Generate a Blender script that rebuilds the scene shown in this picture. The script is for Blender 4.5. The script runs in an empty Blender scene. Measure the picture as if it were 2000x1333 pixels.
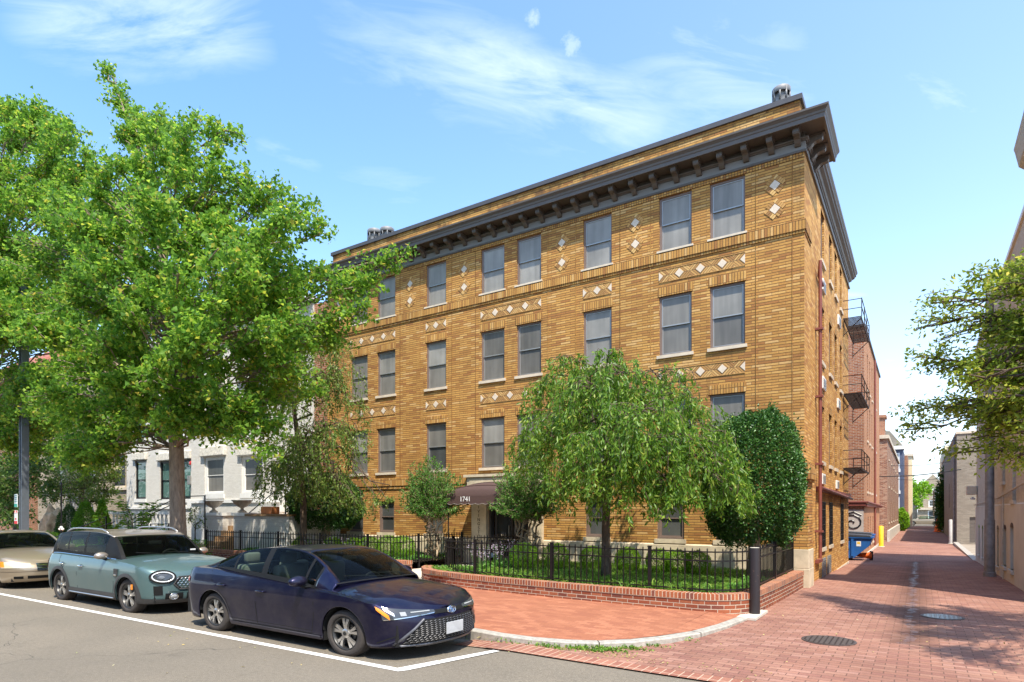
import bpy, bmesh, math, random
import numpy as np
from mathutils import Vector, Matrix
R = math.radians
SC = bpy.context.scene
COL = SC.collection
random.seed(7)
rng = np.random.default_rng(11)

# ---------------------------------------------------------------- helpers
class MB:
    """collects faces, links them as one mesh object"""
    def __init__(s):
        s.v = []; s.f = []; s.m = []; s.uv = []; s.sm = []; s.cur = 0; s.smooth = False
    def vert(s, p): s.v.append(tuple(p)); return len(s.v) - 1
    def face(s, pts, uv=None):
        i = len(s.v); s.v.extend([tuple(p) for p in pts]); s.f.append(tuple(range(i, i + len(pts))))
        s.m.append(s.cur); s.uv.append(uv); s.sm.append(s.smooth)
    def idx(s, ids, uv=None):
        s.f.append(tuple(ids)); s.m.append(s.cur); s.uv.append(uv); s.sm.append(s.smooth)
    def box(s, x0, x1, y0, y1, z0, z1, skip=''):
        a = [(x0,y0,z0),(x1,y0,z0),(x1,y1,z0),(x0,y1,z0),(x0,y0,z1),(x1,y0,z1),(x1,y1,z1),(x0,y1,z1)]
        i = len(s.v); s.v.extend(a)
        for k, q in (('b',(3,2,1,0)),('t',(4,5,6,7)),('f',(0,1,5,4)),('r',(1,2,6,5)),('k',(2,3,7,6)),('l',(3,0,4,7))):
            if k in skip: continue
            s.idx([i + j for j in q])
        return s
    def obox(s, c, ax, ay, az, hx, hy, hz):
        """oriented box: centre, unit axes, half sizes"""
        c = Vector(c); ax = Vector(ax)*hx; ay = Vector(ay)*hy; az = Vector(az)*hz
        p = [c-ax-ay-az, c+ax-ay-az, c+ax+ay-az, c-ax+ay-az, c-ax-ay+az, c+ax-ay+az, c+ax+ay+az, c-ax+ay+az]
        i = len(s.v); s.v.extend([tuple(q) for q in p])
        for q in ((3,2,1,0),(4,5,6,7),(0,1,5,4),(1,2,6,5),(2,3,7,6),(3,0,4,7)): s.idx([i+j for j in q])
        return s
    def rbox(s, x0, x1, y0, y1, z0, z1, b=.02):
        """box with chamfered edges"""
        bm = bmesh.new(); bmesh.ops.create_cube(bm, size=1)
        for v in bm.verts:
            v.co = Vector(((x0+x1)/2 + v.co.x*(x1-x0), (y0+y1)/2 + v.co.y*(y1-y0), (z0+z1)/2 + v.co.z*(z1-z0)))
        bmesh.ops.bevel(bm, geom=bm.edges[:], offset=b, segments=2, affect='EDGES', profile=.5)
        s.add_bm(bm); return s
    def add_bm(s, bm, M=None):
        bm.verts.ensure_lookup_table(); i = len(s.v)
        for v in bm.verts: s.v.append(tuple(M @ v.co) if M else tuple(v.co))
        for f in bm.faces: s.idx([i + v.index for v in f.verts])
        bm.free()
    def prism(s, poly, z0, z1, cap=True):
        """vertical prism of a plan polygon (ccw)"""
        n = len(poly); i = len(s.v)
        s.v.extend([(x, y, z0) for x, y in poly]); s.v.extend([(x, y, z1) for x, y in poly])
        for k in range(n): s.idx([i+k, i+(k+1) % n, i+n+(k+1) % n, i+n+k])
        if cap: s.idx([i+n+k for k in range(n)]); s.idx([i+k for k in range(n)][::-1])
        return s
    def extr(s, poly, o, u, w, d, L):
        """polygon in plane (u,w) at o extruded along d by L"""
        o, u, w, d = Vector(o), Vector(u), Vector(w), Vector(d)
        n = len(poly); i = len(s.v)
        a = [o + u*p[0] + w*p[1] for p in poly]; s.v.extend([tuple(p) for p in a]); s.v.extend([tuple(p + d*L) for p in a])
        for k in range(n): s.idx([i+k, i+(k+1) % n, i+n+(k+1) % n, i+n+k])
        s.idx([i+n+k for k in range(n)]); s.idx([i+k for k in range(n)][::-1]); return s
    def tube(s, pts, r, n=8, cap=True):
        pts = [Vector(p) for p in pts]; rs = r if hasattr(r, '__len__') else [r]*len(pts)
        i0 = len(s.v); up = None
        for k, p in enumerate(pts):
            t = (pts[min(k+1, len(pts)-1)] - pts[max(k-1, 0)])
            t = t.normalized() if t.length > 1e-9 else Vector((0,0,1))
            if up is None:
                up = Vector((1,0,0)) if abs(t.z) > .9 else Vector((0,0,1))
            a = t.cross(up).normalized(); b = a.cross(t).normalized(); up = b
            for j in range(n):
                th = 2*math.pi*j/n; q = p + (a*math.cos(th) + b*math.sin(th))*rs[k]; s.v.append(tuple(q))
        for k in range(len(pts)-1):
            for j in range(n):
                s.idx([i0+k*n+j, i0+k*n+(j+1) % n, i0+(k+1)*n+(j+1) % n, i0+(k+1)*n+j])
        if cap:
            s.idx([i0+j for j in range(n)][::-1]); s.idx([i0+(len(pts)-1)*n+j for j in range(n)])
        return s
    def lathe(s, prof, c=(0,0,0), n=24, axis='z'):
        """profile (r,h) revolved"""
        i0 = len(s.v)
        for r, h in prof:
            for j in range(n):
                th = 2*math.pi*j/n; a, b = r*math.cos(th), r*math.sin(th)
                if axis == 'z': s.v.append((c[0]+a, c[1]+b, c[2]+h))
                elif axis == 'y': s.v.append((c[0]+a, c[1]+h, c[2]+b))
                else: s.v.append((c[0]+h, c[1]+a, c[2]+b))
        for k in range(len(prof)-1):
            for j in range(n):
                s.idx([i0+k*n+j, i0+k*n+(j+1) % n, i0+(k+1)*n+(j+1) % n, i0+(k+1)*n+j])
        return s
    def grid(s, P, uvf=None):
        """P rows x cols of points"""
        nr, nc = len(P), len(P[0]); i0 = len(s.v)
        for row in P: s.v.extend([tuple(p) for p in row])
        for a in range(nr-1):
            for b in range(nc-1):
                s.idx([i0+a*nc+b, i0+a*nc+b+1, i0+(a+1)*nc+b+1, i0+(a+1)*nc+b])
        return s
    def build(s, name, mat=None, parent=None, smooth=False, angle=None, recalc=False):
        me = bpy.data.meshes.new(name); me.from_pydata(s.v, [], s.f)
        mats = mat if isinstance(mat, (list, tuple)) else [mat]
        for m in mats: me.materials.append(m)
        if len(mats) > 1: me.polygons.foreach_set('material_index', s.m)
        if any(u is not None for u in s.uv):
            ul = me.uv_layers.new(name='UVMap'); k = 0
            for f, u in zip(s.f, s.uv):
                for j in range(len(f)):
                    if u is not None: ul.data[k].uv = u[j]
                    k += 1
        if smooth or any(s.sm):
            me.polygons.foreach_set('use_smooth', [True]*len(s.f) if smooth else s.sm)
        me.update()
        if recalc or angle:
            bm = bmesh.new(); bm.from_mesh(me)
            if recalc: bmesh.ops.remove_doubles(bm, verts=bm.verts, dist=1e-5); bmesh.ops.recalc_face_normals(bm, faces=bm.faces)
            if angle:
                for e in bm.edges:
                    if len(e.link_faces) == 2 and e.calc_face_angle(0) > R(angle): e.smooth = False
                for f in bm.faces: f.smooth = True
            bm.to_mesh(me); bm.free()
        o = bpy.data.objects.new(name, me); COL.objects.link(o)
        if parent: o.parent = parent
        return o

def tag(o, label=None, cat=None, group=None, kind=None):
    if label: o['label'] = label
    if cat: o['category'] = cat
    if group: o['group'] = group
    if kind: o['kind'] = kind
    return o
def thing(name, label, cat, loc=(0,0,0), rz=0, group=None):
    o = bpy.data.objects.new(name, None); COL.objects.link(o); o.empty_display_size = .2
    o.location = loc; o.rotation_euler = (0, 0, rz)
    return tag(o, label, cat, group)
def keep(parent):
    """children were modelled in world space: shift them so that they stay put under a moved empty"""
    bpy.context.view_layer.update()
    for c in parent.children: c.matrix_parent_inverse = parent.matrix_world.inverted()
def copy_tree(o, parent=None):
    c = o.copy(); COL.objects.link(c); c.parent = parent
    if parent is not None: c.matrix_parent_inverse = o.matrix_parent_inverse.copy()
    for ch in [x for x in SC.objects if x.parent == o]: copy_tree(ch, c)
    return c
def text_bm(body, size, depth=.006, font=None, spacing=1.0):
    cu = bpy.data.curves.new('t', 'FONT'); cu.body = body; cu.size = size; cu.extrude = depth/2
    cu.align_x = 'CENTER'; cu.align_y = 'CENTER'; cu.space_line = spacing; cu.resolution_u = 3
    o = bpy.data.objects.new('t', cu); COL.objects.link(o); bpy.context.view_layer.update()
    me = bpy.data.meshes.new_from_object(o.evaluated_get(bpy.context.evaluated_depsgraph_get()))
    bpy.data.objects.remove(o); bpy.data.curves.remove(cu)
    bm = bmesh.new(); bm.from_mesh(me); bpy.data.meshes.remove(me); return bm
def basis(o, x, y, z):
    M = Matrix.Identity(4)
    for i, a in enumerate((x, y, z)):
        for k in range(3): M[k][i] = a[k]
    for k in range(3): M[k][3] = o[k]
    return M

# ---------------------------------------------------------------- materials
class NT:
    def __init__(s, name):
        s.m = bpy.data.materials.new(name); s.m.use_nodes = True; s.t = s.m.node_tree
        s.b = s.t.nodes['Principled BSDF']; s.out = s.t.nodes['Material Output']
    def n(s, typ, **k):
        nd = s.t.nodes.new(typ)
        for a, b in k.items(): setattr(nd, a, b)
        return nd
    def l(s, a, b): s.t.links.new(a, b)
    def val(s, sock, v):
        if isinstance(v, bpy.types.NodeSocket): s.l(v, sock)
        else: sock.default_value = v
    def math(s, op, a, b=0.0, c=None, clamp=False):
        nd = s.n('ShaderNodeMath', operation=op, use_clamp=clamp); s.val(nd.inputs[0], a); s.val(nd.inputs[1], b)
        if c is not None: s.val(nd.inputs[2], c)
        return nd.outputs[0]
    def mix(s, f, a, b, blend='MIX'):
        nd = s.n('ShaderNodeMix', data_type='RGBA', blend_type=blend)
        s.val(nd.inputs[0], f)
        s.val(nd.inputs[6], a if isinstance(a, bpy.types.NodeSocket) else (*a, 1)[:4])
        s.val(nd.inputs[7], b if isinstance(b, bpy.types.NodeSocket) else (*b, 1)[:4]); return nd.outputs[2]
    def ramp(s, f, stops, interp='LINEAR'):
        nd = s.n('ShaderNodeValToRGB'); cr = nd.color_ramp; cr.interpolation = interp
        while len(cr.elements) < len(stops): cr.elements.new(.5)
        for e, (p, c) in zip(cr.elements, stops): e.position = p; e.color = (*c, 1) if len(c) == 3 else c
        s.val(nd.inputs[0], f); return nd.outputs[0]
    def noise(s, vec, scale, detail=4, rough=.55, dim='3D'):
        nd = s.n('ShaderNodeTexNoise', noise_dimensions=dim); nd.inputs['Scale'].default_value = scale
        nd.inputs['Detail'].default_value = detail; nd.inputs['Roughness'].default_value = rough
        if vec is not None: s.l(vec, nd.inputs['Vector'])
        return nd.outputs[0]
    def pos(s): return s.n('ShaderNodeNewGeometry').outputs['Position']
    def obj(s): return s.n('ShaderNodeTexCoord').outputs['Object']
    def bump(s, h, strength=.5, dist=.02):
        nd = s.n('ShaderNodeBump'); nd.inputs['Strength'].default_value = strength; nd.inputs['Distance'].default_value = dist
        s.val(nd.inputs['Height'], h); s.l(nd.outputs[0], s.b.inputs['Normal']); return nd.outputs[0]
    def set(s, **k):
        for a, v in k.items():
            s.val(s.b.inputs[a.replace('_', ' ')], v if not (isinstance(v, tuple) and len(v) == 3) else (*v, 1))
        return s
MATS = {}
def plain(name, col, rough=.6, metal=0., var=.12, scale=6., bump=0., coat=0., bscale=None):
    if name in MATS: return MATS[name]
    t = NT(name); p = t.obj()
    n = t.noise(p, scale, 5, .6)
    c = t.mix(t.ramp(n, [(.3, (0,0,0)), (.7, (1,1,1))]), tuple(x*(1-var) for x in col), tuple(min(1, x*(1+var)) for x in col))
    t.set(Base_Color=c, Roughness=rough, Metallic=metal)
    if coat: t.b.inputs['Coat Weight'].default_value = coat; t.b.inputs['Coat Roughness'].default_value = .04
    if bump: t.bump(t.noise(p, bscale or scale*6, 4), bump, .01)
    MATS[name] = t.m; return t.m

def brick(name, w, h, mort, cols, mcol, rough=.85, bump=.6, off=.5, coords='wall', big=.25, dirt=None, swap=False, bd=.01, extra=None, mnoise=0., headk=1., bedk=1.):
    """running-bond masonry from world position; every brick gets its own colour"""
    t = NT(name); g = t.n('ShaderNodeNewGeometry'); P = g.outputs['Position']
    sp = t.n('ShaderNodeSeparateXYZ'); t.l(P, sp.inputs[0])
    if coords == 'uv':
        uvn = t.n('ShaderNodeTexCoord').outputs['UV']; s2 = t.n('ShaderNodeSeparateXYZ'); t.l(uvn, s2.inputs[0])
        u, v = s2.outputs[0], s2.outputs[1]
    elif coords == 'ground':
        u, v = sp.outputs[0], sp.outputs[1]
    else:
        sn = t.n('ShaderNodeSeparateXYZ'); t.l(g.outputs['True Normal'], sn.inputs[0])
        sx = t.math('GREATER_THAN', t.math('ABSOLUTE', sn.outputs[0]), .72)
        sz = t.math('GREATER_THAN', t.math('ABSOLUTE', sn.outputs[2]), .72)
        u = t.math('ADD', t.math('MULTIPLY', sp.outputs[0], t.math('SUBTRACT', 1., sx)), t.math('MULTIPLY', sp.outputs[1], sx))
        v = t.math('ADD', t.math('MULTIPLY', sp.outputs[2], t.math('SUBTRACT', 1., sz)), t.math('MULTIPLY', sp.outputs[1], sz))
    if swap: u, v = v, u
    vr = t.math('DIVIDE', v, h); iv = t.math('FLOOR', vr); fv = t.math('FRACT', vr)
    ur = t.math('ADD', t.math('DIVIDE', u, w), t.math('MULTIPLY', t.math('FLOORED_MODULO', iv, 2.), off))
    iu = t.math('FLOOR', ur); fu = t.math('FRACT', ur)
    cb = t.n('ShaderNodeCombineXYZ'); t.l(iu, cb.inputs[0]); t.l(iv, cb.inputs[1])
    wn = t.n('ShaderNodeTexWhiteNoise', noise_dimensions='2D'); t.l(cb.outputs[0], wn.inputs['Vector'])
    n = len(cols); col = t.ramp(wn.outputs[0], [((i+.0)/n, c) for i, c in enumerate(cols)], 'CONSTANT')
    fine = t.noise(P, 55, 3); bigN = t.noise(P, .55, 4, .6)
    col = t.mix(.35, col, t.ramp(fine, [(.25, (.25,.25,.25)), (.75, (1,1,1))]), 'MULTIPLY')
    col = t.mix(1., col, t.ramp(bigN, [(.3, (1-big,)*3), (.7, (1,1,1))]), 'MULTIPLY')
    du = t.math('MULTIPLY', t.math('MINIMUM', fu, t.math('SUBTRACT', 1., fu)), w)
    dv = t.math('MULTIPLY', t.math('MINIMUM', fv, t.math('SUBTRACT', 1., fv)), h)
    d = t.math('MINIMUM', t.math('MULTIPLY', du, headk), t.math('MULTIPLY', dv, bedk))
    if mnoise: d = t.math('ADD', d, t.math('MULTIPLY', t.math('SUBTRACT', t.noise(P, 18, 2), .5), mnoise))
    mr = t.n('ShaderNodeMapRange', interpolation_type='SMOOTHSTEP'); t.l(d, mr.inputs[0])
    mr.inputs[1].default_value = mort*.35; mr.inputs[2].default_value = mort*.75
    mask = mr.outputs[0]
    col = t.mix(mask, mcol, col)
    if dirt: col = dirt(t, col, P, sp)
    ro = rough
    if extra: col, ro = extra(t, col, P, sp, rough)
    t.set(Base_Color=col, Roughness=ro)
    t.b.inputs['Specular IOR Level'].default_value = .3
    hgt = t.math('ADD', t.math('MULTIPLY', mask, .8), t.math('ADD', t.math('MULTIPLY', wn.outputs[0], .25), t.math('MULTIPLY', fine, .25)))
    t.bump(hgt, bump, bd)
    MATS[name] = t.m; return t.m

def roof_dirt(t, col, P, sp):
    # soot streaks where rain runs off the coping and the belts
    n = t.noise(P, 1.6, 5, .7)
    zz = sp.outputs[2]
    k = t.math('MULTIPLY', t.math('GREATER_THAN', zz, 10.5), t.ramp(n, [(.5, (0,0,0)), (.62, (1,1,1))]))
    mp_ = t.n('ShaderNodeMapping'); t.l(P, mp_.inputs[0]); mp_.inputs['Scale'].default_value = (3.2, 3.2, .35)
    k2 = t.math('MAXIMUM', t.ramp(t.noise(P, .9, 6, .7), [(.60, (0,0,0)), (.74, (.5,.5,.5))]), t.ramp(t.noise(mp_.outputs[0], 1., 5, .65), [(.60, (0,0,0)), (.78, (.55,.55,.55))]))
    f = t.math('MAXIMUM', t.math('MULTIPLY', k, .75), k2)
    return t.mix(f, col, (.1, .055, .025))

OC = [(.66,.37,.095),(.54,.28,.07),(.70,.42,.125),(.60,.33,.085),(.50,.25,.065),(.74,.47,.17),(.57,.31,.078),(.64,.35,.09),(.49,.25,.065),(.63,.36,.095),(.43,.20,.058)]
OC = [(a, b*.955, c) for a, b, c in OC]
M_OCHRE = brick('ochre_brick', .305, .066, .0125, OC, (.15,.08,.032), dirt=roof_dirt, bump=.4, bd=.008, headk=1.7, bedk=.8)
M_OCHRE_SUNLIT = brick('ochre_brick_sunlit_side', .305, .066, .0125, [tuple(x*1.12 for x in c) for c in OC], (.30,.17,.065), bump=.08, bd=.005, headk=1.5, bedk=1., big=.12)  # same ochre brick lightened: the alley wall's sunlit look is in the colour
M_SOLDIER = brick('ochre_soldier', .068, .215, .012, OC, (.11,.062,.028), off=0., bump=.7, dirt=roof_dirt)
RED = [(.42,.15,.07),(.36,.12,.055),(.47,.19,.09),(.33,.105,.05),(.45,.17,.08)]
M_RED = brick('red_brick', .215, .075, .014, RED, (.42,.36,.28), bump=.5)
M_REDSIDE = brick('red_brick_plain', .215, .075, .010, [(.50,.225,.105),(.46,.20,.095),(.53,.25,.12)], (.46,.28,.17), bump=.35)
M_RED2 = brick('mottled_red_brick', .215, .075, .014, [(.37,.15,.08),(.25,.085,.05),(.47,.22,.13),(.31,.12,.065),(.5,.29,.19)], (.42,.34,.26), bump=.5)
M_GARDEN = brick('garden_wall_brick', .205, .068, .011, [(.34,.095,.045),(.28,.075,.035),(.40,.13,.06),(.31,.085,.04),(.22,.07,.045)], (.46,.38,.29), coords='uv', bump=.6, mnoise=.006)
M_ROWLOCK = brick('garden_rowlock', .066, .5, .012, [(.42,.125,.055),(.36,.10,.045),(.47,.16,.07),(.26,.09,.06),(.44,.14,.06)], (.58,.47,.34), coords='uv', off=0, bump=.6, mnoise=.005)
M_WHITEBRICK = brick('white_painted_brick', .215, .07, .008, [(.80,.77,.71),(.77,.74,.68),(.82,.79,.73)], (.58,.55,.50), bump=.5, big=.1)
M_WHITEWASH = brick('whitewashed_brick', .215, .07, .008, [(.66,.60,.49),(.62,.565,.455),(.69,.63,.52)], (.50,.45,.36), bump=.7, big=.15)
M_TANBRICK = brick('tan_brick', .3, .066, .012, [(.52,.43,.31),(.46,.37,.26),(.57,.48,.36)], (.22,.17,.12), bump=.5)
M_GREYBRICK = brick('grey_painted_brick', .215, .07, .008, [(.33,.285,.225),(.30,.26,.205),(.36,.315,.25)], (.19,.16,.13), bump=.6, big=.15)
M_CREAM = plain('cream_render', (.72,.62,.42), .8, bump=.2)
M_GREYRENDER = plain('grey_parged_wall', (.57,.54,.46), .85, var=.1, scale=1.2, bump=.3)
M_STONE = plain('limestone', (.56,.47,.33), .85, var=.22, scale=3, bump=.35)
M_SILL = plain('pale_stone_sill', (.60,.51,.39), .8, var=.12, scale=5, bump=.2)
M_CORNICE = plain('grey_brown_cornice_paint', (.105,.090,.078), .5, var=.12, scale=2)
M_FRIEZE = plain('grey_frieze_paint', (.20,.19,.175), .55, var=.08, scale=2)
M_FRAME = plain('brown_window_frame', (.19,.135,.11), .5, var=.08)
M_ALU = plain('grey_aluminium', (.36,.36,.35), .4, .5, var=.05)
M_WHITE = plain('white_paint', (.78,.77,.74), .5, var=.05)
M_DIAMOND = plain('cream_tile', (.64,.54,.42), .6, var=.08)
M_COPING = plain('dark_metal_coping', (.085,.08,.08), .45, .3)
M_BLACK = plain('black_iron', (.012,.011,.012), .38, .2, var=.2, scale=20)
M_RUST = plain('dark_fire_escape_iron', (.035,.022,.018), .6, .3, var=.3, scale=12)
M_PIPE = plain('red_brown_paint', (.20,.055,.04), .5, var=.15, scale=4)
M_GALV = plain('galvanised_steel', (.24,.24,.24), .6, .25, var=.3, scale=5)
M_TIMBER = plain('dark_interior', (.02,.02,.02), .8)
M_CONC = plain('pale_concrete', (.55,.50,.42), .9, var=.15, scale=3, bump=.3)
M_GRANITE = plain('granite_kerbstone', (.36,.335,.29), .85, var=.28, scale=14, bump=.4)
M_SOIL = plain('garden_soil', (.05,.035,.02), .95, var=.3, bump=.6)

def glass_mat(name, tint, see=.25, rough=.03, screen=False):
    """window glass: sky reflection over a dim room (or an insect screen just behind)"""
    t = NT(name); P = t.obj()
    base = t.mix(t.ramp(t.noise(P, .8, 3), [(.3,(0,0,0)),(.7,(1,1,1))]), tuple(x*.75 for x in tint), tuple(x*1.25 for x in tint))
    if screen:
        mp_ = t.n('ShaderNodeMapping'); t.l(t.pos(), mp_.inputs[0]); mp_.inputs['Scale'].default_value = (5., 5., .5)
        fold = t.noise(mp_.outputs[0], 1., 3, .5); rnd = t.n('ShaderNodeObjectInfo').outputs['Random']
        kk = t.math('ADD', t.ramp(fold, [(.38,(.84,)*3),(.62,(1.06,)*3)]), t.math('MULTIPLY', t.math('SUBTRACT', rnd, .5), .55))
        base = t.mix(1., base, kk, 'MULTIPLY')
    t.set(Base_Color=base, Roughness=rough)
    t.b.inputs['Specular IOR Level'].default_value = .8 if not screen else .5
    if screen:
        t.b.inputs['Roughness'].default_value = .42
        t.b.inputs['Coat Weight'].default_value = .12; t.b.inputs['Coat Roughness'].default_value = .05
        t.bump(t.noise(P, 3., 2), .05, .02)
    MATS[name] = t.m; return t.m
M_SCREEN = glass_mat('screened_pane', (.18,.17,.15), screen=True)
M_SCREENLIGHT = glass_mat('screened_pane_pale', (.25,.24,.215), screen=True)
M_SCREENDARK = glass_mat('screened_pane_dark', (.075,.078,.075), screen=True)
M_DARKGLASS = glass_mat('dark_pane', (.025,.03,.03))
M_GREENGLASS = glass_mat('greenish_pane', (.10,.19,.17))
M_CURTAIN = plain('curtain', (.55,.56,.52), .9, var=.1)

def wall(mb, o, u, n, U0, U1, Z0, Z1, holes, depth=.12):
    """wall rectangle with rectangular openings and reveals. o origin, u horizontal unit, n outward normal. holes (u0,u1,z0,z1)"""
    o, u, n = Vector(o), Vector(u), Vector(n)
    us = sorted({U0, U1, *[h[0] for h in holes], *[h[1] for h in holes]}); zs = sorted({Z0, Z1, *[h[2] for h in holes], *[h[3] for h in holes]})
    us = [a for a in us if U0 <= a <= U1]; zs = [a for a in zs if Z0 <= a <= Z1]
    pt = lambda a, z, d=0.: o + u*a - n*d + Vector((0,0,z))
    flip = u.cross(Vector((0,0,1))).dot(n) < 0
    F = lambda q: mb.face(q[::-1] if flip else q)
    for i in range(len(us)-1):
        # merge vertical runs
        run = None
        for j in range(len(zs)-1):
            cu, cz = (us[i]+us[i+1])/2, (zs[j]+zs[j+1])/2
            solid = not any(h[0] < cu < h[1] and h[2] < cz < h[3] for h in holes)
            if solid: run = (run[0], zs[j+1]) if run else (zs[j], zs[j+1])
            if (not solid or j == len(zs)-2) and run:
                a, b = us[i], us[i+1]; F([pt(a, run[0]), pt(b, run[0]), pt(b, run[1]), pt(a, run[1])]); run = None
    for a, b, z0, z1 in holes:
        F([pt(a, z0), pt(a, z1), pt(a, z1, depth), pt(a, z0, depth)][::-1]); F([pt(b, z0), pt(b, z1), pt(b, z1, depth), pt(b, z0, depth)])
        F([pt(a, z0), pt(b, z0), pt(b, z0, depth), pt(a, z0, depth)][::-1]); F([pt(a, z1), pt(b, z1), pt(b, z1, depth), pt(a, z1, depth)])

def window(parent, o, u, n, a, b, z0, z1, depth=.12, frame=.05, rail=None, panes=(None, None), fmat=None, sill=True, smat=None, sash=None, sillh=.08, label=None, bars=0):
    """double hung window: frame, sash, pane, sill under one 'window' part"""
    o, u, n = Vector(o), Vector(u), Vector(n); zv = Vector((0,0,1))
    fmat = fmat or M_FRAME; rail = (z0+z1)/2 if rail is None else rail; sash = sash or M_ALU
    def bar(m, ua, ub, za, zb, da, db):
        c = o + u*((ua+ub)/2) - n*((da+db)/2) + zv*((za+zb)/2)
        m.obox(c, u, n, zv, (ub-ua)/2, abs(db-da)/2, (zb-za)/2)
    d = depth
    fr = MB()
    bar(fr, a, a+frame, z0, z1, d-.07, d+.03); bar(fr, b-frame, b, z0, z1, d-.07, d+.03)
    bar(fr, a+frame, b-frame, z1-frame, z1, d-.07, d+.03); bar(fr, a+frame, b-frame, z0, z0+frame*.8, d-.07, d+.03)
    w = fr.build('window', fmat, parent)
    if label: w['label'] = label
    s = MB(); f2 = frame; t = .028
    for (za, zb, dd) in ((rail-.012, z1-frame, d-.045), (z0+frame*.8, rail+.018, d-.02)):
        bar(s, a+f2, a+f2+t, za, zb, dd, dd+.03); bar(s, b-f2-t, b-f2, za, zb, dd, dd+.03)
        bar(s, a+f2+t, b-f2-t, zb-t, zb, dd, dd+.03); bar(s, a+f2+t, b-f2-t, za, za+t, dd, dd+.03)
    s.build('sash', sash, w)
    for k, (za, zb, dd) in enumerate(((rail-.012, z1-frame, d-.03), (z0+frame*.8, rail+.018, d-.005))):
        g = MB(); bar(g, a+f2+t, b-f2-t, za+t, zb-t, dd, dd+.006)
        g.build('pane', panes[k] or M_SCREEN, w)
    if sill:
        q = MB(); bar(q, a-.05, b+.05, z0-sillh, z0, -.05, d+.02); q.build('sill', smat or M_SILL, w)
    if bars:
        q = MB()
        for i in range(bars+1):
            zz = z0 + (z1-z0)*i/bars; bar(q, a-.02, b+.02, zz-.008, zz+.008, -.03, -.015)
        k = max(3, int((b-a)/.11))
        for i in range(k+1):
            uu = a + (b-a)*i/k; bar(q, uu-.007, uu+.007, z0, z1, -.03, -.016)
        q.build('security_bars', M_BLACK, w)
    return w
# ================================================================ camera, light, sky
cam = bpy.data.cameras.new('camera'); co = bpy.data.objects.new('camera', cam); COL.objects.link(co); SC.camera = co
AZ = R(33.36)
co.location = (0, 0, 1.73); co.rotation_euler = (R(90), 0, AZ)
cam.sensor_width = 36; cam.sensor_fit = 'HORIZONTAL'; cam.lens = 36*1209/2000
cam.shift_x = 0; cam.shift_y = (999-666.5)/2000
cam.clip_end = 3000; cam.clip_start = .05
sv = Vector((.43, -.42, 1.0)).normalized()
EL = math.asin(sv.z)
sun = bpy.data.lights.new('sun', 'SUN'); so = bpy.data.objects.new('sun', sun); COL.objects.link(so)
sun.energy = 3.9; sun.angle = R(.55); sun.color = (1, .92, .78)
so.rotation_euler = sv.to_track_quat('Z', 'Y').to_euler(); so.location = (0, 0, 40)
wd = bpy.data.worlds.new('World'); SC.world = wd; wd.use_nodes = True
nt = wd.node_tree; bg = nt.nodes['Background']; bg.inputs[1].default_value = .15
sky = nt.nodes.new('ShaderNodeTexSky'); sky.sky_type = 'NISHITA'; sky.sun_disc = False
sky.sun_elevation = EL; sky.sun_rotation = math.atan2(sv.x, sv.y); sky.air_density = 1.0; sky.dust_density = .6; sky.ozone_density = 2.5; sky.altitude = 20
def wn(t, **k):
    n = nt.nodes.new(t)
    for a, b in k.items(): setattr(n, a, b)
    return n
def wm(op, a, b=0., c=None, clamp=False):
    n = wn('ShaderNodeMath', operation=op, use_clamp=clamp)
    for i, v in enumerate((a, b, c)):
        if v is None: continue
        if isinstance(v, bpy.types.NodeSocket): nt.links.new(v, n.inputs[i])
        else: n.inputs[i].default_value = v
    return n.outputs[0]
tc = wn('ShaderNodeTexCoord'); sp = wn('ShaderNodeSeparateXYZ'); nt.links.new(tc.outputs['Generated'], sp.inputs[0])
# wisps of cirrus: noise on a plane high overhead, stretched along the wind
def raydir(u, v):
    x = (u-1000)/1209; z = (999-v)/1209; return (x*math.cos(AZ)-math.sin(AZ), x*math.sin(AZ)+math.cos(AZ), z)
def dotp(v):
    n = wn('ShaderNodeVectorMath', operation='DOT_PRODUCT'); nt.links.new(tc.outputs['Generated'], n.inputs[0]); n.inputs[1].default_value = v; return n.outputs['Value']
def streak(p, q, wdt, amp, seed, fu=3., fv=13.):
    """one feathery band of cirrus lying along the great circle from p to q"""
    p, q = Vector(raydir(*p)).normalized(), Vector(raydir(*q)).normalized(); c = (p+q).normalized(); t = (q-p).normalized(); n = c.cross(t).normalized(); L = (q-p).length/2
    u_, v_ = dotp(t), dotp(n); cb = wn('ShaderNodeCombineXYZ'); nt.links.new(wm('MULTIPLY', u_, fu), cb.inputs[0]); nt.links.new(wm('MULTIPLY_ADD', v_, fv, wm('MULTIPLY', u_, 1.5)), cb.inputs[1]); cb.inputs[2].default_value = seed
    nz = wn('ShaderNodeTexNoise'); nz.inputs['Scale'].default_value = 1.6; nz.inputs['Detail'].default_value = 8; nz.inputs['Roughness'].default_value = .62; nz.inputs['Distortion'].default_value = .7; nt.links.new(cb.outputs[0], nz.inputs['Vector'])
    mu = wm('SUBTRACT', 1., wm('POWER', wm('DIVIDE', wm('ABSOLUTE', u_), L), 2.5), clamp=True); mv = wm('SUBTRACT', 1., wm('POWER', wm('DIVIDE', wm('ABSOLUTE', v_), wdt), 1.3), clamp=True)
    front = wm('GREATER_THAN', dotp(c), .2)
    k = wm('MULTIPLY', wm('MULTIPLY_ADD', nz.outputs[0], 2.6, -.75, clamp=True), wm('MULTIPLY', mu, mv)); return wm('MULTIPLY', wm('MULTIPLY', k, front), amp)
cir = None
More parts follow.
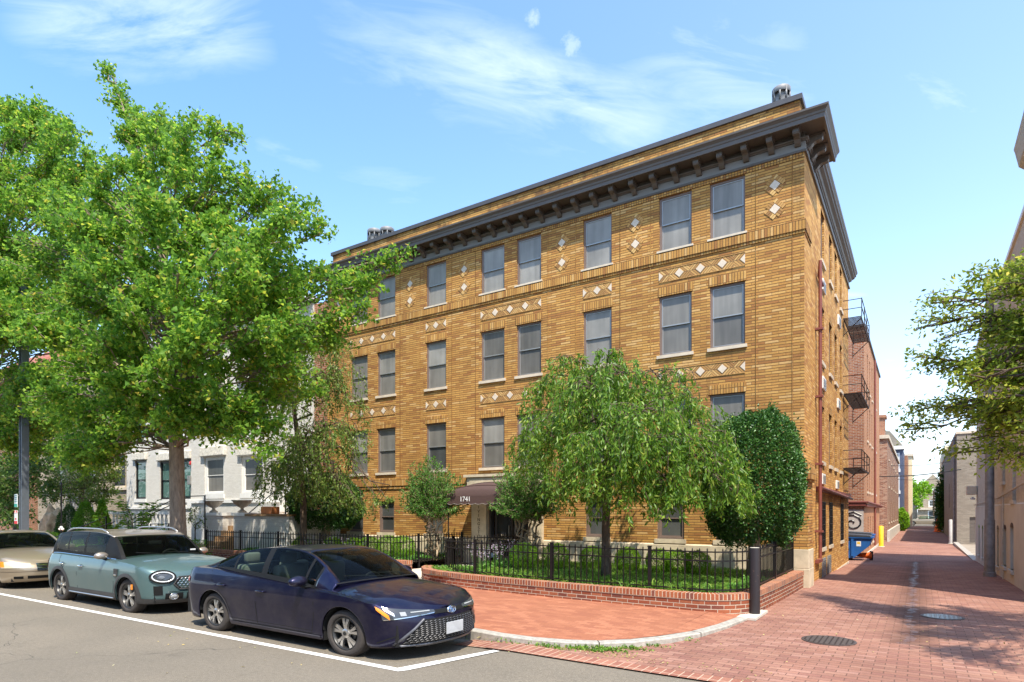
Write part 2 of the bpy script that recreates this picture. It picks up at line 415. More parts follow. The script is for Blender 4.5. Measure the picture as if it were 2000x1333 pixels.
for args in (((-40,20),(560,40),.075,.62,1.),((560,10),(1340,300),.10,.42,4.),((800,60),(1300,250),.05,.5,9.),((1180,90),(1640,210),.13,.42,7.),((1740,140),(1960,265),.03,.6,3.),((480,270),(640,330),.02,.35,5.),((1640,700),(1790,708),.012,.8,6.),((1590,572),(1730,580),.01,.5,8.),((600,330),(1000,420),.05,.25,11.)):
    q_ = streak(*args); cir = q_ if cir is None else wm('ADD', cir, wm('MULTIPLY', q_, wm('SUBTRACT', 1., cir, clamp=True)))
# a few small puffs
def puff(dx, dy, dz, rad):
    v = Vector((dx, dy, dz)).normalized()
    n = wn('ShaderNodeVectorMath', operation='DISTANCE'); nn = wn('ShaderNodeTexNoise'); nn.inputs['Scale'].default_value = 70; nn.inputs['Detail'].default_value = 9; nn.inputs['Roughness'].default_value = .7
    nt.links.new(tc.outputs['Generated'], nn.inputs['Vector'])
    nt.links.new(tc.outputs['Generated'], n.inputs[0]); n.inputs[1].default_value = v
    d = wm('ADD', wm('DIVIDE', n.outputs['Value'], rad), wm('MULTIPLY', wm('SUBTRACT', nn.outputs[0], .5), 2.6))
    return wm('MULTIPLY', wm('SUBTRACT', 1.15, d, clamp=True), .42)
pf = None
for u, v, r_ in ((1116,90,.016),(1040,38,.012)):
    q = puff(*raydir(u, v), r_); pf = q if pf is None else wm('MAXIMUM', pf, q)
hz = wm('POWER', wm('SUBTRACT', 1., wm('ABSOLUTE', sp.outputs[2]), clamp=True), 5.)
cloud = wm('MAXIMUM', cir, wm('MULTIPLY', pf, .85, clamp=True))
side = wm('MULTIPLY_ADD', sp.outputs[0], .28, .30, clamp=True)   # milky veil thickening towards the sun's side
cloud = wm('MAXIMUM', cloud, wm('ADD', wm('MULTIPLY', hz, .75), wm('MULTIPLY', side, .55)), clamp=True)
mx = wn('ShaderNodeMix', data_type='RGBA'); nt.links.new(cloud, mx.inputs[0])
hs = wn('ShaderNodeHueSaturation'); hs.inputs['Hue'].default_value = .498; hs.inputs['Saturation'].default_value = 1.2; hs.inputs['Value'].default_value = 1.36
nt.links.new(sky.outputs[0], hs.inputs['Color']); nt.links.new(hs.outputs[0], mx.inputs[6]); mx.inputs[7].default_value = (4.7, 5.2, 5.8, 1)
nt.links.new(mx.outputs[2], bg.inputs[0])
SC.view_settings.view_transform = 'Standard'; SC.view_settings.look = 'None'; SC.view_settings.gamma = 1; SC.view_settings.exposure = 1.0
SC.cycles.max_bounces = 6; SC.cycles.diffuse_bounces = 4; SC.cycles.glossy_bounces = 3; SC.cycles.transmission_bounces = 4; SC.cycles.transparent_max_bounces = 12
SC.cycles.use_denoising = True
# ================================================================ the ochre apartment building
XL, XR, YF, YB = -18.45, -2.2, 15.5, 26.0
bld = thing('apartment_building', 'four storey ochre brick apartment building with dark bracketed cornice and diamond panels', 'building', (-10.3, 15.5, 0))
def P(mb, name, mat, label=None, parent=None, **k):
    o = mb.build(name, mat, None, **k)
    if label: o['label'] = label
    PEND.append((o, parent if parent else CUR[0])); return o
PEND = []; CUR = [bld]
FU, FN = (1,0,0), (0,-1,0); FO = (0, YF, 0); SU, SN = (0,1,0), (1,0,0); SO = (XR, 0, 0)
cols = [(-17.19,-16.33),(-15.85,-14.99),(-13.6,-12.75),(-11.36,-10.48),(-10.04,-9.19),(-7.83,-6.97),(-5.64,-4.79),(-4.34,-3.5)]
rows = [(8.45,9.83),(5.75,7.28),(3.07,4.61)]
holes = [(a,b,z0,z1) for z0,z1 in rows for a,b in cols]
gh = [(-17.3,-16.55,1.0,2.08),(-15.78,-15.04,1.0,2.08),(-13.62,-12.88,1.0,2.08),(-7.76,-7.05,1.02,2.08),(-5.7,-4.98,1.02,2.08),(-4.2,-3.55,1.02,2.08)]
ENT = (-11.05,-9.55,.1,2.42)
fh = holes + gh + [(ENT[0],ENT[1],.87,ENT[3])]
w = MB(); wall(w, FO, FU, FN, XL, XR, .87, 10.3, fh, .16)
sideh = []
for z0, z1 in rows:
    for a, b in ((18.3,18.98),(20.1,20.75),(21.5,22.1),(23.0,23.6)): sideh.append((a,b,z0,z1-.05))
for a, b in ((18.4,19.12),(20.1,20.8),(23.2,24.0)): sideh.append((a,b,.75,1.98))
wall(w, SO, SU, SN, YF, YB, -.4, 10.3, sideh, .16)
wall(w, (0,YB,0), (-1,0,0), (0,1,0), -XR, -XL, -.4, 10.3, [], .1)
wall(w, (XL,0,0), (0,-1,0), (-1,0,0), -YB, -YF, -.2, 10.3, [], .1)
# parapet, set back a little
w.box(XL+.12, XR-.12, 15.66, 16.0, 10.3, 11.27); w.box(XR-.42, XR-.121, 16.0, 17.4, 10.3, 11.27); w.box(XL+.121, XL+.42, 16.0, 17.4, 10.3, 11.27)
w.box(XR-.42, XR-.122, 17.4, YB-.1, 10.3, 10.75)
_w = P(w, 'wall', [M_OCHRE, M_OCHRE_SUNLIT])
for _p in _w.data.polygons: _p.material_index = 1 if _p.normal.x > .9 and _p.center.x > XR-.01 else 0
c = MB(); c.box(XL+.06, XR-.06, 15.6, 16.06, 11.27, 11.39); c.box(XR-.48, XR-.062, 16.06, 17.46, 11.27, 11.388); c.box(XR-.5,XR-.07,17.47,YB-.06,10.75,10.83)
P(c, 'parapet_coping', M_COPING)
r = MB(); r.box(XL+.3, XR-.3, 15.9, YB-.1, 10.2, 10.42); P(r, 'roof', M_COPING)
# plinth with stone corner pier
s = MB(); hs = [(ENT[0]-.55,ENT[1]+.45,.0,.9)]
wall(s, (0,YF-.05,0), FU, FN, XL, XR-.42, -.1, .87, hs, .1); s.face([(XL,YF-.05,.87),(XR-.42,YF-.05,.87),(XR-.42,YF,.9),(XL,YF,.9)])
P(s, 'stone_plinth', M_STONE)
s = MB(); s.rbox(XR-.42, XR+.12, YF-.12, YF+.62, -.3, .42, .012); s.rbox(XR-.415, XR+.115, YF-.115, YF+.61, .421, .86, .012)
P(s, 'corner_pier', M_STONE)
s = MB(); s.box(XR-.40, XR+.09, YF-.10, YF+.6, .861, 2.4); P(s, 'corner_pilaster', M_OCHRE)
s = MB()
for i, (p, z0, z1) in enumerate(((.16,2.4,2.46),(.20,2.46,2.72),(.16,2.72,2.80),(.12,2.80,2.86))):
    s.box(XR-.43-i*.002, XR+p-.03, YF-p+.002*i, YF+.63, z0, z1)
P(s, 'pilaster_cap', M_SOLDIER)
# belts
b = MB(); b.box(XL-.02, XR-.45, YF-.06, YF+.02, 2.60, 2.86); b.box(XL-.02, XR-.45, YF-.035, YF+.02, 2.50, 2.598); P(b, 'belt_course', M_SOLDIER); b = MB()
for z0, z1, p in ((8.17,8.40,.05),(8.11,8.168,.03)):
    b.box(XL-.02, XR+p-.01, YF-p, YF+.02, z0, z1); b.box(XR-.02, XR+p-.012, YF+.02, YF+.9, z0+.001, z1-.001)
P(b, 'belt_course', M_SOLDIER)
b = MB(); b.box(XL, XR+.0, YF-.02, YF+.02, 9.84, 9.945); P(b, 'top_soldier_course', M_SOLDIER)
def lint(*a): q = MB(); q.box(*a); P(q, 'brick_lintel', M_SOLDIER)
for z0, z1 in rows[1:]:
    for a, c_ in cols: lint(a-.03, c_+.03, YF-.014, YF+.02, z1, z1+.225)
for a, c_, z0, z1 in gh: lint(a-.03, c_+.03, YF-.014, YF+.02, z1, z1+.2)
for a, c_, z0, z1 in sideh: lint(XR-.02, XR+.012, a-.03, c_+.03, z1, z1+.22)
# shallow pilaster strips beside the blank bays
for a in (-2.45,-3.25,-5.86,-6.72,-8.05,-8.95,-11.55,-12.5,-13.85,-14.75,-18.1):
    for za, zb_ in ((2.87,8.1),(8.41,9.83)): b = MB(); b.box(a-.012, a, YF-.012, YF+.02, za, zb_); P(b, 'control_joint', M_SOLDIER)
# chevron panels with cream diamonds
def chev_mat():
    t = NT('chevron_brick'); uv = t.n('ShaderNodeTexCoord').outputs['UV']; sp = t.n('ShaderNodeSeparateXYZ'); t.l(uv, sp.inputs[0])
    pu = t.math('PINGPONG', sp.outputs[0], .5)
    tt = t.math('MULTIPLY', t.math('ADD', pu, t.math('ABSOLUTE', sp.outputs[1])), 7.5)
    f = t.math('FRACT', tt); e = t.math('MINIMUM', f, t.math('SUBTRACT', 1., f))
    k = t.math('GREATER_THAN', e, .10)
    cb = t.n('ShaderNodeCombineXYZ'); t.l(t.math('FLOOR', tt), cb.inputs[0]); t.l(t.math('FLOOR', t.math('MULTIPLY', sp.outputs[0], 2.)), cb.inputs[1]); t.l(t.math('SIGN', sp.outputs[1]), cb.inputs[2])
    wn = t.n('ShaderNodeTexWhiteNoise'); t.l(cb.outputs[0], wn.inputs['Vector'])
    c = t.ramp(wn.outputs[0], [(i/5, q) for i, q in enumerate([(.5,.28,.09),(.38,.2,.06),(.56,.34,.12),(.44,.24,.075),(.32,.16,.05)])], 'CONSTANT')
    c = t.mix(t.math('GREATER_THAN', t.math('ABSOLUTE', sp.outputs[1]), .012), (.1,.06,.028), c)
    t.set(Base_Color=t.mix(k, (.085,.05,.024), c), Roughness=.85); t.bump(k, .6, .008); return t.m
M_CHEV = chev_mat()
def panel(x0, x1, nd, zc):
    H = .16; sp = (x1-x0)/nd; m = MB(); y = YF-.006; v = H/sp
    m.face([(x0,y,zc-H),(x1,y,zc-H),(x1,y,zc+H),(x0,y,zc+H)], [(0,-v),(nd,-v),(nd,v),(0,v)])
    for zz in (zc-H, zc+H): m.box(x0, x1, y-.01, y+.02, zz-.008, zz+.008)
    p = P(m, 'chevron_panel', M_CHEV)
    r = .112
    for i in range(nd+1):
        d = MB(); xc = x0+i*sp
        poly = [(-r,0),(0,-r),(r,0),(0,r)]
        if i == 0: poly = [(0,-r),(r,0),(0,r)]
        if i == nd: poly = [(-r,0),(0,-r),(0,r)]
        d.extr(poly, (xc, y+.002, zc), (1,0,0), (0,0,1), (0,-1,0), .012)
        P(d, 'diamond_tile', M_DIAMOND, parent=p)
for zc in (7.80, 5.22):
    for x0, x1, nd in ((-17.19,-14.99,4),(-13.6,-12.75,2),(-11.36,-9.19,4),(-7.83,-6.97,2),(-5.64,-3.5,4)): panel(x0, x1, nd, zc)
# diamond pairs on the top storey
M_OCHREB = NT('ochre_single_bricks')
_g = M_OCHREB.n('ShaderNodeNewGeometry')
M_OCHREB.set(Base_Color=M_OCHREB.ramp(_g.outputs['Random Per Island'], [(0,(.5,.28,.09)),(.25,(.38,.2,.06)),(.5,(.6,.38,.14)),(.75,(.44,.25,.08)),(.9,(.3,.15,.05))], 'CONSTANT'), Roughness=.85)
M_OCHREB = M_OCHREB.m
for xc in (-2.83,-6.29,-8.5,-12.01,-14.3,-17.8):
    for zc in (9.37, 8.81):
        m = MB(); q = math.sqrt(.5); d = MB()
        ax, az = Vector((q,0,q)), Vector((-q,0,q)); c0 = Vector((xc, YF-.006, zc))
        d.obox(c0, ax, (0,1,0), az, .085, .012, .085)
        for sgn in (-1,1):
            for i in range(5):
                m.obox(c0 + ax*(sgn*.148) + az*((i-2)*.058+ .0), ax, (0,1,0), az, .05, .008, .025)
            for i in range(3): m.obox(c0 + az*(sgn*.148) + ax*((i-1)*.058), az, (0,1,0), ax, .05, .008, .025)
        o = P(m, 'diamond_surround', M_OCHREB); P(d, 'diamond_tile', M_DIAMOND, parent=o)
# cornice ------------------------------------------------------------------
def sweep(mb, prof, path, ends=True):
    """prof: list (out, z) closed section; path: plan points; mitred"""
    n = len(prof); rows_ = []
    for i, p in enumerate(path):
        p = Vector(p).to_2d()
        d0 = (p - Vector(path[i-1]).to_2d()).normalized() if i else None
        d1 = (Vector(path[i+1]).to_2d() - p).normalized() if i < len(path)-1 else None
        a = d0 or d1; b = d1 or d0
        n0 = Vector((a.y, -a.x)); n1 = Vector((b.y, -b.x)); m = (n0+n1); m = m/ max(1e-6, m.dot(n0))
        rows_.append([(p.x+m.x*o, p.y+m.y*o, z) for o, z in prof])
    i0 = len(mb.v)
    for r_ in rows_: mb.v.extend(r_)
    for a in range(len(path)-1):
        for b in range(n):
            mb.idx([i0+a*n+b, i0+(a+1)*n+b, i0+(a+1)*n+(b+1) % n, i0+a*n+(b+1) % n])
    if ends: mb.idx([i0+b for b in range(n)]); mb.idx([i0+(len(path)-1)*n+b for b in range(n)][::-1])
frp = [(0,9.945),(.05,9.945),(.06,9.975),(.035,9.985),(.035,10.01),(.0,10.01)]
fr2 = [(0,10.012),(.025,10.012),(.025,10.19),(.0,10.19)]
fr3 = [(0,10.192),(.05,10.192),(.06,10.21),(.09,10.225),(.1,10.25),(.0,10.25)]
path = [(XL,YF),(XR,YF),(XR,YB)]
for pr, mt, nm in ((frp,M_CORNICE,'architrave'),(fr2,M_FRIEZE,'frieze'),(fr3,M_CORNICE,'bed_moulding')):
    m = MB(); sweep(m, pr, path); P(m, nm, mt)
m = MB(); sweep(m, [(0,10.251),(.02,10.251),(.02,10.40),(.0,10.40)], path); P(m, 'cornice_backing', M_CORNICE)
# deep cornice on the front with a short return
main = [(0,10.38),(.42,10.38),(.42,10.355),(.47,10.355),(.475,10.44),(.49,10.455),(.50,10.50),(.53,10.535),(.555,10.56),(.56,10.60),(.54,10.61),(0,10.66)]
m = MB(); sweep(m, main, [(XL-.3,YF),(XR,YF),(XR,17.15)]); P(m, 'cornice', M_CORNICE)
nar = [(0,10.251),(.06,10.252),(.09,10.30),(.17,10.34),(.18,10.38),(.22,10.40),(.225,10.46),(.26,10.50),(.27,10.54),(0,10.57)]
m = MB(); sweep(m, nar, [(XR+.021,17.16),(XR+.021,YB+.15)]); P(m, 'side_cornice', M_CORNICE)
def modillion(o, d, wd=.13):
    d = Vector(d); u = Vector((-d.y, d.x, 0)); m = MB()
    prof = [(0,10.375),(.34,10.375),(.34,10.27),(.32,10.235),(.27,10.22),(.20,10.215),(.15,10.19),(.10,10.13),(.05,10.09),(0,10.08)]
    m.extr([(a, z) for a, z in prof], Vector(o)-u*wd/2, d, (0,0,1), u, wd)
    m.extr([(0,10.345),(.375,10.345),(.375,10.374),(0,10.374)], Vector(o)-u*(wd/2+.025), d, (0,0,1), u, wd+.05)
    return m
x = -2.33; i = 0
while x > XL:
    P(modillion((x, YF-.021, 0), (0,-1,0)), 'bracket', M_CORNICE); x -= .565
for y in (15.72, 16.25, 16.8): P(modillion((XR+.021, y, 0), (1,0,0)), 'bracket', M_CORNICE)
# windows ------------------------------------------------------------------
wr = random.Random(3)
for ri, (z0, z1) in enumerate(rows):
    for ci, (a, b_) in enumerate(cols):
        up = M_SCREENLIGHT if ri == 0 else wr.choice([M_SCREEN, M_SCREEN, M_SCREENLIGHT])
        lo = wr.choice([M_SCREEN, M_SCREENDARK]) if ri == 2 else (M_SCREENLIGHT if ri == 0 and ci > 2 else M_SCREEN)
        PEND.append((window(None, FO, FU, FN, a, b_, z0, z1, panes=(up, lo), rail=z0+(z1-z0)*.5), bld))
for a, b_, z0, z1 in gh:
    PEND.append((window(None, FO, FU, FN, a, b_, z0, z1, frame=.07, panes=(M_SCREENDARK, M_SCREENDARK), sash=M_FRAME, smat=M_STONE, sillh=.11), bld))
for a, b_, z0, z1 in sideh:
    PEND.append((window(None, SO, SU, SN, a, b_, z0, z1, panes=(M_SCREEN, M_SCREENDARK), bars=6 if z0 < 2 else 0, sillh=.1), bld))
# wall sleeves for air conditioners
for y0, y1, z0, z1 in ((18.42,19.0,7.68,7.98),(22.3,22.95,7.72,8.04),(18.42,19.05,5.03,5.36),(22.15,22.8,5.03,5.33),(18.35,18.95,2.46,2.74),(21.8,22.35,2.44,2.7)):
    m = MB(); m.rbox(XR-.02, XR+.05, y0, y1, z0, z1, .008); o = P(m, 'vent_sleeve', M_WHITE)
    m = MB()
    for k in range(6):
        zz = z0+.03+(z1-z0-.06)*k/6
        for (ya, yb) in ((y0+.03, (y0+y1)/2-.01), ((y0+y1)/2+.01, y1-.03)): m.box(XR+.051, XR+.056, ya, yb, zz, zz+.02)
    P(m, 'louvre', M_ALU, parent=o)
for y0, y1 in ((18.55,19.2),(19.7,20.4)):
    m = MB(); m.box(XR-.02, XR+.03, y0, y1, -.05, .45); o = P(m, 'basement_vent', M_GALV)
    m = MB()
    for k in range(9): m.box(XR+.031, XR+.038, y0+.04, y1-.04, k*.048-.01, k*.048+.012)
    P(m, 'louvre', M_ALU, parent=o)
# pipes
m = MB(); m.tube([(XR+.11,17.3,8.05),(XR+.11,17.3,.55)], .042, 10); m.tube([(XR+.11,17.3,8.0),(XR+.05,17.55,7.75),(XR+.06,18.2,7.7)], .04, 8)
m.box(XR-.01, XR+.1, 17.2, 17.9, .42, .5)
for z in (1.2,2.9,4.6,6.3): m.box(XR, XR+.18, 17.23, 17.37, z, z+.05)
P(m, 'downpipe', M_PIPE)
m = MB(); m.box(XR, XR+.09, 17.38, YB, 2.24, 2.36); m.tube([(XR+.12,17.38,2.33),(XR+.12,YB,2.18)], .045, 8)
P(m, 'pipe_casing', M_PIPE)
m = MB(); m.box(XR-.02, XR+.02, 15.9+.6, YB, -.4, -.12); P(m, 'concrete_footing', M_CONC)
# roof vents
def vent(x, y, z0, h, r):
    m = MB(); m.smooth = True
    m.lathe([(r*.9,0),(r*.9,h*.45),(r*1.15,h*.47),(r*1.15,h*.53),(r*.95,h*.55),(r*.95,h*.82),(r*1.05,h*.84)], (x,y,z0), 20)
    m.lathe([(r*.72,h*.5),(r*.72,h*.95)], (x,y,z0), 16)
    for k in range(8):
        a = k*math.pi/4; m.box(x+math.cos(a)*r-.02, x+math.cos(a)*r+.02, y+math.sin(a)*r-.02, y+math.sin(a)*r+.02, z0+h*.8, z0+h*.94)
    m.lathe([(r*1.05,h*.90),(r*1.12,h*.905),(r*1.12,h*.955),(r*1.05,h*.965),(0,h*.975)], (x,y,z0), 20)
    P(m, 'roof_vent', M_GALV)
vent(-2.95,17.0,10.4,2.2,.2); vent(-19.0+.95,17.5,10.4,2.55,.25); vent(-17.45,17.6,10.4,2.5,.25)
# entrance
e = MB(); Y0 = YF
e.box(-11.62, -11.06, Y0-.14, Y0+.04, 0.06, 2.46); e.box(-9.54, -9.1, Y0-.14, Y0+.04, .06, 2.46)
e.box(-11.75, -8.98, Y0-.2, Y0+.03, 2.461, 2.78); e.box(-11.85, -8.88, Y0-.26, Y0+.03, 2.781, 2.86); e.box(-11.65,-9.08,Y0-.215,Y0-.19,2.52,2.72)
P(e, 'entrance_surround', M_STONE)
for txt, xx, zz in (('LIVINGSTON', -11.34, 1.42), ('1741', -9.32, 1.42)):
    m = MB()
    for i, ch in enumerate(txt):
        z = (1.98 if len(txt) > 4 else 1.72) - i*.128
        m.add_bm(text_bm(ch, .135, .006), basis((xx, Y0-.143, z), (1,0,0), (0,0,1), (0,-1,0)))
    P(m, 'incised_lettering', M_TIMBER)
d = MB(); d.box(ENT[0], ENT[1], Y0+.35, Y0+.42, .1, 2.42); P(d, 'door_recess', M_TIMBER)
d = MB(); d.box(ENT[0]+.02, ENT[1]-.02, Y0+.0, Y0+.36, .06, .1)
P(d, 'threshold', M_STONE)
for a, b_ in ((-10.98,-10.32),(-10.28,-9.6)):
    d = MB(); f = .07
    d.box(a, a+f, Y0+.22, Y0+.27, .11, 2.4); d.box(b_-f, b_, Y0+.22, Y0+.27, .11, 2.4); d.box(a+f, b_-f, Y0+.22, Y0+.27, 2.3, 2.4); d.box(a+f, b_-f, Y0+.22, Y0+.27, .11, .35)
    o = P(d, 'entrance_door', M_COPING)
    g = MB(); g.box(a+f, b_-f, Y0+.24, Y0+.25, .35, 2.3); P(g, 'pane', M_DARKGLASS, parent=o)
    h = MB(); xh = b_-.1 if a < -10.5 else a+.1; h.tube([(xh,Y0+.22,.95),(xh,Y0+.16,.96),(xh,Y0+.16,1.3),(xh,Y0+.22,1.31)], .014, 6); P(h, 'door_handle', M_ALU, parent=o)
m = MB(); m.box(-11.2,-11.05,Y0+.02,Y0+.12,1.15,1.4); m.box(-11.05,-11.0,Y0+.0,Y0+.2,.8,2.42)
P(m, 'intercom', M_COPING)
for o, p in PEND: o.parent = p
PEND.clear(); keep(bld)

# ---------------------------------------------------------------- entrance awning
aw = thing('entrance_awning', 'brown fabric domed awning lettered 1741 in front of the entrance door', 'awning', (-10.4, 15.3, .1)); CUR[0] = aw
M_AWN = plain('brown_awning_fabric', (.075,.042,.037), .75, var=.15, scale=30)
x0, x1, ya, yb, zb = -11.6, -9.3, 14.15, 15.28, 2.16
m = MB(); rowsA = []
cx, hx = (x0+x1)/2, (x1-x0)/2
for j in range(9):      # from the wall out to the rounded front
    t = j/8
    row = []
    for i in range(25):
        a = math.pi*i/24; px = cx - math.cos(a)*hx; pk = math.sin(a)**.5
        y = yb - (yb-ya)*math.sin(t*math.pi/2)*(1-.0*(abs(math.cos(a)))); z = zb + .44*pk*math.cos(t*math.pi/2)**.6
        row.append((px, y, z))
    rowsA.append(row)
m.grid(rowsA); P(m, 'canopy', M_AWN, smooth=True)
m = MB()
for j in (2,5):
    m.tube([(p[0], p[1]-.004, p[2]+.006) for p in rowsA[j]], .012, 5)
P(m, 'canopy_rib', M_AWN)
def valance(pts, n):
    top = []; bot = []
    L = 0; N = 60
    for i in range(N+1):
        t = i/N; k = t*(len(pts)-1); a = int(min(k, len(pts)-2)); f = k-a
        p = Vector(pts[a]).lerp(Vector(pts[a+1]), f); L = t*n
        top.append((p.x, p.y, zb+.01)); bot.append((p.x, p.y, zb-.2-.035*abs(math.sin(L*math.pi))))
    return top, bot
for pts, n in (([(x0,ya,0),(x1,ya,0)], 9), ([(x0,yb,0),(x0,ya,0)], 4), ([(x1,ya,0),(x1,yb,0)], 4)):
    a, b_ = valance(pts, n); m = MB(); m.grid([b_, a]); o = P(m, 'valance', M_AWN)
    sm = o.modifiers.new('t', 'SOLIDIFY'); sm.thickness = .006
    e_ = MB(); e_.tube([(q[0]-.003 if pts[0][0]==pts[1][0]==x0 else q[0], q[1]-.004, q[2]) for q in b_], .005, 4); P(e_, 'piping', plain('awning_piping', (.3,.27,.25), .7), parent=o)
m = MB(); m.add_bm(text_bm('1741', .2, .006), basis((-10.93, ya-.006, zb-.085), (1,0,0), (0,0,1), (0,-1,0))); P(m, 'number_lettering', plain('white_lettering', (.8,.8,.78), .6))
for xx in (x0+.03, x1-.03):
    m = MB(); m.tube([(xx, ya+.02, .08), (xx, ya+.02, zb)], .018, 8); m.lathe([(.05,0),(.05,.02),(.02,.03)], (xx, ya+.02, .08), 10); P(m, 'awning_post', M_BLACK)
for o, p in PEND: o.parent = p
PEND.clear(); keep(aw)
# ================================================================ ground
ZK = [(-40,0),(14,0),(17,-.03),(26,-.2),(33,-.33),(47,-.45),(60,-.45),(140,-.45),(400,-.45)]
def gz(y):
    for (a, za), (b, zb_) in zip(ZK, ZK[1:]):
        if y <= b: return za + (zb_-za)*(y-a)/(b-a)
    return -.45
def asphalt():
    t = NT('asphalt'); P_ = t.pos()
    n = t.noise(P_, 130, 3, .7); b = t.noise(P_, .5, 5, .6); c = t.ramp(n, [(.3,(.10,.085,.064)),(.5,(.175,.15,.114)),(.68,(.31,.27,.21))])
    c = t.mix(1, c, t.ramp(t.noise(P_, 22, 4, .7), [(.35,(.86,.86,.86)),(.62,(1.1,1.1,1.1))]), 'MULTIPLY')
    oil = t.ramp(t.noise(P_, 1.1, 6, .75), [(.60,(0,0,0)),(.72,(.35,.35,.35))]); c = t.mix(oil, c, (.05,.043,.035))
    c = t.mix(1, c, t.ramp(b, [(.3,(.82,.82,.82)),(.7,(1.08,1.06,1.04))]), 'MULTIPLY')
    crk = t.n('ShaderNodeTexVoronoi', feature='DISTANCE_TO_EDGE'); crk.inputs['Scale'].default_value = .16
    wv = t.n('ShaderNodeVectorMath', operation='ADD'); nn = t.n('ShaderNodeTexNoise'); nn.inputs['Scale'].default_value = 1.3; t.l(P_, nn.inputs[0] if nn.inputs[0].name=='Vector' else nn.inputs['Vector'])
    t.l(P_, wv.inputs[0]); t.l(nn.outputs[1], wv.inputs[1]); t.l(wv.outputs[0], crk.inputs['Vector'])
    k = t.math('LESS_THAN', crk.outputs[0], .0012)
    c = t.mix(t.math('MULTIPLY', k, .6), c, (.03,.028,.026))
    t.set(Base_Color=c, Roughness=.92); t.bump(n, .5, .01); return t.m
M_ASPH = asphalt()
def struct(mb, name, mat, **k):
    o = mb.build(name, mat, **k); o['kind'] = 'structure'; return o
def road_z(y): return 0.0 if y < 4.9 else -.06*min(1, (y-4.9)/2.0)
# base ground far out
g = MB(); g.face([(-900,-500,-.62),(900,-500,-.62),(900,1500,-.62),(-900,1500,-.62)]); struct(g, 'ground', plain('ground_earth', (.12,.11,.08), .95))
g = MB()
ys = [-30, -5, 0, 4.9, 5.9, 6.98]
for a, b in zip(ys, ys[1:]): g.face([(-140,a,road_z(a)),(-5.2,a,road_z(a)),(-5.2,b,road_z(b)),(-140,b,road_z(b))])
g.face([(-5.2,-30,0),(40,-30,0),(40,4.9,0),(-5.2,4.9,0)]); g.face([(-5.2,4.9,0),(-3.9,4.9,0),(-3.9,6.9,-.01),(-5.2,6.98,-.06)]); g.face([(-3.9,4.9,0),(40,4.9,0),(40,6.9,-.01),(-3.9,6.9,-.01)])
struct(g, 'street', M_ASPH)
M_LINE = NT('road_paint'); _n = M_LINE.noise(M_LINE.pos(), 60, 5, .7)
M_LINE.set(Base_Color=M_LINE.mix(M_LINE.ramp(_n, [(.34,(0,0,0)),(.42,(1,1,1))]), (.33,.31,.28), (.80,.78,.73)), Roughness=.7); M_LINE = M_LINE.m
g = MB(); g.face([(-60,4.76,.005),(-4.70,4.90,.005),(-4.64,5.0,.005),(-60,4.86,.005)]); struct(g, 'parking_line', M_LINE)
g = MB(); g.face([(-4.80,4.985,.0065),(-4.64,4.99,.0065),(-4.33,6.30,.004),(-4.43,6.31,.004)]); struct(g, 'parking_end_line', M_LINE)
# alley paving
def wet(t, col, P_, sp_, ro):
    nx = t.noise(P_, .8, 3); dx = t.math('ABSOLUTE', t.math('ADD', t.math('SUBTRACT', sp_.outputs[0], -.12), t.math('MULTIPLY', t.math('SUBTRACT', nx, .5), .25)))
    yy = sp_.outputs[1]
    rng_ = t.math('MULTIPLY', t.math('GREATER_THAN', yy, 9.5), t.math('LESS_THAN', yy, 29.))
    k = t.math('MULTIPLY', t.math('SUBTRACT', 1., t.math('DIVIDE', dx, .42), clamp=True), rng_)
    pud = t.math('MULTIPLY', t.math('GREATER_THAN', t.math('MULTIPLY', k, t.noise(P_, 5.5, 5)), .47), 1.)
    col = t.mix(t.math('MULTIPLY', k, .9, clamp=True), col, t.mix(.7, col, (.04,.022,.016)))
    ro2 = t.math('SUBTRACT', ro, t.math('MULTIPLY', pud, .38))
    st = t.ramp(t.noise(P_, .7, 6, .7), [(.3,(.78,.76,.76)),(.65,(1.04,1.04,1.04))])
    sand = t.math('MULTIPLY', t.ramp(t.noise(P_, .35, 5, .65), [(.52,(0,0,0)),(.75,(1,1,1))]), .35)
    return t.mix(sand, t.mix(1, col, st, 'MULTIPLY'), (.42,.24,.16)), ro2
M_ALLEY = brick('alley_brick_paving', .215, .108, .009, [(.40,.20,.145),(.36,.18,.13),(.43,.225,.16),(.38,.185,.13),(.34,.16,.12),(.45,.24,.18)], (.15,.08,.06), coords='ground', extra=wet, bump=.5, big=.2, mnoise=.006)
M_SIDEWALK = brick('sidewalk_brick_paving', .205, .10, .006, [(.45,.175,.095),(.41,.155,.083),(.50,.20,.11),(.435,.165,.09),(.38,.14,.078)], (.24,.10,.06), coords='ground', bump=.35, big=.16, mnoise=.004)
M_STRIP = brick('rowlock_border', .1, .32, .011, [(.36,.15,.10),(.32,.13,.09),(.40,.18,.12)], (.5,.36,.26), coords='ground', off=0, bump=.5, big=.2)
g = MB()
def alleyL(y): return -2.6
ysA = [6.36,7,8,9,10,12,14,17,20,23,26,29.5,33,40,47,60,80,112]
xs = [-14, -2.6, 2.1, 14]
for a, b in zip(ysA, ysA[1:]):
    if b <= 14: g.face([(-3.6 if b > 8 else -4.6,a,gz(a)+.006),(12,a,gz(a)+.006),(12,b,gz(b)+.006),(-3.6 if b > 8 else -4.6,b,gz(b)+.006)])
    else: g.face([(-14,a,gz(a)+.006),(14,a,gz(a)+.006),(14,b,gz(b)+.006),(-14,b,gz(b)+.006)])
struct(g, 'alley', M_ALLEY)
g = MB(); g.face([(-60,110,-.44),(60,110,-.44),(60,128,-.44),(-60,128,-.44)]); struct(g, 'far_street', M_ASPH)
g = MB()
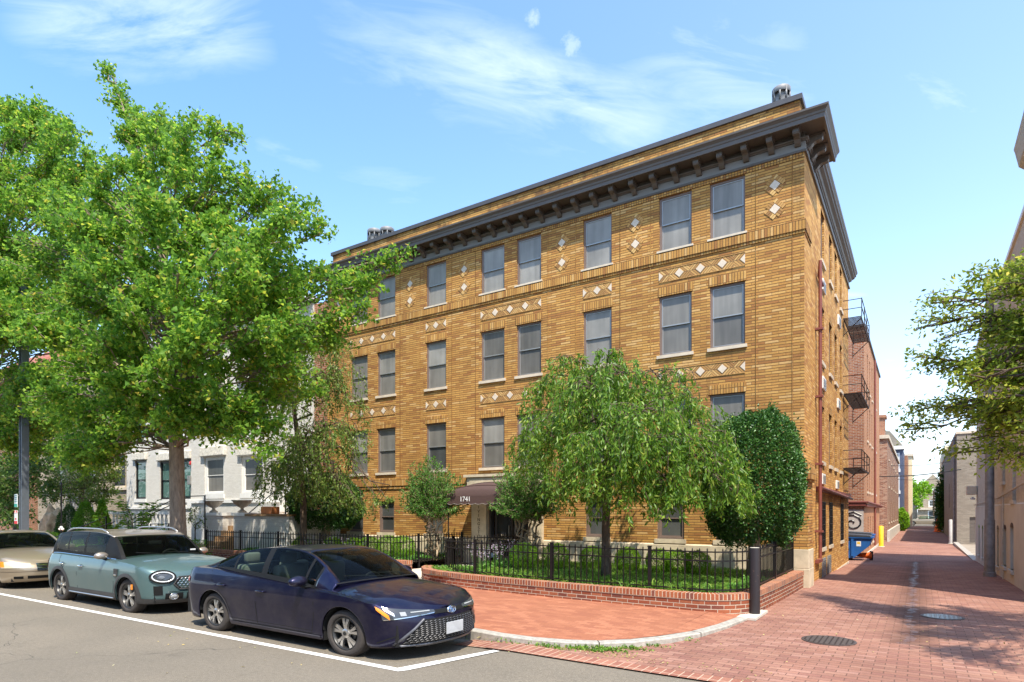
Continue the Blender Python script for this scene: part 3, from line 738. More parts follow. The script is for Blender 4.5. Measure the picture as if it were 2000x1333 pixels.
bor = [(-5.15,6.42,6.98),(-4.3,6.36,6.86),(-3.4,6.34,6.60),(-2.4,6.32,6.56),(-1.2,6.33,6.56),(1,6.33,6.56),(6,6.33,6.56),(12,6.33,6.56)]
for (xa,y0,y1),(xb,y2,y3) in zip(bor, bor[1:]): g.face([(xa,y0,.012-.045*(xa<-4.4)),(xb,y2,.012),(xb,y3,.012),(xa,y1,.012-.06*(xa<-4.4))])
struct(g, 'border_strip', M_STRIP)
# kerb : outer edge plan with face heights
KO = [(-90,6.98),(-12,6.98),(-5.3,6.88),(-4.7,6.80),(-4.2,6.80),(-3.75,6.90),(-3.35,7.08),(-3.0,7.42),(-2.72,7.88),(-2.5,8.5),(-2.36,9.3),(-2.28,10.2),(-2.24,11.3)]
ztop = lambda i: .08 if i < 9 else .08 - .012*(i-8)
zbot = lambda i: -.08 if i < 4 else (-.06, -.05, -.03, -.01, 0., 0., 0., 0., 0.)[i-4]
def inset(path, d):
    out = []
    for i, p in enumerate(path):
        a = Vector(path[max(i-1,0)]); b = Vector(path[min(i+1,len(path)-1)]); t = (b-a).normalized(); n_ = Vector((-t.y, t.x)); out.append((p[0]+n_.x*d, p[1]+n_.y*d))
    return out
KI = inset(KO, .15)
k = MB()
for i in range(len(KO)-1):
    a, b, c, d = KO[i], KO[i+1], KI[i+1], KI[i]
    gap = .004
    k.face([(a[0],a[1],ztop(i)-.015),(b[0],b[1],ztop(i+1)-.015),(*inset(KO,.015)[i+1],ztop(i+1)),(*inset(KO,.015)[i],ztop(i))])
    k.face([(*inset(KO,.015)[i],ztop(i)),(*inset(KO,.015)[i+1],ztop(i+1)),(c[0],c[1],ztop(i+1)),(d[0],d[1],ztop(i))])
    k.face([(a[0],a[1],zbot(i)-.05),(b[0],b[1],zbot(i+1)-.05),(b[0],b[1],ztop(i+1)-.015),(a[0],a[1],ztop(i)-.015)])
struct(k, 'kerb', M_GRANITE)
j = MB()
for (x, y) in ((-3.35,7.08),(-5.3,6.88),(-8.5,6.95),(-2.46,8.7)):
    i = min(range(len(KO)), key=lambda q: (KO[q][0]-x)**2+(KO[q][1]-y)**2); a = Vector(KO[i]); b = Vector(KI[i]); n_ = (b-a).normalized(); t_ = Vector((-n_.y, n_.x))*.006
    j.face([(*(a-t_-n_*.002),ztop(i)+.003),(*(a+t_-n_*.002),ztop(i)+.003),(*(b+t_),ztop(i)+.003),(*(b-t_),ztop(i)+.003)])
    j.face([(*(a-t_-n_*.003),zbot(i)),(*(a+t_-n_*.003),zbot(i)),(*(a+t_-n_*.003),ztop(i)+.003),(*(a-t_-n_*.003),ztop(i)+.003)])
struct(j, 'kerb_joint', M_SOIL)
s = MB()   # sidewalk: from kerb inner edge back to the garden walls
def shz(y): return .08 + max(0, min(1, (y-7)/3.2))*.02
for i in range(len(KI)-1):
    a, b = KI[i], KI[i+1]
    xa, xb = a[0], b[0]
    yB = 13.2 if xb <= -5 else 10.7
    if i < 8:
        n_ = 3
        for q in range(n_):
            f0, f1 = q/n_, (q+1)/n_
            pa0 = a[1]+(yB-a[1])*f0; pa1 = a[1]+(yB-a[1])*f1; pb0 = b[1]+(yB-b[1])*f0; pb1 = b[1]+(yB-b[1])*f1
            s.face([(xa,pa0,shz(pa0)),(xb,pb0,shz(pb0)),(xb,pb1,shz(pb1)),(xa,pa1,shz(pa1))])
poly = [KI[8]] + KI[9:] + [(KI[8][0],11.3)]
pz = [shz(KI[8][1])]+[ztop(q)+.001 for q in range(9,13)]+[.1]
s.face([(x,y,z_) for (x,y),z_ in zip(poly, pz)])
s.face([(-3.0,10.7,.1),(KI[8][0],10.7,.1),(KI[8][0],11.3,.1),(-3.0,11.3,.1)])
struct(s, 'sidewalk', M_SIDEWALK)
p = MB(); p.face([(-11.9,12.0,.106),(-9.4,12.0,.106),(-9.2,15.45,.106),(-11.9,15.45,.106)]); p.face([(-11.2,10.9,.104),(-9.6,10.9,.104),(-9.4,12.0,.106),(-11.9,12,.106)]); struct(p, 'entrance_path', M_CONC)
for x in np.arange(-12, -3, .7): pass
# garden soil
p = MB(); p.face([(-9.55,11.3,.3),(-9.3,10.6,.3),(-3.1,10.4,.3),(-2.4,10.9,.3),(-2.4,15.5,.3),(-9.4,15.5,.3)]); struct(p, 'garden_bed', M_SOIL)
p = MB(); p.face([(-20,12.35,.3),(-11.9,12.35,.3),(-11.95,15.5,.3),(-20,15.5,.3)]); struct(p, 'garden_bed', M_SOIL)
p = MB(); p.face([(-60,9.4,.12),(-23.5,9.4,.12),(-23.5,18,.3),(-60,18,.3)]); struct(p, 'garden_bed', M_SOIL)

# garden walls ------------------------------------------------------
def garden_wall(path, z0, z1, label, group, th=.2):
    t = thing('garden_wall', label, 'garden wall', (path[0][0], path[0][1], z0), group=group); L = 0
    body = MB(); cap = MB(); ins = inset(path, th); outc = inset(path, -.012); insc = inset(path, th+.015); zc = z1-.1
    for i in range(len(path)-1):
        a, b = path[i], path[i+1]; l = math.dist(a, b)
        body.face([(*a,z0),(*b,z0),(*b,zc),(*a,zc)], [(L,z0),(L+l,z0),(L+l,zc),(L,zc)])
        c, d = ins[i], ins[i+1]; body.face([(*d,z0),(*c,z0),(*c,zc),(*d,zc)], [(L+l,z0),(L,z0),(L,zc),(L+l,zc)])
        A, B, C, D = outc[i], outc[i+1], insc[i+1], insc[i]
        cap.face([(*A,zc),(*B,zc),(*B,z1),(*A,z1)], [(L,0),(L+l,0),(L+l,.1),(L,.1)])
        cap.face([(*A,z1),(*B,z1),(*C,z1),(*D,z1)], [(L,.1),(L+l,.1),(L+l,.3),(L,.3)])
        cap.face([(*C,zc),(*D,zc),(*D,z1),(*C,z1)], [(L+l,0),(L,0),(L,.1),(L+l,.1)])
        cap.face([(*B,zc),(*A,zc),(*D,zc),(*C,zc)], [(L+l,0),(L,0),(L,.1),(L+l,.1)])
        L += l
    for i, e in ((0,1),(-1,-2)):
        a, b = path[i], ins[i]; q = [(*a,z0),(*b,z0),(*b,zc),(*a,zc)]; body.face(q if i else q[::-1], [(0,z0),(.2,z0),(.2,zc),(0,zc)])
        a, b = outc[i], insc[i]; cap.face([(*a,zc),(*b,zc),(*b,z1),(*a,z1)], [(0,0),(.2,0),(.2,.1),(0,.1)])
    CUR[0] = t; P(body, 'wall_body', M_GARDEN); P(cap, 'coping', M_ROWLOCK)
    for o, p_ in PEND: o.parent = p_
    PEND.clear(); keep(t); return t
arcpts = lambda cx, cy, r, a0, a1, n: [(cx+r*math.cos(R(a0+(a1-a0)*i/n)), cy+r*math.sin(R(a0+(a1-a0)*i/n))) for i in range(n+1)]
GW = [(-10.35,11.75),(-10.1,11.35)] + [(-9.7,10.98),(-9.1,10.72),(-8.2,10.5),(-7,10.33),(-5.5,10.2),(-4.2,10.13),(-3.4,10.13)] + arcpts(-3.15,10.98,.86,-80,-8,8) + [(-2.24,12.5),(-2.21,14.0),(-2.2,15.36)]
garden_wall(GW, -.05, .38, 'low curved red brick garden wall under the right hand railings', 'low brick garden walls')
garden_wall([(-20.6,12.15),(-16,12.12),(-12.6,12.1),(-11.3,12.12)], .05, .42, 'low straight red brick garden wall behind the parked cars', 'low brick garden walls')

# railings -----------------------------------------------------------
def railing(path, zb, zt, label, group, sp_=.125, fin=.06, post_every=2.1):
    t = thing('iron_railing', label, 'fence', (*path[0], zb), group=group); CUR[0] = t
    pts = []; acc = 0; seg = [math.dist(a, b) for a, b in zip(path, path[1:])]; tot = sum(seg); N = int(tot/sp_)
    def at(s_):
        for (a, b), l in zip(zip(path, path[1:]), seg):
            if s_ <= l+1e-9: return (a[0]+(b[0]-a[0])*s_/l, a[1]+(b[1]-a[1])*s_/l)
            s_ -= l
        return path[-1]
    m = MB(); h = .0085
    for i in range(N+1):
        x, y = at(tot*i/N); m.box(x-h, x+h, y-h, y+h, zb, zt+fin-.02); b = len(m.v)
        m.v.extend([(x-h,y-h,zt+fin-.02),(x+h,y-h,zt+fin-.02),(x+h,y+h,zt+fin-.02),(x-h,y+h,zt+fin-.02),(x,y,zt+fin+.01)])
        for q in range(4): m.idx([b+q, b+(q+1)%4, b+4])
    P(m, 'pickets', M_BLACK)
    for z in (zt, zt-.15, zb+.1):
        m = MB()
        for a, b in zip(path, path[1:]):
            d = Vector((b[0]-a[0], b[1]-a[1], 0)); L = d.length; d.normalize(); n_ = Vector((-d.y, d.x, 0))
            m.obox(((a[0]+b[0])/2,(a[1]+b[1])/2,z), d, n_, (0,0,1), L/2+.006, .016, .011)
        P(m, 'rail', M_BLACK)
    K = max(1, round(tot/post_every))
    for i in range(K+1):
        x, y = at(tot*i/K); m = MB(); m.box(x-.026, x+.026, y-.026, y+.026, zb-.1, zt+.06); m.box(x-.034, x+.034, y-.034, y+.034, zt+.06, zt+.075); P(m, 'post', M_BLACK)
    for o, p_ in PEND: o.parent = p_
    PEND.clear(); keep(t); return t
railing([(-9.55,11.9),(-9.3,11.25),(-8.6,10.86),(-7.4,10.68),(-5.6,10.5),(-4.0,10.42),(-3.3,10.42)]+arcpts(-3.1,11.1,.7,-80,-10,5)+[(-2.42,12.6),(-2.42,15.3)], .32, 1.05, 'black iron railing curving round the right hand garden to the alley', 'black iron railings')
railing([(-9.55,11.9),(-9.4,13.6),(-9.2,15.2)], .32, 1.05, 'short black iron railing along the right side of the entrance path', 'black iron railings')
railing([(-20.9,12.25),(-16.5,12.25),(-11.95,12.25),(-11.95,15.3)], .25, 1.02, 'black iron railing round the left hand garden behind the parked cars', 'black iron railings')
# manholes, bollards ---------------------------------------------------
def manhole(x, y, r, z, label, rough):
    t = thing('manhole_cover', label, 'manhole cover', (x, y, z)); m = MB()
    m.lathe([(r,0),(r,.007),(r-.03,.009),(r-.035,.004),(0,.004)], (0,0,0), 40); m.build('frame_ring', plain('cast_iron_ring', (.10,.075,.065), .55, .4), t)
    M = NT('manhole_iron_%d' % int(rough*100)); o_ = M.obj(); ck = M.n('ShaderNodeTexVoronoi', distance='CHEBYCHEV'); ck.inputs['Scale'].default_value = 16; ck.inputs['Randomness'].default_value = 0; M.l(o_, ck.inputs['Vector'])
    k_ = M.ramp(ck.outputs[0], [(.3,(1,1,1)),(.42,(0,0,0))]); M.set(Base_Color=M.mix(k_, (.05,.035,.03), (.13,.105,.09)), Roughness=rough, Metallic=.5); M.bump(k_, .8, .01)
    m = MB(); m.lathe([(r-.04,0),(r-.04,.008),(0,.008)], (0,0,.002), 40); m.build('lid', M.m, t)
manhole(-1.01, 9.2, .33, .008, 'dark round manhole cover nearest the camera in the alley bricks', .6)
manhole(.31, 12.28, .3, .008, 'shiny round manhole cover beside the wet strip of the alley', .28)
t = thing('bollard', 'scuffed black steel bollard at the corner of the garden wall', 'bollard', (-2.27, 10.72, .04)); m = MB()
MB_ = NT('scuffed_black_paint'); kk = MB_.ramp(MB_.noise(MB_.obj(), 9, 6, .7), [(.64,(0,0,0)),(.68,(1,1,1))]); MB_.set(Base_Color=MB_.mix(kk, (.022,.018,.02), (.28,.15,.11)), Roughness=.45); MB_ = MB_.m
m.smooth = True; m.lathe([(.085,0),(.085,1.07),(.082,1.09)], (0,0,0), 24); m.smooth = False; m.build('post', MB_, t); m = MB(); m.lathe([(.082,1.085),(.07,1.092),(0,1.092)], (0,0,0), 24); m.build('cap', M_CONC, t)
m = MB(); m.box(-.3,.12,-.5,.45,-.03,.006); o = m.build('concrete_pad', M_CONC, t)
# ================================================================ plants
def leaf_mat(name, stops, trans=.35, rough=.5, hue=.0, spec=.3):
    t = NT(name); g = t.n('ShaderNodeNewGeometry')
    c = t.ramp(g.outputs['Random Per Island'], [(p, q) for p, q in stops])
    t.set(Base_Color=c, Roughness=rough); t.b.inputs['Specular IOR Level'].default_value = spec
    tr = t.n('ShaderNodeBsdfTranslucent'); mx = t.n('ShaderNodeMixShader'); mx.inputs[0].default_value = trans
    hs_ = t.n('ShaderNodeHueSaturation'); hs_.inputs['Value'].default_value = 1.5; hs_.inputs['Hue'].default_value = .485; t.l(c, hs_.inputs['Color'])
    t.l(hs_.outputs[0], tr.inputs[0]); t.l(t.b.outputs[0], mx.inputs[1]); t.l(tr.outputs[0], mx.inputs[2]); t.l(mx.outputs[0], t.out.inputs[0]); return t.m
def bark_mat(name, a, b, sc=5.):
    t = NT(name); P_ = t.obj(); mp_ = t.n('ShaderNodeMapping'); t.l(P_, mp_.inputs[0]); mp_.inputs['Scale'].default_value = (sc*3, sc*3, sc*.6)
    n = t.noise(mp_.outputs[0], 1., 6, .7); t.set(Base_Color=t.ramp(n, [(.32, a), (.66, b)]), Roughness=.9); t.bump(n, 1., .03); return t.m
L_GINK = leaf_mat('ginkgo_leaf', [(0,(0.071,0.177,.022)),(.3,(0.113,0.260,.03)),(.6,(0.166,0.338,.036)),(.88,(0.255,0.426,.045)),(.97,(0.428,0.478,.06)),(1,(0.546,0.437,.07))], .56)
L_WEEP = leaf_mat('weeping_leaf', [(0,(0.065,0.156,.018)),(.4,(0.119,0.250,.026)),(.75,(0.188,0.343,.042)),(.95,(0.311,0.447,.06)),(1,(0.430,0.468,.1))], .55, .4, spec=.5)
L_CHER = leaf_mat('cherry_leaf', [(0,(0.069,0.135,.02)),(.5,(0.127,0.218,.035)),(.9,(0.218,0.302,.06)),(1,(0.322,0.312,.12))], .38, .42)
L_MYRT = leaf_mat('myrtle_leaf', [(0,(.045,.14,.022)),(.5,(.085,.22,.034)),(.92,(.16,.31,.05)),(1,(.34,.30,.13))], .3, .5)
L_HOLLY = leaf_mat('holly_leaf', [(0,(.022,.075,.012)),(.5,(.04,.12,.018)),(.9,(.07,.18,.028)),(1,(.14,.27,.045))], .18, .4, spec=.5)
L_BOX = leaf_mat('boxwood_leaf', [(0,(0.115,0.260,.016)),(.5,(0.196,0.395,.025)),(1,(0.322,0.520,.05))], .45)
L_RT = leaf_mat('zelkova_leaf', [(0,(0.111,0.175,.02)),(.5,(0.209,0.302,.03)),(.85,(0.320,0.419,.045)),(1,(0.554,0.513,.1))], .55)
L_DARK = leaf_mat('shade_leaf', [(0,(.03,.075,.014)),(.5,(.06,.13,.022)),(.9,(.12,.21,.035)),(1,(.26,.32,.08))], .35)
L_BLOOM = leaf_mat('cream_blossom', [(0,(.45,.40,.25)),(.5,(.62,.56,.38)),(1,(.3,.36,.12))], .3)
L_CONE = leaf_mat('arborvitae_leaf', [(0,(.05,.16,.01)),(.5,(.10,.26,.014)),(1,(.20,.38,.02))], .25)
L_CONED = leaf_mat('dark_arborvitae_leaf', [(0,(.02,.06,.012)),(.5,(.035,.10,.016)),(1,(.07,.17,.02))], .25)
L_GRASS = leaf_mat('liriope_blade', [(0,(0.065,0.177,.02)),(.5,(0.130,0.281,.03)),(.9,(0.247,0.395,.06)),(1,(0.390,0.468,.1))], .35)
L_IVY = leaf_mat('ivy_leaf', [(0,(.045,.15,.02)),(.6,(.11,.28,.04)),(1,(.24,.40,.10))], .3)
L_HOSTA = leaf_mat('hosta_flower', [(0,(.52,.40,.55)),(.6,(.62,.52,.64)),(1,(.4,.28,.42))], .3)
BK_GREY = bark_mat('grey_brown_bark', (.15,.11,.075), (.38,.30,.215))
BK_DARK = bark_mat('dark_bark', (.05,.035,.025), (.16,.11,.075))
BK_MYRT = bark_mat('pale_myrtle_bark', (.26,.18,.11), (.46,.36,.24), 3)

def leafmesh(name, pos, axis, L, W, mat, parent, shape='rhomb', nrm=None, fold=.25):
    """pos (N,3) leaf base; axis (N,3) unit leaf direction; one folded 4-gon pair per leaf"""
    N = len(pos); rn = rng.normal(size=(N,3))
    if nrm is not None: rn = nrm + rn*.55
    side = np.cross(axis, rn); side /= (np.linalg.norm(side, axis=1, keepdims=True)+1e-9)
    up = np.cross(side, axis)
    Lr = (L*rng.uniform(.65,1.25,N))[:,None]; Wr = (W*rng.uniform(.7,1.2,N))[:,None]
    k = .5 if shape == 'rhomb' else .85
    a = pos; b = pos+axis*Lr*k+side*Wr*.5+up*Wr*fold; c = pos+axis*Lr-(up*Lr*.12 if shape == 'rhomb' else 0); d = pos+axis*Lr*k-side*Wr*.5+up*Wr*fold
    V = np.stack([a,b,c,d],1).reshape(-1,3)
    me = bpy.data.meshes.new(name); me.vertices.add(4*N); me.vertices.foreach_set('co', V.ravel().astype(np.float32))
    # two triangles sharing the midrib
    idx = np.arange(N)[:,None]*4; tri = np.concatenate([idx+np.array([0,1,2]), idx+np.array([0,2,3])],1).reshape(-1)
    me.loops.add(6*N); me.loops.foreach_set('vertex_index', tri.astype(np.int32)); me.polygons.add(2*N)
    me.polygons.foreach_set('loop_start', (np.arange(2*N)*3).astype(np.int32)); me.polygons.foreach_set('loop_total', np.full(2*N, 3, np.int32))
    me.materials.append(mat); me.update(); me.validate()
    o = bpy.data.objects.new(name, me); COL.objects.link(o); o.parent = parent; return o
def unit(v): return v/(np.linalg.norm(v, axis=-1, keepdims=True)+1e-9)
def curve(p0, p1, rise, n=9, wob=.12):
    p0, p1 = np.array(p0, float), np.array(p1, float); t = np.linspace(0,1,n)[:,None]; L = np.linalg.norm(p1-p0)
    mid = p0*.5+p1*.5 + np.array([0,0,rise*L]); c = (1-t)**2*p0+2*t*(1-t)*mid+t*t*p1
    w = rng.normal(size=(n,3))*wob*L*.12; w[0] = 0; w[-1] = 0; return c+w
def along(c, s):
    k = np.clip(s, 0, .9999)*(len(c)-1); i = k.astype(int); f = (k-i)[:,None]; return c[i]*(1-f)+c[np.minimum(i+1,len(c)-1)]*f

def lobed_tree(name, label, cat, trunk, tr, lobes, leafm, barkm, per_m3=900, tl=(.35,.9), L=.085, W=.085, shape='fan', group=None, rise=.12, lo=None, nb=None, droop=0., hang=0., crownname='crown', gap=1.0, lean=.5, limb_r=.05, upz=.25, extra_trunks=(), maxleaf=200000, twigs_per=26, lpt=22, clump=0, cden=1.5):
    """trunk + limbs that reach every lobe of the crown; twigs fill the lobes, leaves follow the twigs"""
    T = thing(name, label, cat, trunk[0], group=group); base = np.array(trunk[0], float)
    m = MB(); tp = np.array(trunk, float)
    if clump:      # break broad lobes into separate sprays so that the crown has gaps, light tops and dark hollows
        nl = []
        for (x, y, z, r) in lobes:
            if r < clump*1.5: nl.append((x,y,z,r)); continue
            for _ in range(int(cden*(r/clump)**2)):
                d = unit(rng.normal(size=3)); q = d*r*rng.uniform(.35,1.05)*np.array([1,1,.85]); nl.append((x+q[0], y+q[1], z+q[2], clump*rng.uniform(.75,1.25)))
        lobes = nl
    # smooth trunk
    tt = np.linspace(0,1,max(10,len(tp)*4)); tc_ = np.array([[np.interp(q, np.linspace(0,1,len(tp)), tp[:,k]) for k in range(3)] for q in tt]); rr = np.interp(tt, np.linspace(0,1,len(tr)), tr)
    rr[0] *= 1.25
    m.tube([tuple(p-base) for p in tc_], list(rr), 14)
    for ep, er in extra_trunks: m.tube([tuple(np.array(p)-base) for p in curve(ep[0], ep[1], .08, 8)], list(np.linspace(er, er*.4, 8)), 8)
    PA = []; PO = []; tw = MB(); top = tp[-1]
    for (x, y, z, r) in lobes:
        ctr = np.array([x, y, z]); 
        hd = math.hypot(x-base[0], y-base[1])
        zt = z - hd*lean*rng.uniform(.5,1.1) - .3; zt = min(max(zt, (lo if lo is not None else base[2]+.45*(top[2]-base[2]))+(rng.uniform(0,2.4)*rng.uniform(0,1) if clump else 0)), top[2])
        i = int(np.argmin(abs(tc_[:,2]-zt))); s0 = tc_[i]
        c = curve(s0, ctr + rng.normal(size=3)*r*.2, rise); Lc = np.linalg.norm(ctr-s0)
        r0 = min(rr[i]*.45, limb_r*(.3+.12*Lc)*(.38 if clump else 1)); m.tube([tuple(p-base) for p in c], list(np.linspace(r0, .012, len(c))), 6)
        nt_ = int(max(6, twigs_per*r*r*gap)); ns = max(1, int(Lc*.6))
        # twigs fan out of the lobe's limb in all directions of the lobe
        for q in range(nt_):
            d = unit(rng.normal(size=3)+np.array([0,0,upz])); e = ctr + d*r*rng.uniform(.55,1.12)*np.array([1,1,.8])
            s1 = along(c, np.array([rng.uniform(.62,1.)]))[0]; tc2 = curve(s1, e, rng.uniform(-.05,.12), 6, .35)
            if q % 3 == 0: m.tube([tuple(p-base) for p in tc2], list(np.linspace(.016,.004,6)), 3, cap=False)
            n = max(4, int(lpt*rng.uniform(.6,1.2))); s = rng.uniform(.3,1.05,n); p = along(tc2, s)
            dd = unit(tc2[-1]-tc2[0]); PO.append(p+rng.normal(size=(n,3))*.055); PA.append(unit(dd*.6+rng.normal(size=(n,3))*.8+np.array([0,0,-.25-hang])))
        for q in range(ns*3):   # sparse leaves along the limb itself
            s = rng.uniform(.35,.95,6); p = along(c, s); PO.append(p+rng.normal(size=(6,3))*.12); PA.append(unit(rng.normal(size=(6,3))+np.array([0,0,-.3])))
    PO = np.concatenate(PO); PA = np.concatenate(PA)
    if lo is not None: k = PO[:,2] > lo-1.; PO, PA = PO[k], PA[k]
    m.build('trunk', barkm, T, smooth=True)
    leafmesh(crownname, PO-base, PA, L, W, leafm, T, shape, fold=.15)
    return T, len(PO)

GINK = [(-21.1,9.2,15.4,.35),(-20.4,9.2,14.3,.55),(-19.6,9,13.2,.8),(-18.2,9,12.2,1.),(-15.3,8.6,11.4,.5),(-13.6,8.4,10.6,.48),(-16.0,8.4,10.7,1.05),(-12.9,8,9.2,1.0),(-11.8,8.4,8.6,.6),(-11.3,8.8,8.35,.45),(-10.9,9,7.9,.42),(-10.9,8.6,6.9,.9),(-10.5,9.6,6.8,.45),(-9.9,10.2,7.35,.30),(-9.55,10.2,7.45,.28),(-10.3,10,6.85,.4),(-10.3,9.6,6.1,.5),(-10.5,7.4,6.8,.85),(-10.9,9.2,5.6,.62),(-10.5,7.4,5.4,.95),(-11.2,7,4.4,.75),(-11.6,7.6,3.6,.47),(-10.9,6.6,5.9,1.1),(-11.0,6.2,4.7,.85),(-13.0,6.6,7.6,1.25),(-12.8,6.2,5.9,1.2),(-14.5,6.6,4.7,1.0),(-17.7,7.2,3.6,.7),(-16.5,7.4,3.4,.5),(-18.2,7.2,5.7,1.3),(-21.1,7.8,8.3,1.6),(-17.1,7.2,9.4,1.5),(-17.2,9,4.2,.7),(-12.0,8.8,4.6,.69),(-16.9,10.5,10.1,1.5),(-21.0,10.5,8.4,1.9),(-16.4,10.8,7.1,1.5),(-14.6,8.2,9.0,1.2),(-13.6,9.5,7.2,1.2),(-15.2,6.8,6.6,1.2),(-19.5,8,10.2,1.4),(-18.9,7.6,3.9,.7),(-19.8,7.8,4.8,.9),(-17.2,6.8,4.4,.9),(-15.7,6.2,5.6,1.),(-13.8,5.8,5.2,.7),(-12.4,6.4,4.2,.8),(-13.2,7.2,3.6,.6),(-14.4,7.2,9.6,1.),(-17.6,7.6,7.4,1.3),(-12.2,7.4,7.6,.9),(-14.0,10.2,5.4,1.2),(-18.5,10,5.6,1.4),(-11.8,8,6.6,1.),(-14.9,6,7.4,.9),(-18.4,6.6,8.2,1.1),(-19.8,7.8,3.2,.5),(-18.9,7.4,3.0,.5),(-20.5,8,3.6,.6),(-18,7,3.2,.5),(-12.2,7.2,3.4,.45),(-11.2,7.4,3.7,.5),(-13.0,7.0,3.6,.45),(-10.6,8,4.6,.5),(-11.4,8,4.0,.45),(-11.2,8.4,4.7,.5),(-11.2,8.8,5.5,.5),(-12.3,7.6,3.4,.4),(-11.9,7.8,3.8,.5),(-11.3,8,3.4,.3),(-11.1,7.2,3.2,.36),(-10.9,7.6,2.9,.3),(-12.1,7.4,3.8,.37),(-12.3,7.2,4.2,.4),(-14.4,7,4.0,.46),(-14.0,7,4.4,.45),(-15.4,7,3.6,.47),(-17.3,7.3,3.0,.45),(-18.8,7.4,3.4,.55),(-19.4,7.4,4.2,.6),(-15.9,7,4.2,.54),(-10.8,8,3.5,.36),(-12.7,6.8,3.9,.36),(-18.2,7.2,3.1,.5),(-16.4,7,3.3,.45)]
_, n = lobed_tree('ginkgo_tree', 'large leafy green ginkgo street tree with thick trunk beside the teal parked car', 'tree',
    [(-15.1,8.2,.0),(-15.25,8.2,1.6),(-15.3,8.2,3.2),(-15.6,8.25,5.2),(-15.9,8.3,7.2),(-16.8,8.5,9.4),(-18.4,8.8,11.8),(-20.2,9.1,14.2)], [.205,.178,.165,.15,.125,.1,.06,.02], GINK, L_GINK, BK_GREY, twigs_per=100, lpt=26, L=.085, W=.10, lo=3.2, limb_r=.085, clump=.40, cden=1.0, lean=.35)
print('ginkgo leaves', n)
GINK2 = [(-25.5,9,15.3,.75),(-23.6,9,14.3,.65),(-23.9,9,13.3,1.1),(-27.3,9,16.0,.9),(-22.4,9,12.6,.75),(-28.8,9,16.6,.8),(-27.6,9.6,16.3,.7),(-25.6,9,15.4,.7),(-24.2,9,14.4,.7),(-28.0,8,15.0,1.5),(-25.2,8,13.3,1.5),(-22.8,9.2,13.0,1.0),(-27.6,7.6,12.0,2.1),(-24.7,8.4,11.2,1.7),(-25.4,10.5,9.2,2.2),(-22.9,10.6,12.0,1.3),(-23.1,7.2,8.5,1.7),(-23.5,8,6.4,1.4),(-28.5,8,7.6,2.2),(-26.8,8.5,5.4,1.3),(-31.9,9,11.2,2.2),(-25.2,8.4,4.6,1.3),(-23.2,8,4.9,1.0),(-24,7.4,7.4,1.4),(-26,7.6,9.4,1.8)]
_, n = lobed_tree('ginkgo_tree', 'second ginkgo tree at the left edge whose crown runs out of the picture', 'tree',
    [(-29.6,8.1,0),(-29.6,8.1,4),(-29.4,8.2,8),(-29,8.6,12),(-28.6,9,16)], [.22,.2,.14,.08,.02], GINK2, L_GINK, BK_GREY, twigs_per=80, lpt=24, L=.10, W=.115, lo=3.6, limb_r=.085, clump=.55, cden=1.3)
print('ginkgo2', n)
RT = [(.7,11.5,5.15,.30),(1.0,11,5.0,.43),(.2,12,5.0,.30),(-.02,12.5,4.85,.24),(.5,11.5,4.5,.42),(.9,11,4.3,.5),(.05,12,4.2,.30),(.4,11.5,3.8,.42),(.9,10.8,3.6,.5),(-.1,12.4,3.4,.28),(-.22,12.6,3.1,.22),(.2,12,3.2,.36),(.7,11.5,3.05,.45),(1.0,11,3.0,.42),(.4,12,2.65,.22),(.9,11.4,2.55,.28),(1.2,11,2.5,.3),(1.3,11,3.8,.6),(1.3,11,4.7,.49),(1.4,10.5,3.2,.55),
      (2.3,10,5.5,.8),(2.3,11,4.2,.8),(3.2,9.0,5.8,.8),(2.6,8.2,5.2,.6),(3.9,10.5,6.2,.9),(2.1,9.2,4.0,.4),(3.0,6.6,5.4,.6)]
_, n = lobed_tree('alley_tree', 'fine leaved green tree reaching in over the alley from the right edge', 'tree',
    [(3.9,10.2,0),(3.8,10.2,1.6),(3.5,10.2,3),(3.4,10,5)], [.16,.14,.12,.06], RT, L_RT, BK_DARK, twigs_per=260, lpt=15, L=.085, W=.038, shape='rhomb', lo=2.2, limb_r=.03, lean=.35, clump=.24, cden=1.25)
print('right', n)
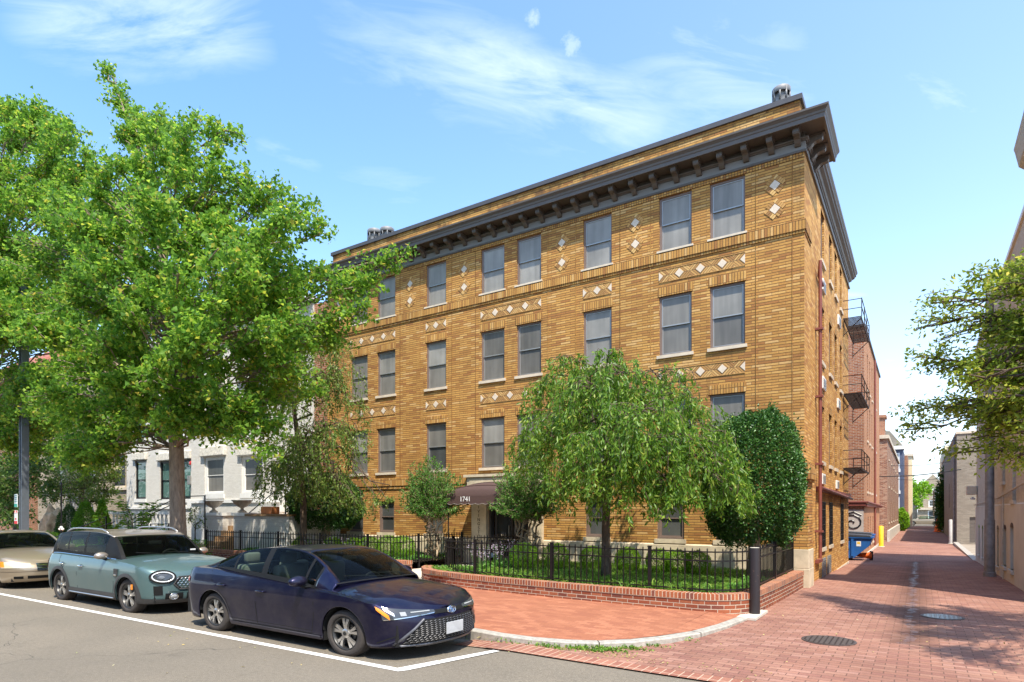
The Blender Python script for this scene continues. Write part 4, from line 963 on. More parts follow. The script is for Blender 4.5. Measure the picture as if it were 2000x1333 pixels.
def weeping(name, label, trunk, tr, lobes, leafm, barkm, strands, slen, lpm, L, W, group=None, zmin=1.0):
    T = thing(name, label, 'tree', trunk[0], group=group); base = np.array(trunk[0], float); m = MB(); tp = np.array(trunk, float)
    tt = np.linspace(0,1,16); tc_ = np.array([[np.interp(q, np.linspace(0,1,len(tp)), tp[:,k]) for k in range(3)] for q in tt]); rr = np.interp(tt, np.linspace(0,1,len(tr)), tr); rr[0]*=1.2
    m.tube([tuple(p-base) for p in tc_], list(rr), 12); PO = []; PA = []
    for (x,y,z,r) in lobes:
        ctr = np.array([x,y,z+r*.55]); zt = min(top_ := tp[-1][2], max(z-.2, tp[-1][2]*.55)); i = int(np.argmin(abs(tc_[:,2]-zt))); s0 = tc_[i]
        c = curve(s0, ctr, .28, 10, .5); m.tube([tuple(p-base) for p in c], list(np.linspace(min(.05,rr[i]*.6), .008, len(c))), 5)
        for q in range(max(5, int(strands*r*r))):
            s1 = along(c, np.array([rng.uniform(.5,1.)]))[0]; a = rng.uniform(0,2*math.pi); ro = r*math.sqrt(rng.uniform(0.02,1.1))
            e = np.array([x+math.cos(a)*ro, y+math.sin(a)*ro, z+r*rng.uniform(.1,.75)])
            sl = slen*rng.uniform(.4,1.25); e2 = e + np.array([math.cos(a)*.18*sl, math.sin(a)*.18*sl, -sl]); e2[2] = max(e2[2], zmin*rng.uniform(1.,1.45))
            arch = np.concatenate([curve(s1, e, .18, 5, .4)[:-1], curve(e, e2, .0, 7, .25)])
            if q % 2 == 0: m.tube([tuple(p-base) for p in arch], list(np.linspace(.010,.003,len(arch))), 3, cap=False)
            n = int(lpm*(sl+.3*r)*rng.uniform(.7,1.2))+3; s = rng.uniform(.25,1.02,n); p = along(arch, s)
            out = unit(np.array([math.cos(a), math.sin(a), 0])); PO.append(p+rng.normal(size=(n,3))*.03); PA.append(unit(out*.25+rng.normal(size=(n,3))*.48+np.array([0,0,-.85])))
    m.build('trunk', barkm, T, smooth=True); PO = np.concatenate(PO); PA = np.concatenate(PA)
    leafmesh('crown', PO-base, PA, L, W, leafm, T, 'rhomb', fold=.12); print(name, len(PO)); return T
WEEP = [(-5.6,12.3,4.95,.40),(-6.5,12.2,4.8,.5),(-7.1,12.2,4.35,.5),(-4.9,11.6,4.25,.6),(-4.15,12.2,4.3,.40),(-3.85,12,3.8,.36),(-5.5,11.2,3.9,.75),(-4.3,10.9,3.2,.75),(-6.6,11.6,3.4,.66),(-7.5,12.2,3.2,.45),(-5.0,10.8,2.7,.8),(-4.0,11,2.65,.65),(-3.5,11.5,2.7,.7),(-3.15,11.7,2.35,.5),(-2.9,11.8,1.95,.36),(-3.6,12.2,3.4,.5),(-5.8,11,2.25,.61),(-4.6,11,2.15,.6),(-3.8,11.2,1.95,.45),(-6.6,13.4,4.6,.55),(-5.4,13.4,4.0,.9),(-7.2,13.3,3.6,.7)]
weeping('weeping_tree', 'big weeping tree with drooping green branches in front of the brick facade', [(-5.6,12.15,.28),(-5.6,12.15,1.5),(-5.5,12.1,2.8),(-5.6,12.2,4.0),(-5.6,12.2,4.9)], [.1,.085,.08,.06,.02], WEEP, L_WEEP, BK_DARK, 105, .85, 40, .125, .04, 'weeping trees', 1.45)
CH1 = [(-16.6,13,7.4,.7),(-15.2,12.8,6.6,.65),(-16.9,12.6,6.8,.6),(-14.5,12.8,5.7,.55),(-14.0,12.8,4.8,.40),(-15.2,12.4,5.4,.8),(-17.5,12.6,5.4,.7),(-14.6,12.3,3.7,.85),(-13.8,12.7,3.9,.35),(-16.4,12.4,3.6,.8),(-17.5,12.4,2.9,.5),(-15.3,12,2.8,.85),(-14.2,12.2,2.4,.6),(-13.6,12.3,1.9,.35),(-13.1,12.7,2.1,.25),(-12.75,12.6,1.9,.25),(-16.3,12.2,2.7,.6)]
weeping('weeping_tree', 'tall thin weeping tree between the white house and the brick building', [(-16.5,12.9,.28),(-16.5,12.9,2),(-16.7,12.9,3.6),(-17,12.9,5.2),(-16.6,12.9,7.2)], [.12,.1,.085,.06,.02], CH1, L_CHER, BK_DARK, 95, 1.05, 30, .10, .042, 'weeping trees', 1.5)
# crape myrtles ------------------------------------------------------
def myrtle(x, y, label):
    T = thing('crape_myrtle', label, 'small tree', (x, y, .28), group='crape myrtles by the entrance'); m = MB(); PO = []; PA = []; crowns = []
    for dx, dy, tx, ty in ((.05,0,.28,.02),(-.09,.03,-.3,.1),(.03,-.1,.1,-.22),(-.05,-.06,-.14,-.15),(.1,.07,.3,.2),(0,0,0,.02)):
        c = curve((dx,dy,0),(tx,ty,1.35), .02, 9, .5); m.tube([tuple(p) for p in c], list(np.linspace(.042,.022,9)), 7); crowns.append(c[-1])
    for q in range(260):
        a = rng.uniform(0,6.283); el = math.asin(rng.uniform(-.22,1)); R_ = rng.uniform(.72,1.12); tip = np.array([math.cos(a)*math.cos(el)*.98*R_, math.sin(a)*math.cos(el)*.85*R_, 1.55+math.sin(el)*1.35*R_+.12*R_])
        s0 = crowns[rng.integers(0,6)]*np.array([1,1,1])-np.array([0,0,rng.uniform(0,.25)]); c = curve(s0, tip, rng.uniform(.02,.16), 7, .4)
        m.tube([tuple(p) for p in c], list(np.linspace(.012,.003,7)), 3, cap=False)
        n = 62; s_ = rng.uniform(.22,1.03,n); PO.append(along(c, s_)+rng.normal(size=(n,3))*(.05*(1.2-s_))[:,None]); d = unit(c[-1]-c[-3]); PA.append(unit(d*.7+rng.normal(size=(n,3))*.65))
    m.build('trunk', BK_MYRT, T, smooth=True); PO = np.concatenate(PO); leafmesh('crown', PO, np.concatenate(PA), .066, .034, L_MYRT, T, 'rhomb', fold=.15); return T, len(PO)
_, n = myrtle(-12.15, 14.1, 'round headed crape myrtle with several pale trunks left of the awning'); print('myrtle', n)
myrtle(-8.75, 14.0, 'crape myrtle with pale trunks right of the awning, half behind the weeping tree')
# hollies and clipped shrubs ------------------------------------------
def shrub(name, label, c, r, leafm, n, L, W, cat='shrub', group=None, trunk=None, nrough=.10, shape='rhomb', taper=0., barkm=None, part='foliage', cut=-1., boxy=0):
    T = thing(name, label, cat, (c[0], c[1], c[2]-r[2]), group=group); base = np.array([c[0], c[1], c[2]-r[2]])
    d = unit(rng.normal(size=(n,3))); d = d[d[:,2] > cut]; n = len(d)
    ph = rng.uniform(0, 6.28, (6,)); fr = rng.normal(size=(6,3))*3.2
    bumpy = 1+nrough*sum(np.sin(d@fr[i]*1.6+ph[i]) for i in range(6))/3
    if boxy:
        hxy = np.hypot(d[:,0], d[:,1]); d = d/((hxy**boxy+np.abs(d[:,2])**boxy)**(1/boxy))[:,None]
    rad = np.where(rng.uniform(size=n) < .8, rng.uniform(.93,1.05,n), rng.uniform(.6,.93,n))*bumpy
    if boxy: rad = np.where(rng.uniform(size=n) < .05, rad*rng.uniform(1.03,1.11,n), rad)
    p = d*rad[:,None]*np.array(r)
    if taper: k = 1-taper*np.clip((p[:,2]+r[2])/(2*r[2]),0,1); p[:,0] *= k; p[:,1] *= k
    p += np.array(c)-base; nr = unit(d/np.array(r))
    ax = unit(nr*.55+rng.normal(size=(n,3))*.7+np.array([0,0,.1]))
    if trunk:
        m = MB(); m.tube([(0,0,-trunk[1]),(.02,0,0),(0,0,r[2])], [trunk[0]*1.1,trunk[0],trunk[0]*.4], 10); m.build('trunk', barkm or BK_GREY, T, smooth=True)
    leafmesh(part, p, ax, L, W, leafm, T, shape, fold=.2); return T
shrub('holly_tree', 'dense dark green egg shaped holly at the right corner of the garden', (-2.88,13.5,2.28), (.93,.95,1.40), L_HOLLY, 46000, .06, .038, 'tree', trunk=(.13,.7), nrough=.085, cut=-.85, boxy=2.4)
T = shrub('holly_tree', 'dark spreading holly behind the thin weeping tree trunk', (-17.0,14.2,2.0), (1.45,1.0,.98), L_HOLLY, 30000, .075, .048, 'tree', trunk=(.14,.75), nrough=.1, cut=-.8)
bx = [(-8.05,12.75,.30,'bright green clipped boxwood ball nearest the entrance path'),(-7.42,13.2,.29,'bright green clipped boxwood ball, second from the entrance path'),(-6.62,13.6,.26,'clipped boxwood ball just left of the weeping tree trunk'),(-5.75,13.7,.26,'clipped boxwood ball just right of the weeping tree trunk'),(-4.98,13.65,.25,'clipped boxwood ball in the row below the right hand window'),(-4.55,13.7,.25,'clipped boxwood ball below the right hand window, second from the holly'),(-4.12,13.75,.24,'clipped boxwood ball nearest the dark holly'),
      (-12.75,13.5,.32,'bright green boxwood ball left of the crape myrtle'),(-13.3,13.45,.32,'bright green boxwood ball touching its twin left of the crape myrtle'),(-14.05,13.4,.29,'boxwood ball between the pink flowers in the left garden'),(-14.75,13.4,.27,'boxwood ball below the second basement window'),(-15.7,13.4,.27,'boxwood ball behind the roof of the blue car'),(-17.1,13.3,.26,'leftmost boxwood ball under the dark holly')]
for i, (x, y, r, lb) in enumerate(bx):
    shrub('boxwood_ball', lb, (x, y, .34+r*.98), (r*1.12, r*1.12, r*1.08), L_BOX, 4200, .032, .022, 'shrub', 'clipped boxwood balls in the front gardens', nrough=.06, cut=-.8)
# left front yard ------------------------------------------------------
shrub('arborvitae', 'bright conical arborvitae beside the front steps of the tan house', (-23.9,10.2,1.25), (.42,.42,.85), L_CONE, 7000, .06, .03, 'conifer', 'conical evergreens in the left yard', taper=.75)
shrub('arborvitae', 'middle conical evergreen of the three in the left yard', (-25.2,10.2,1.2), (.5,.45,.85), L_CONE, 7000, .06, .03, 'conifer', 'conical evergreens in the left yard', taper=.5)
shrub('arborvitae', 'darkest rounded evergreen of the three, beside the thin iron post', (-26.5,10.2,1.05), (.55,.5,.85), L_CONED, 7000, .06, .03, 'conifer', 'conical evergreens in the left yard', taper=.35)
shrub('hedge_plant', 'bright green low spreading shrub behind the silver car', (-25.5,9.2,.45), (2.6,.45,.5), L_BOX, 12000, .05, .03, 'shrub', nrough=.25)
shrub('hedge_plant', 'low yellow green shrub between the ginkgo trunk and the white stoop', (-18.6,9.7,.55), (1.6,.4,.55), L_CONE, 9000, .05, .03, 'shrub', nrough=.3)
LIL = [(-27.8,11.5,3.0,.75),(-26.3,11.5,3.2,.55),(-25.4,11.2,3.1,.4),(-29.2,11.5,2.6,.8),(-25.6,11,2.5,.6),(-31.2,12,3.3,.7),(-27,11.2,2.2,.6)]
T, _n = lobed_tree('lilac_tree', 'small tree with cream blossom clusters in the yard of the tan house', 'small tree', [(-27,11.6,.2),(-27,11.6,1.4),(-27,11.6,2.8)], [.08,.06,.02], LIL, L_CHER, BK_DARK, twigs_per=90, lpt=20, L=.09, W=.06, shape='rhomb', lo=1.4, limb_r=.03)
PB = np.concatenate([np.array([[x,y,z+r*.75]])+rng.normal(size=(260,3))*np.array([r*.5,r*.4,r*.25]) for x,y,z,r in LIL[:4]]) - np.array([-27,11.6,.2])
leafmesh('blossom', PB, unit(rng.normal(size=(len(PB),3))), .05, .05, L_BLOOM, T)
BKT = [(-44,14,6.8,2.0),(-37,13,5.3,1.5),(-37.8,12,3.7,1.5),(-42,15,7.6,1.7),(-35.5,14,6.2,1.3),(-40,13,4,1.8),(-43.5,12.5,3,1.8),(-40,12,2.2,1.4),(-36,11,1.6,1.0),(-34,11,1.3,.9),(-37.5,12,2.6,1.2),(-34.5,12,3.6,1.1),(-34,13,4.6,1.0),(-33,12.4,2.6,.9)]
lobed_tree('shade_tree', 'dark leafy tree filling the far left yard behind the signs', 'tree', [(-40,13,.2),(-40,13,3),(-40,13.5,6)], [.2,.16,.06], BKT, L_DARK, BK_DARK, twigs_per=26, lpt=24, L=.15, W=.11, lo=1.5, limb_r=.06)
BK2 = [(-33.5,13.5,5.3,1.2),(-35.1,14.5,6.6,1.2),(-31.5,13.5,4.3,1.),(-33,12.5,3.6,1.1),(-30.5,13,5.2,.8),(-34.5,12.5,2.6,1.1)]
lobed_tree('shade_tree', 'loose grey green tree in front of the tan brick house', 'tree', [(-33,13.2,.2),(-33,13.2,2.5),(-33,13.5,5)], [.12,.1,.04], BK2, L_CHER, BK_DARK, twigs_per=40, lpt=20, L=.12, W=.07, shape='rhomb', lo=2., limb_r=.05)
# feathery sumac beside the trunk
def sumac(c, label, n, h):
    T = thing('sumac_shrub', label, 'shrub', c); m = MB(); PO = []; PA = []
    for i in range(n):
        a = rng.uniform(0,6.28); rr_ = rng.uniform(.5,1.15)*h*.75; e = np.array([math.cos(a)*rr_, math.sin(a)*rr_*.6, h*rng.uniform(.45,1.05)])
        cc = curve((0,0,.05), e, .35, 10, .1); m.tube([tuple(p) for p in cc], list(np.linspace(.014,.004,10)), 4)
        for s in np.linspace(.3,1,17):
            p = along(cc, np.array([s]))[0]; q = along(cc, np.array([min(1,s+.03)]))[0]-along(cc, np.array([s-.05]))[0]; q = unit(q); sd = unit(np.cross(q, [0,0,1]))
            for sg in (-1,1): PO.append(p); PA.append(unit(sd*sg+q*.45+np.array([0,0,-.2])))
    m.build('stem', BK_DARK, T); PO = np.array(PO); PA = np.array(PA); leafmesh('foliage', PO, PA, .19, .055, L_CONE, T, nrm=np.tile([[0,0,1.]],(len(PO),1)), fold=.05)
sumac((-20.5,9.8,.35), 'feathery sumac shrub with long fronds left of the ginkgo trunk', 16, 1.75)
sumac((-22.8,9.9,.35), 'smaller feathery sumac shrub next to the conical evergreen', 9, 1.25)
lobed_tree('serviceberry_shrub', 'thin sparse shrub in front of the white balustrade right of the ginkgo trunk', 'shrub', [(-23.3,13.2,.2),(-23.3,13.2,1.),(-23.3,13.2,1.6)], [.03,.02,.01], [(-23.6,13.2,1.5,.35),(-23,13.2,1.3,.35),(-23.3,13.1,1.8,.3)], L_CHER, BK_DARK, twigs_per=120, lpt=8, L=.07, W=.045, shape='rhomb', lo=.9)

# ground cover ----------------------------------------------------------
def inpoly(x, y, poly):
    ins = np.zeros(len(x), bool); n = len(poly); j = n-1
    for i in range(n):
        xi, yi = poly[i]; xj, yj = poly[j]; c = ((yi > y) != (yj > y)) & (x < (xj-xi)*(y-yi)/(yj-yi+1e-12)+xi); ins ^= c; j = i
    return ins
def scatter(poly, n):
    P_ = np.array(poly); lo_ = P_.min(0); hi = P_.max(0); x = rng.uniform(lo_[0],hi[0],n); y = rng.uniform(lo_[1],hi[1],n); k = inpoly(x, y, poly); return x[k], y[k]
BED = [(-9.9,11.5),(-9.35,11.0),(-8.2,10.72),(-5.5,10.42),(-3.4,10.36),(-2.75,10.55),(-2.46,11.1),(-2.42,13),(-2.42,15.3),(-9.2,15.3),(-9.3,12.5)]
def grass(name, poly, n, z, h, label, mat, W=.014, cat='ground cover'):
    x, y = scatter(poly, n//6); N = len(x)
    x = np.repeat(x, 6)+rng.normal(size=N*6)*.05; y = np.repeat(y, 6)+rng.normal(size=N*6)*.05; N *= 6
    h_ = h*(.75+.5*(np.sin(x*2.1)*np.cos(y*2.7)*.5+.5)); ax = unit(np.stack([rng.normal(size=N)*.55, rng.normal(size=N)*.55-.05, np.ones(N)], 1))
    base = np.stack([x, y, np.full(N, z)], 1); sd = unit(np.cross(ax, rng.normal(size=(N,3)))); hh = h_[:,None]*rng.uniform(.6,1.2,(N,1)); out = ax*np.array([1,1,0])
    a = base-sd*W*.5; b = base+sd*W*.5; c = base+ax*hh*.62+sd*W*.45; d = base+ax*hh*.62-sd*W*.45; e = base+ax*hh*.9+out*hh*.55-np.array([0,0,1.])*hh*.12
    V = np.stack([a,b,c,d,e],1).reshape(-1,3); me = bpy.data.meshes.new(name); me.vertices.add(5*N); me.vertices.foreach_set('co', V.ravel().astype(np.float32))
    idx = np.arange(N)[:,None]*5; lp = np.concatenate([idx+np.array([0,1,2,3]), idx+np.array([3,2,4])],1).reshape(-1); me.loops.add(7*N); me.loops.foreach_set('vertex_index', lp.astype(np.int32)); me.polygons.add(2*N)
    st = (np.arange(N)[:,None]*7+np.array([0,4])).reshape(-1); me.polygons.foreach_set('loop_start', st.astype(np.int32)); me.polygons.foreach_set('loop_total', np.tile([4,3],N).astype(np.int32)); me.materials.append(mat); me.update(); me.validate()
    o = bpy.data.objects.new(name, me); COL.objects.link(o); return tag(o, label, cat, kind='stuff')
grass('liriope', BED, 34000, .28, .14, 'strappy green liriope filling the right hand garden bed', L_GRASS)
grass('liriope_fringe', [(-9.9,11.35),(-9.2,11.05),(-8.2,10.78),(-5.5,10.46),(-3.4,10.4),(-2.8,10.55),(-2.5,11),(-2.8,11.3),(-3.4,10.75),(-5.5,10.8),(-8.2,11.1),(-9.6,11.9)], 9000, .31, .22, 'liriope spilling over the curved brick garden wall', L_GRASS)
def carpet(name, poly, n, z, h, label, mat, L=.05):
    x, y = scatter(poly, n); N = len(x); zz = z + h*(.5+.5*np.sin(x*3.1+1)*np.sin(y*4.3))*rng.uniform(.5,1,N)
    o = leafmesh(name, np.stack([x,y,zz],1), unit(rng.normal(size=(N,3))*[1,1,.5]), L, L*.9, mat, None, 'fan', nrm=np.tile([[0,-.3,1.]],(N,1))); return tag(o, label, 'ground cover', kind='stuff')
carpet('ivy', [(-2.9,10.6),(-2.46,11.1),(-2.42,15.3),(-2.9,15.3)], 3500, .32, .12, 'ivy along the alley side of the garden', L_IVY)
carpet('ivy', [(-20,12.35),(-11.98,12.3),(-11.98,15.3),(-20,15.3)], 16000, .31, .16, 'ivy covering the left hand garden bed', L_IVY, .065)
carpet('ivy', [(-9.95,11.55),(-9.3,11.0),(-7.8,10.75),(-7.8,11.2),(-9.2,11.8)], 2600, .34, .13, 'ivy at the entrance end of the curved wall', L_IVY)
carpet('yard_plants', [(-60,9.5),(-30,9.5),(-23.6,9.6),(-23.6,12),(-60,14)], 22000, .2, .5, 'mixed low plants in the far left yard', L_DARK, .12)
# hostas with pale lilac spikes
hx = 0
for i, (x, y) in enumerate([(-9.05,12.3),(-8.75,12.0),(-9.1,12.9),(-8.7,12.6),(-8.95,13.5),(-8.6,13.2),(-14.3,12.75),(-15.1,12.7),(-13.6,12.75),(-16,12.7)]):
    T = thing('hosta', 'clump of hosta with pale lilac flower spikes by the entrance path' if i < 6 else 'clump of hosta with pale lilac flower spikes in the left garden', 'flower', (x, y, .3), group='flowering hostas by the entrance path' if i < 6 else 'flowering hostas in the left garden')
    n = 60; a = rng.uniform(0,6.28,n); ax = unit(np.stack([np.cos(a),np.sin(a),rng.uniform(.3,1.4,n)],1)); leafmesh('foliage', ax*.03, ax, .2, .08, L_IVY, T, fold=.1)
    m = MB(); PO = []
    for q in range(8):
        a = rng.uniform(0,6.28); r_ = rng.uniform(.03,.25); h = rng.uniform(.42,.68); tip = np.array([math.cos(a)*r_*1.4, math.sin(a)*r_*1.4, h]); m.tube([(math.cos(a)*r_*.4,math.sin(a)*r_*.4,0), tuple(tip)], .005, 3)
        PO.append(tip*(np.linspace(.62,1,12)[:,None])+rng.normal(size=(12,3))*.013)
    m.build('stem', L_IVY, T); PO = np.concatenate(PO); leafmesh('blossom', PO, unit(rng.normal(size=(len(PO),3))+[0,0,-.4]), .042, .03, L_HOSTA, T)
# weeds in the gutter and leaf litter
px_, py_ = [], []
for (cx_, cy_, s_, n) in ((-3.55,6.96,.22,420),(-3.28,7.10,.16,420),(-3.05,7.32,.14,250),(-2.85,7.62,.12,120),(-4.3,6.8,.5,60),(-3.9,6.84,.12,160),(-2.6,8.2,.1,50)):
    px_.append(rng.normal(size=n)*s_+cx_); py_.append(rng.normal(size=n)*.035+cy_-.03)
x = np.concatenate(px_); y = np.concatenate(py_); n = len(x)
tag(leafmesh('gutter_weeds', np.stack([x,y,rng.uniform(-.04,.035,n)],1), unit(rng.normal(size=(n,3))*[.8,.8,.4]+[0,-.2,.5]), .045, .022, L_GRASS, None), 'green weeds growing along the foot of the curved kerb', 'weeds', kind='stuff')
n = 420; x = np.concatenate([rng.uniform(-9,3,n-160), rng.normal(size=160)*.9-3.4]); y = np.concatenate([rng.uniform(3.2,12,n-160), rng.normal(size=160)*.12+6.9]); k = (abs(y-6.9) > .12) | (x > -3.6); 
ok = ~((x < -2.3) & (y > 7)); x, y = x[ok], y[ok]; n = len(x); L_LIT = leaf_mat('fallen_leaf', [(0,(.45,.33,.10)),(.5,(.5,.42,.18)),(.8,(.3,.35,.08)),(1,(.6,.5,.35))], .1)
tag(leafmesh('leaf_litter', np.stack([x,y,np.full(n,.014)],1), unit(rng.normal(size=(n,3))*[1,1,.12]), .038, .02, L_LIT, None, nrm=np.tile([[0,0,3.]],(n,1)), fold=.08), 'scattered small fallen leaves on the street and alley', 'fallen leaves', kind='stuff')
# ================================================================ cars
def paint(name, col, metal=.5, rough=.28, flake=.1):
    t = NT(name); n = t.noise(t.obj(), 400, 1); dust = t.noise(t.obj(), 2.2, 5, .65)
    c = t.mix(t.math('MULTIPLY', n, flake), col, tuple(min(1, x*2.2+.02) for x in col))
    t.set(Base_Color=t.mix(t.math('MULTIPLY', t.ramp(dust, [(.45,(0,0,0)),(.8,(1,1,1))]), .10), c, (.35,.3,.24)), Metallic=metal, Roughness=rough)
    t.b.inputs['Coat Weight'].default_value = .6; t.b.inputs['Coat Roughness'].default_value = .02; t.b.inputs['Specular IOR Level'].default_value = .2; return t.m
def carglass(name, tint, alpha):
    t = NT(name); t.set(Base_Color=(.01,.012,.012), Roughness=.02); t.b.inputs['Specular IOR Level'].default_value = .9
    tr = t.n('ShaderNodeBsdfTransparent'); tr.inputs[0].default_value = (*tint, 1); mx = t.n('ShaderNodeMixShader'); lw = t.n('ShaderNodeFresnel'); lw.inputs[0].default_value = 1.5
    f = t.math('MULTIPLY_ADD', lw.outputs[0], 1.3, 1-alpha, clamp=True); t.l(f, mx.inputs[0]); t.l(tr.outputs[0], mx.inputs[1]); t.l(t.b.outputs[0], mx.inputs[2]); t.l(mx.outputs[0], t.out.inputs[0]); return t.m
C_GLASS = carglass('car_window_glass', (.72,.84,.76), .96)
C_WIND = carglass('windscreen_glass', (.80,.90,.82), .97)
C_TRIM = plain('black_plastic_trim', (.010,.010,.010), .6, var=.1); C_TRIM.node_tree.nodes['Principled BSDF'].inputs['Specular IOR Level'].default_value = .2
C_CLAD = plain('dark_grey_cladding', (.04,.038,.037), .6, var=.12)
C_TYRE = plain('tyre_rubber', (.045,.038,.034), .85, var=.2, scale=8, bump=.2)
C_CHROME = plain('chrome', (.75,.74,.72), .12, 1., var=.02)
C_RIM = plain('alloy_rim', (.55,.53,.50), .32, .85, var=.05)
C_RIMD = plain('dark_alloy', (.05,.05,.05), .4, .6)
C_WELL = plain('wheel_well', (.006,.006,.006), .95)
C_SEAT = plain('car_seat_fabric', (.05,.048,.045), .9)
C_LAMP = glass_mat('headlamp_lens', (.30,.31,.31), rough=.06); C_LAMPD = glass_mat('dark_headlamp_lens', (.045,.05,.055), rough=.05)
C_LAMPW = plain('lamp_reflector', (.8,.8,.78), .15, .4); C_AMBER = plain('amber_lens', (.85,.28,.03), .2, coat=1.); C_RED = plain('red_lens', (.6,.015,.01), .2, coat=1.)
C_YEL = plain('yellowed_headlamp', (.62,.56,.40), .2, .1, coat=1.)

def itp(tab, x):
    xs_ = [p[0] for p in tab]; return [float(np.interp(x, xs_, [p[k] for p in tab])) for k in range(1, len(tab[0]))] if len(tab[0]) > 2 else float(np.interp(x, xs_, [p[1] for p in tab]))
def smooth_tab(tab, n=120):
    """resample a polyline with Catmull-Rom so that body lines flow"""
    xs_ = np.array([p[0] for p in tab]); v = np.array([p[1] for p in tab]); m = np.zeros(len(v))
    d = np.diff(v)/np.diff(xs_)
    m[1:-1] = np.where(d[:-1]*d[1:] > 0, 2*d[:-1]*d[1:]/(d[:-1]+d[1:]+1e-12), 0); m[0] = d[0]; m[-1] = d[-1]
    out = []
    for x in np.linspace(xs_[0], xs_[-1], n):
        i = min(len(xs_)-2, max(0, int(np.searchsorted(xs_, x)-1))); h = xs_[i+1]-xs_[i]; t = (x-xs_[i])/h
        out.append((x, (2*t**3-3*t**2+1)*v[i]+(t**3-2*t**2+t)*h*m[i]+(-2*t**3+3*t**2)*v[i+1]+(t**3-t**2)*h*m[i+1]))
    return out

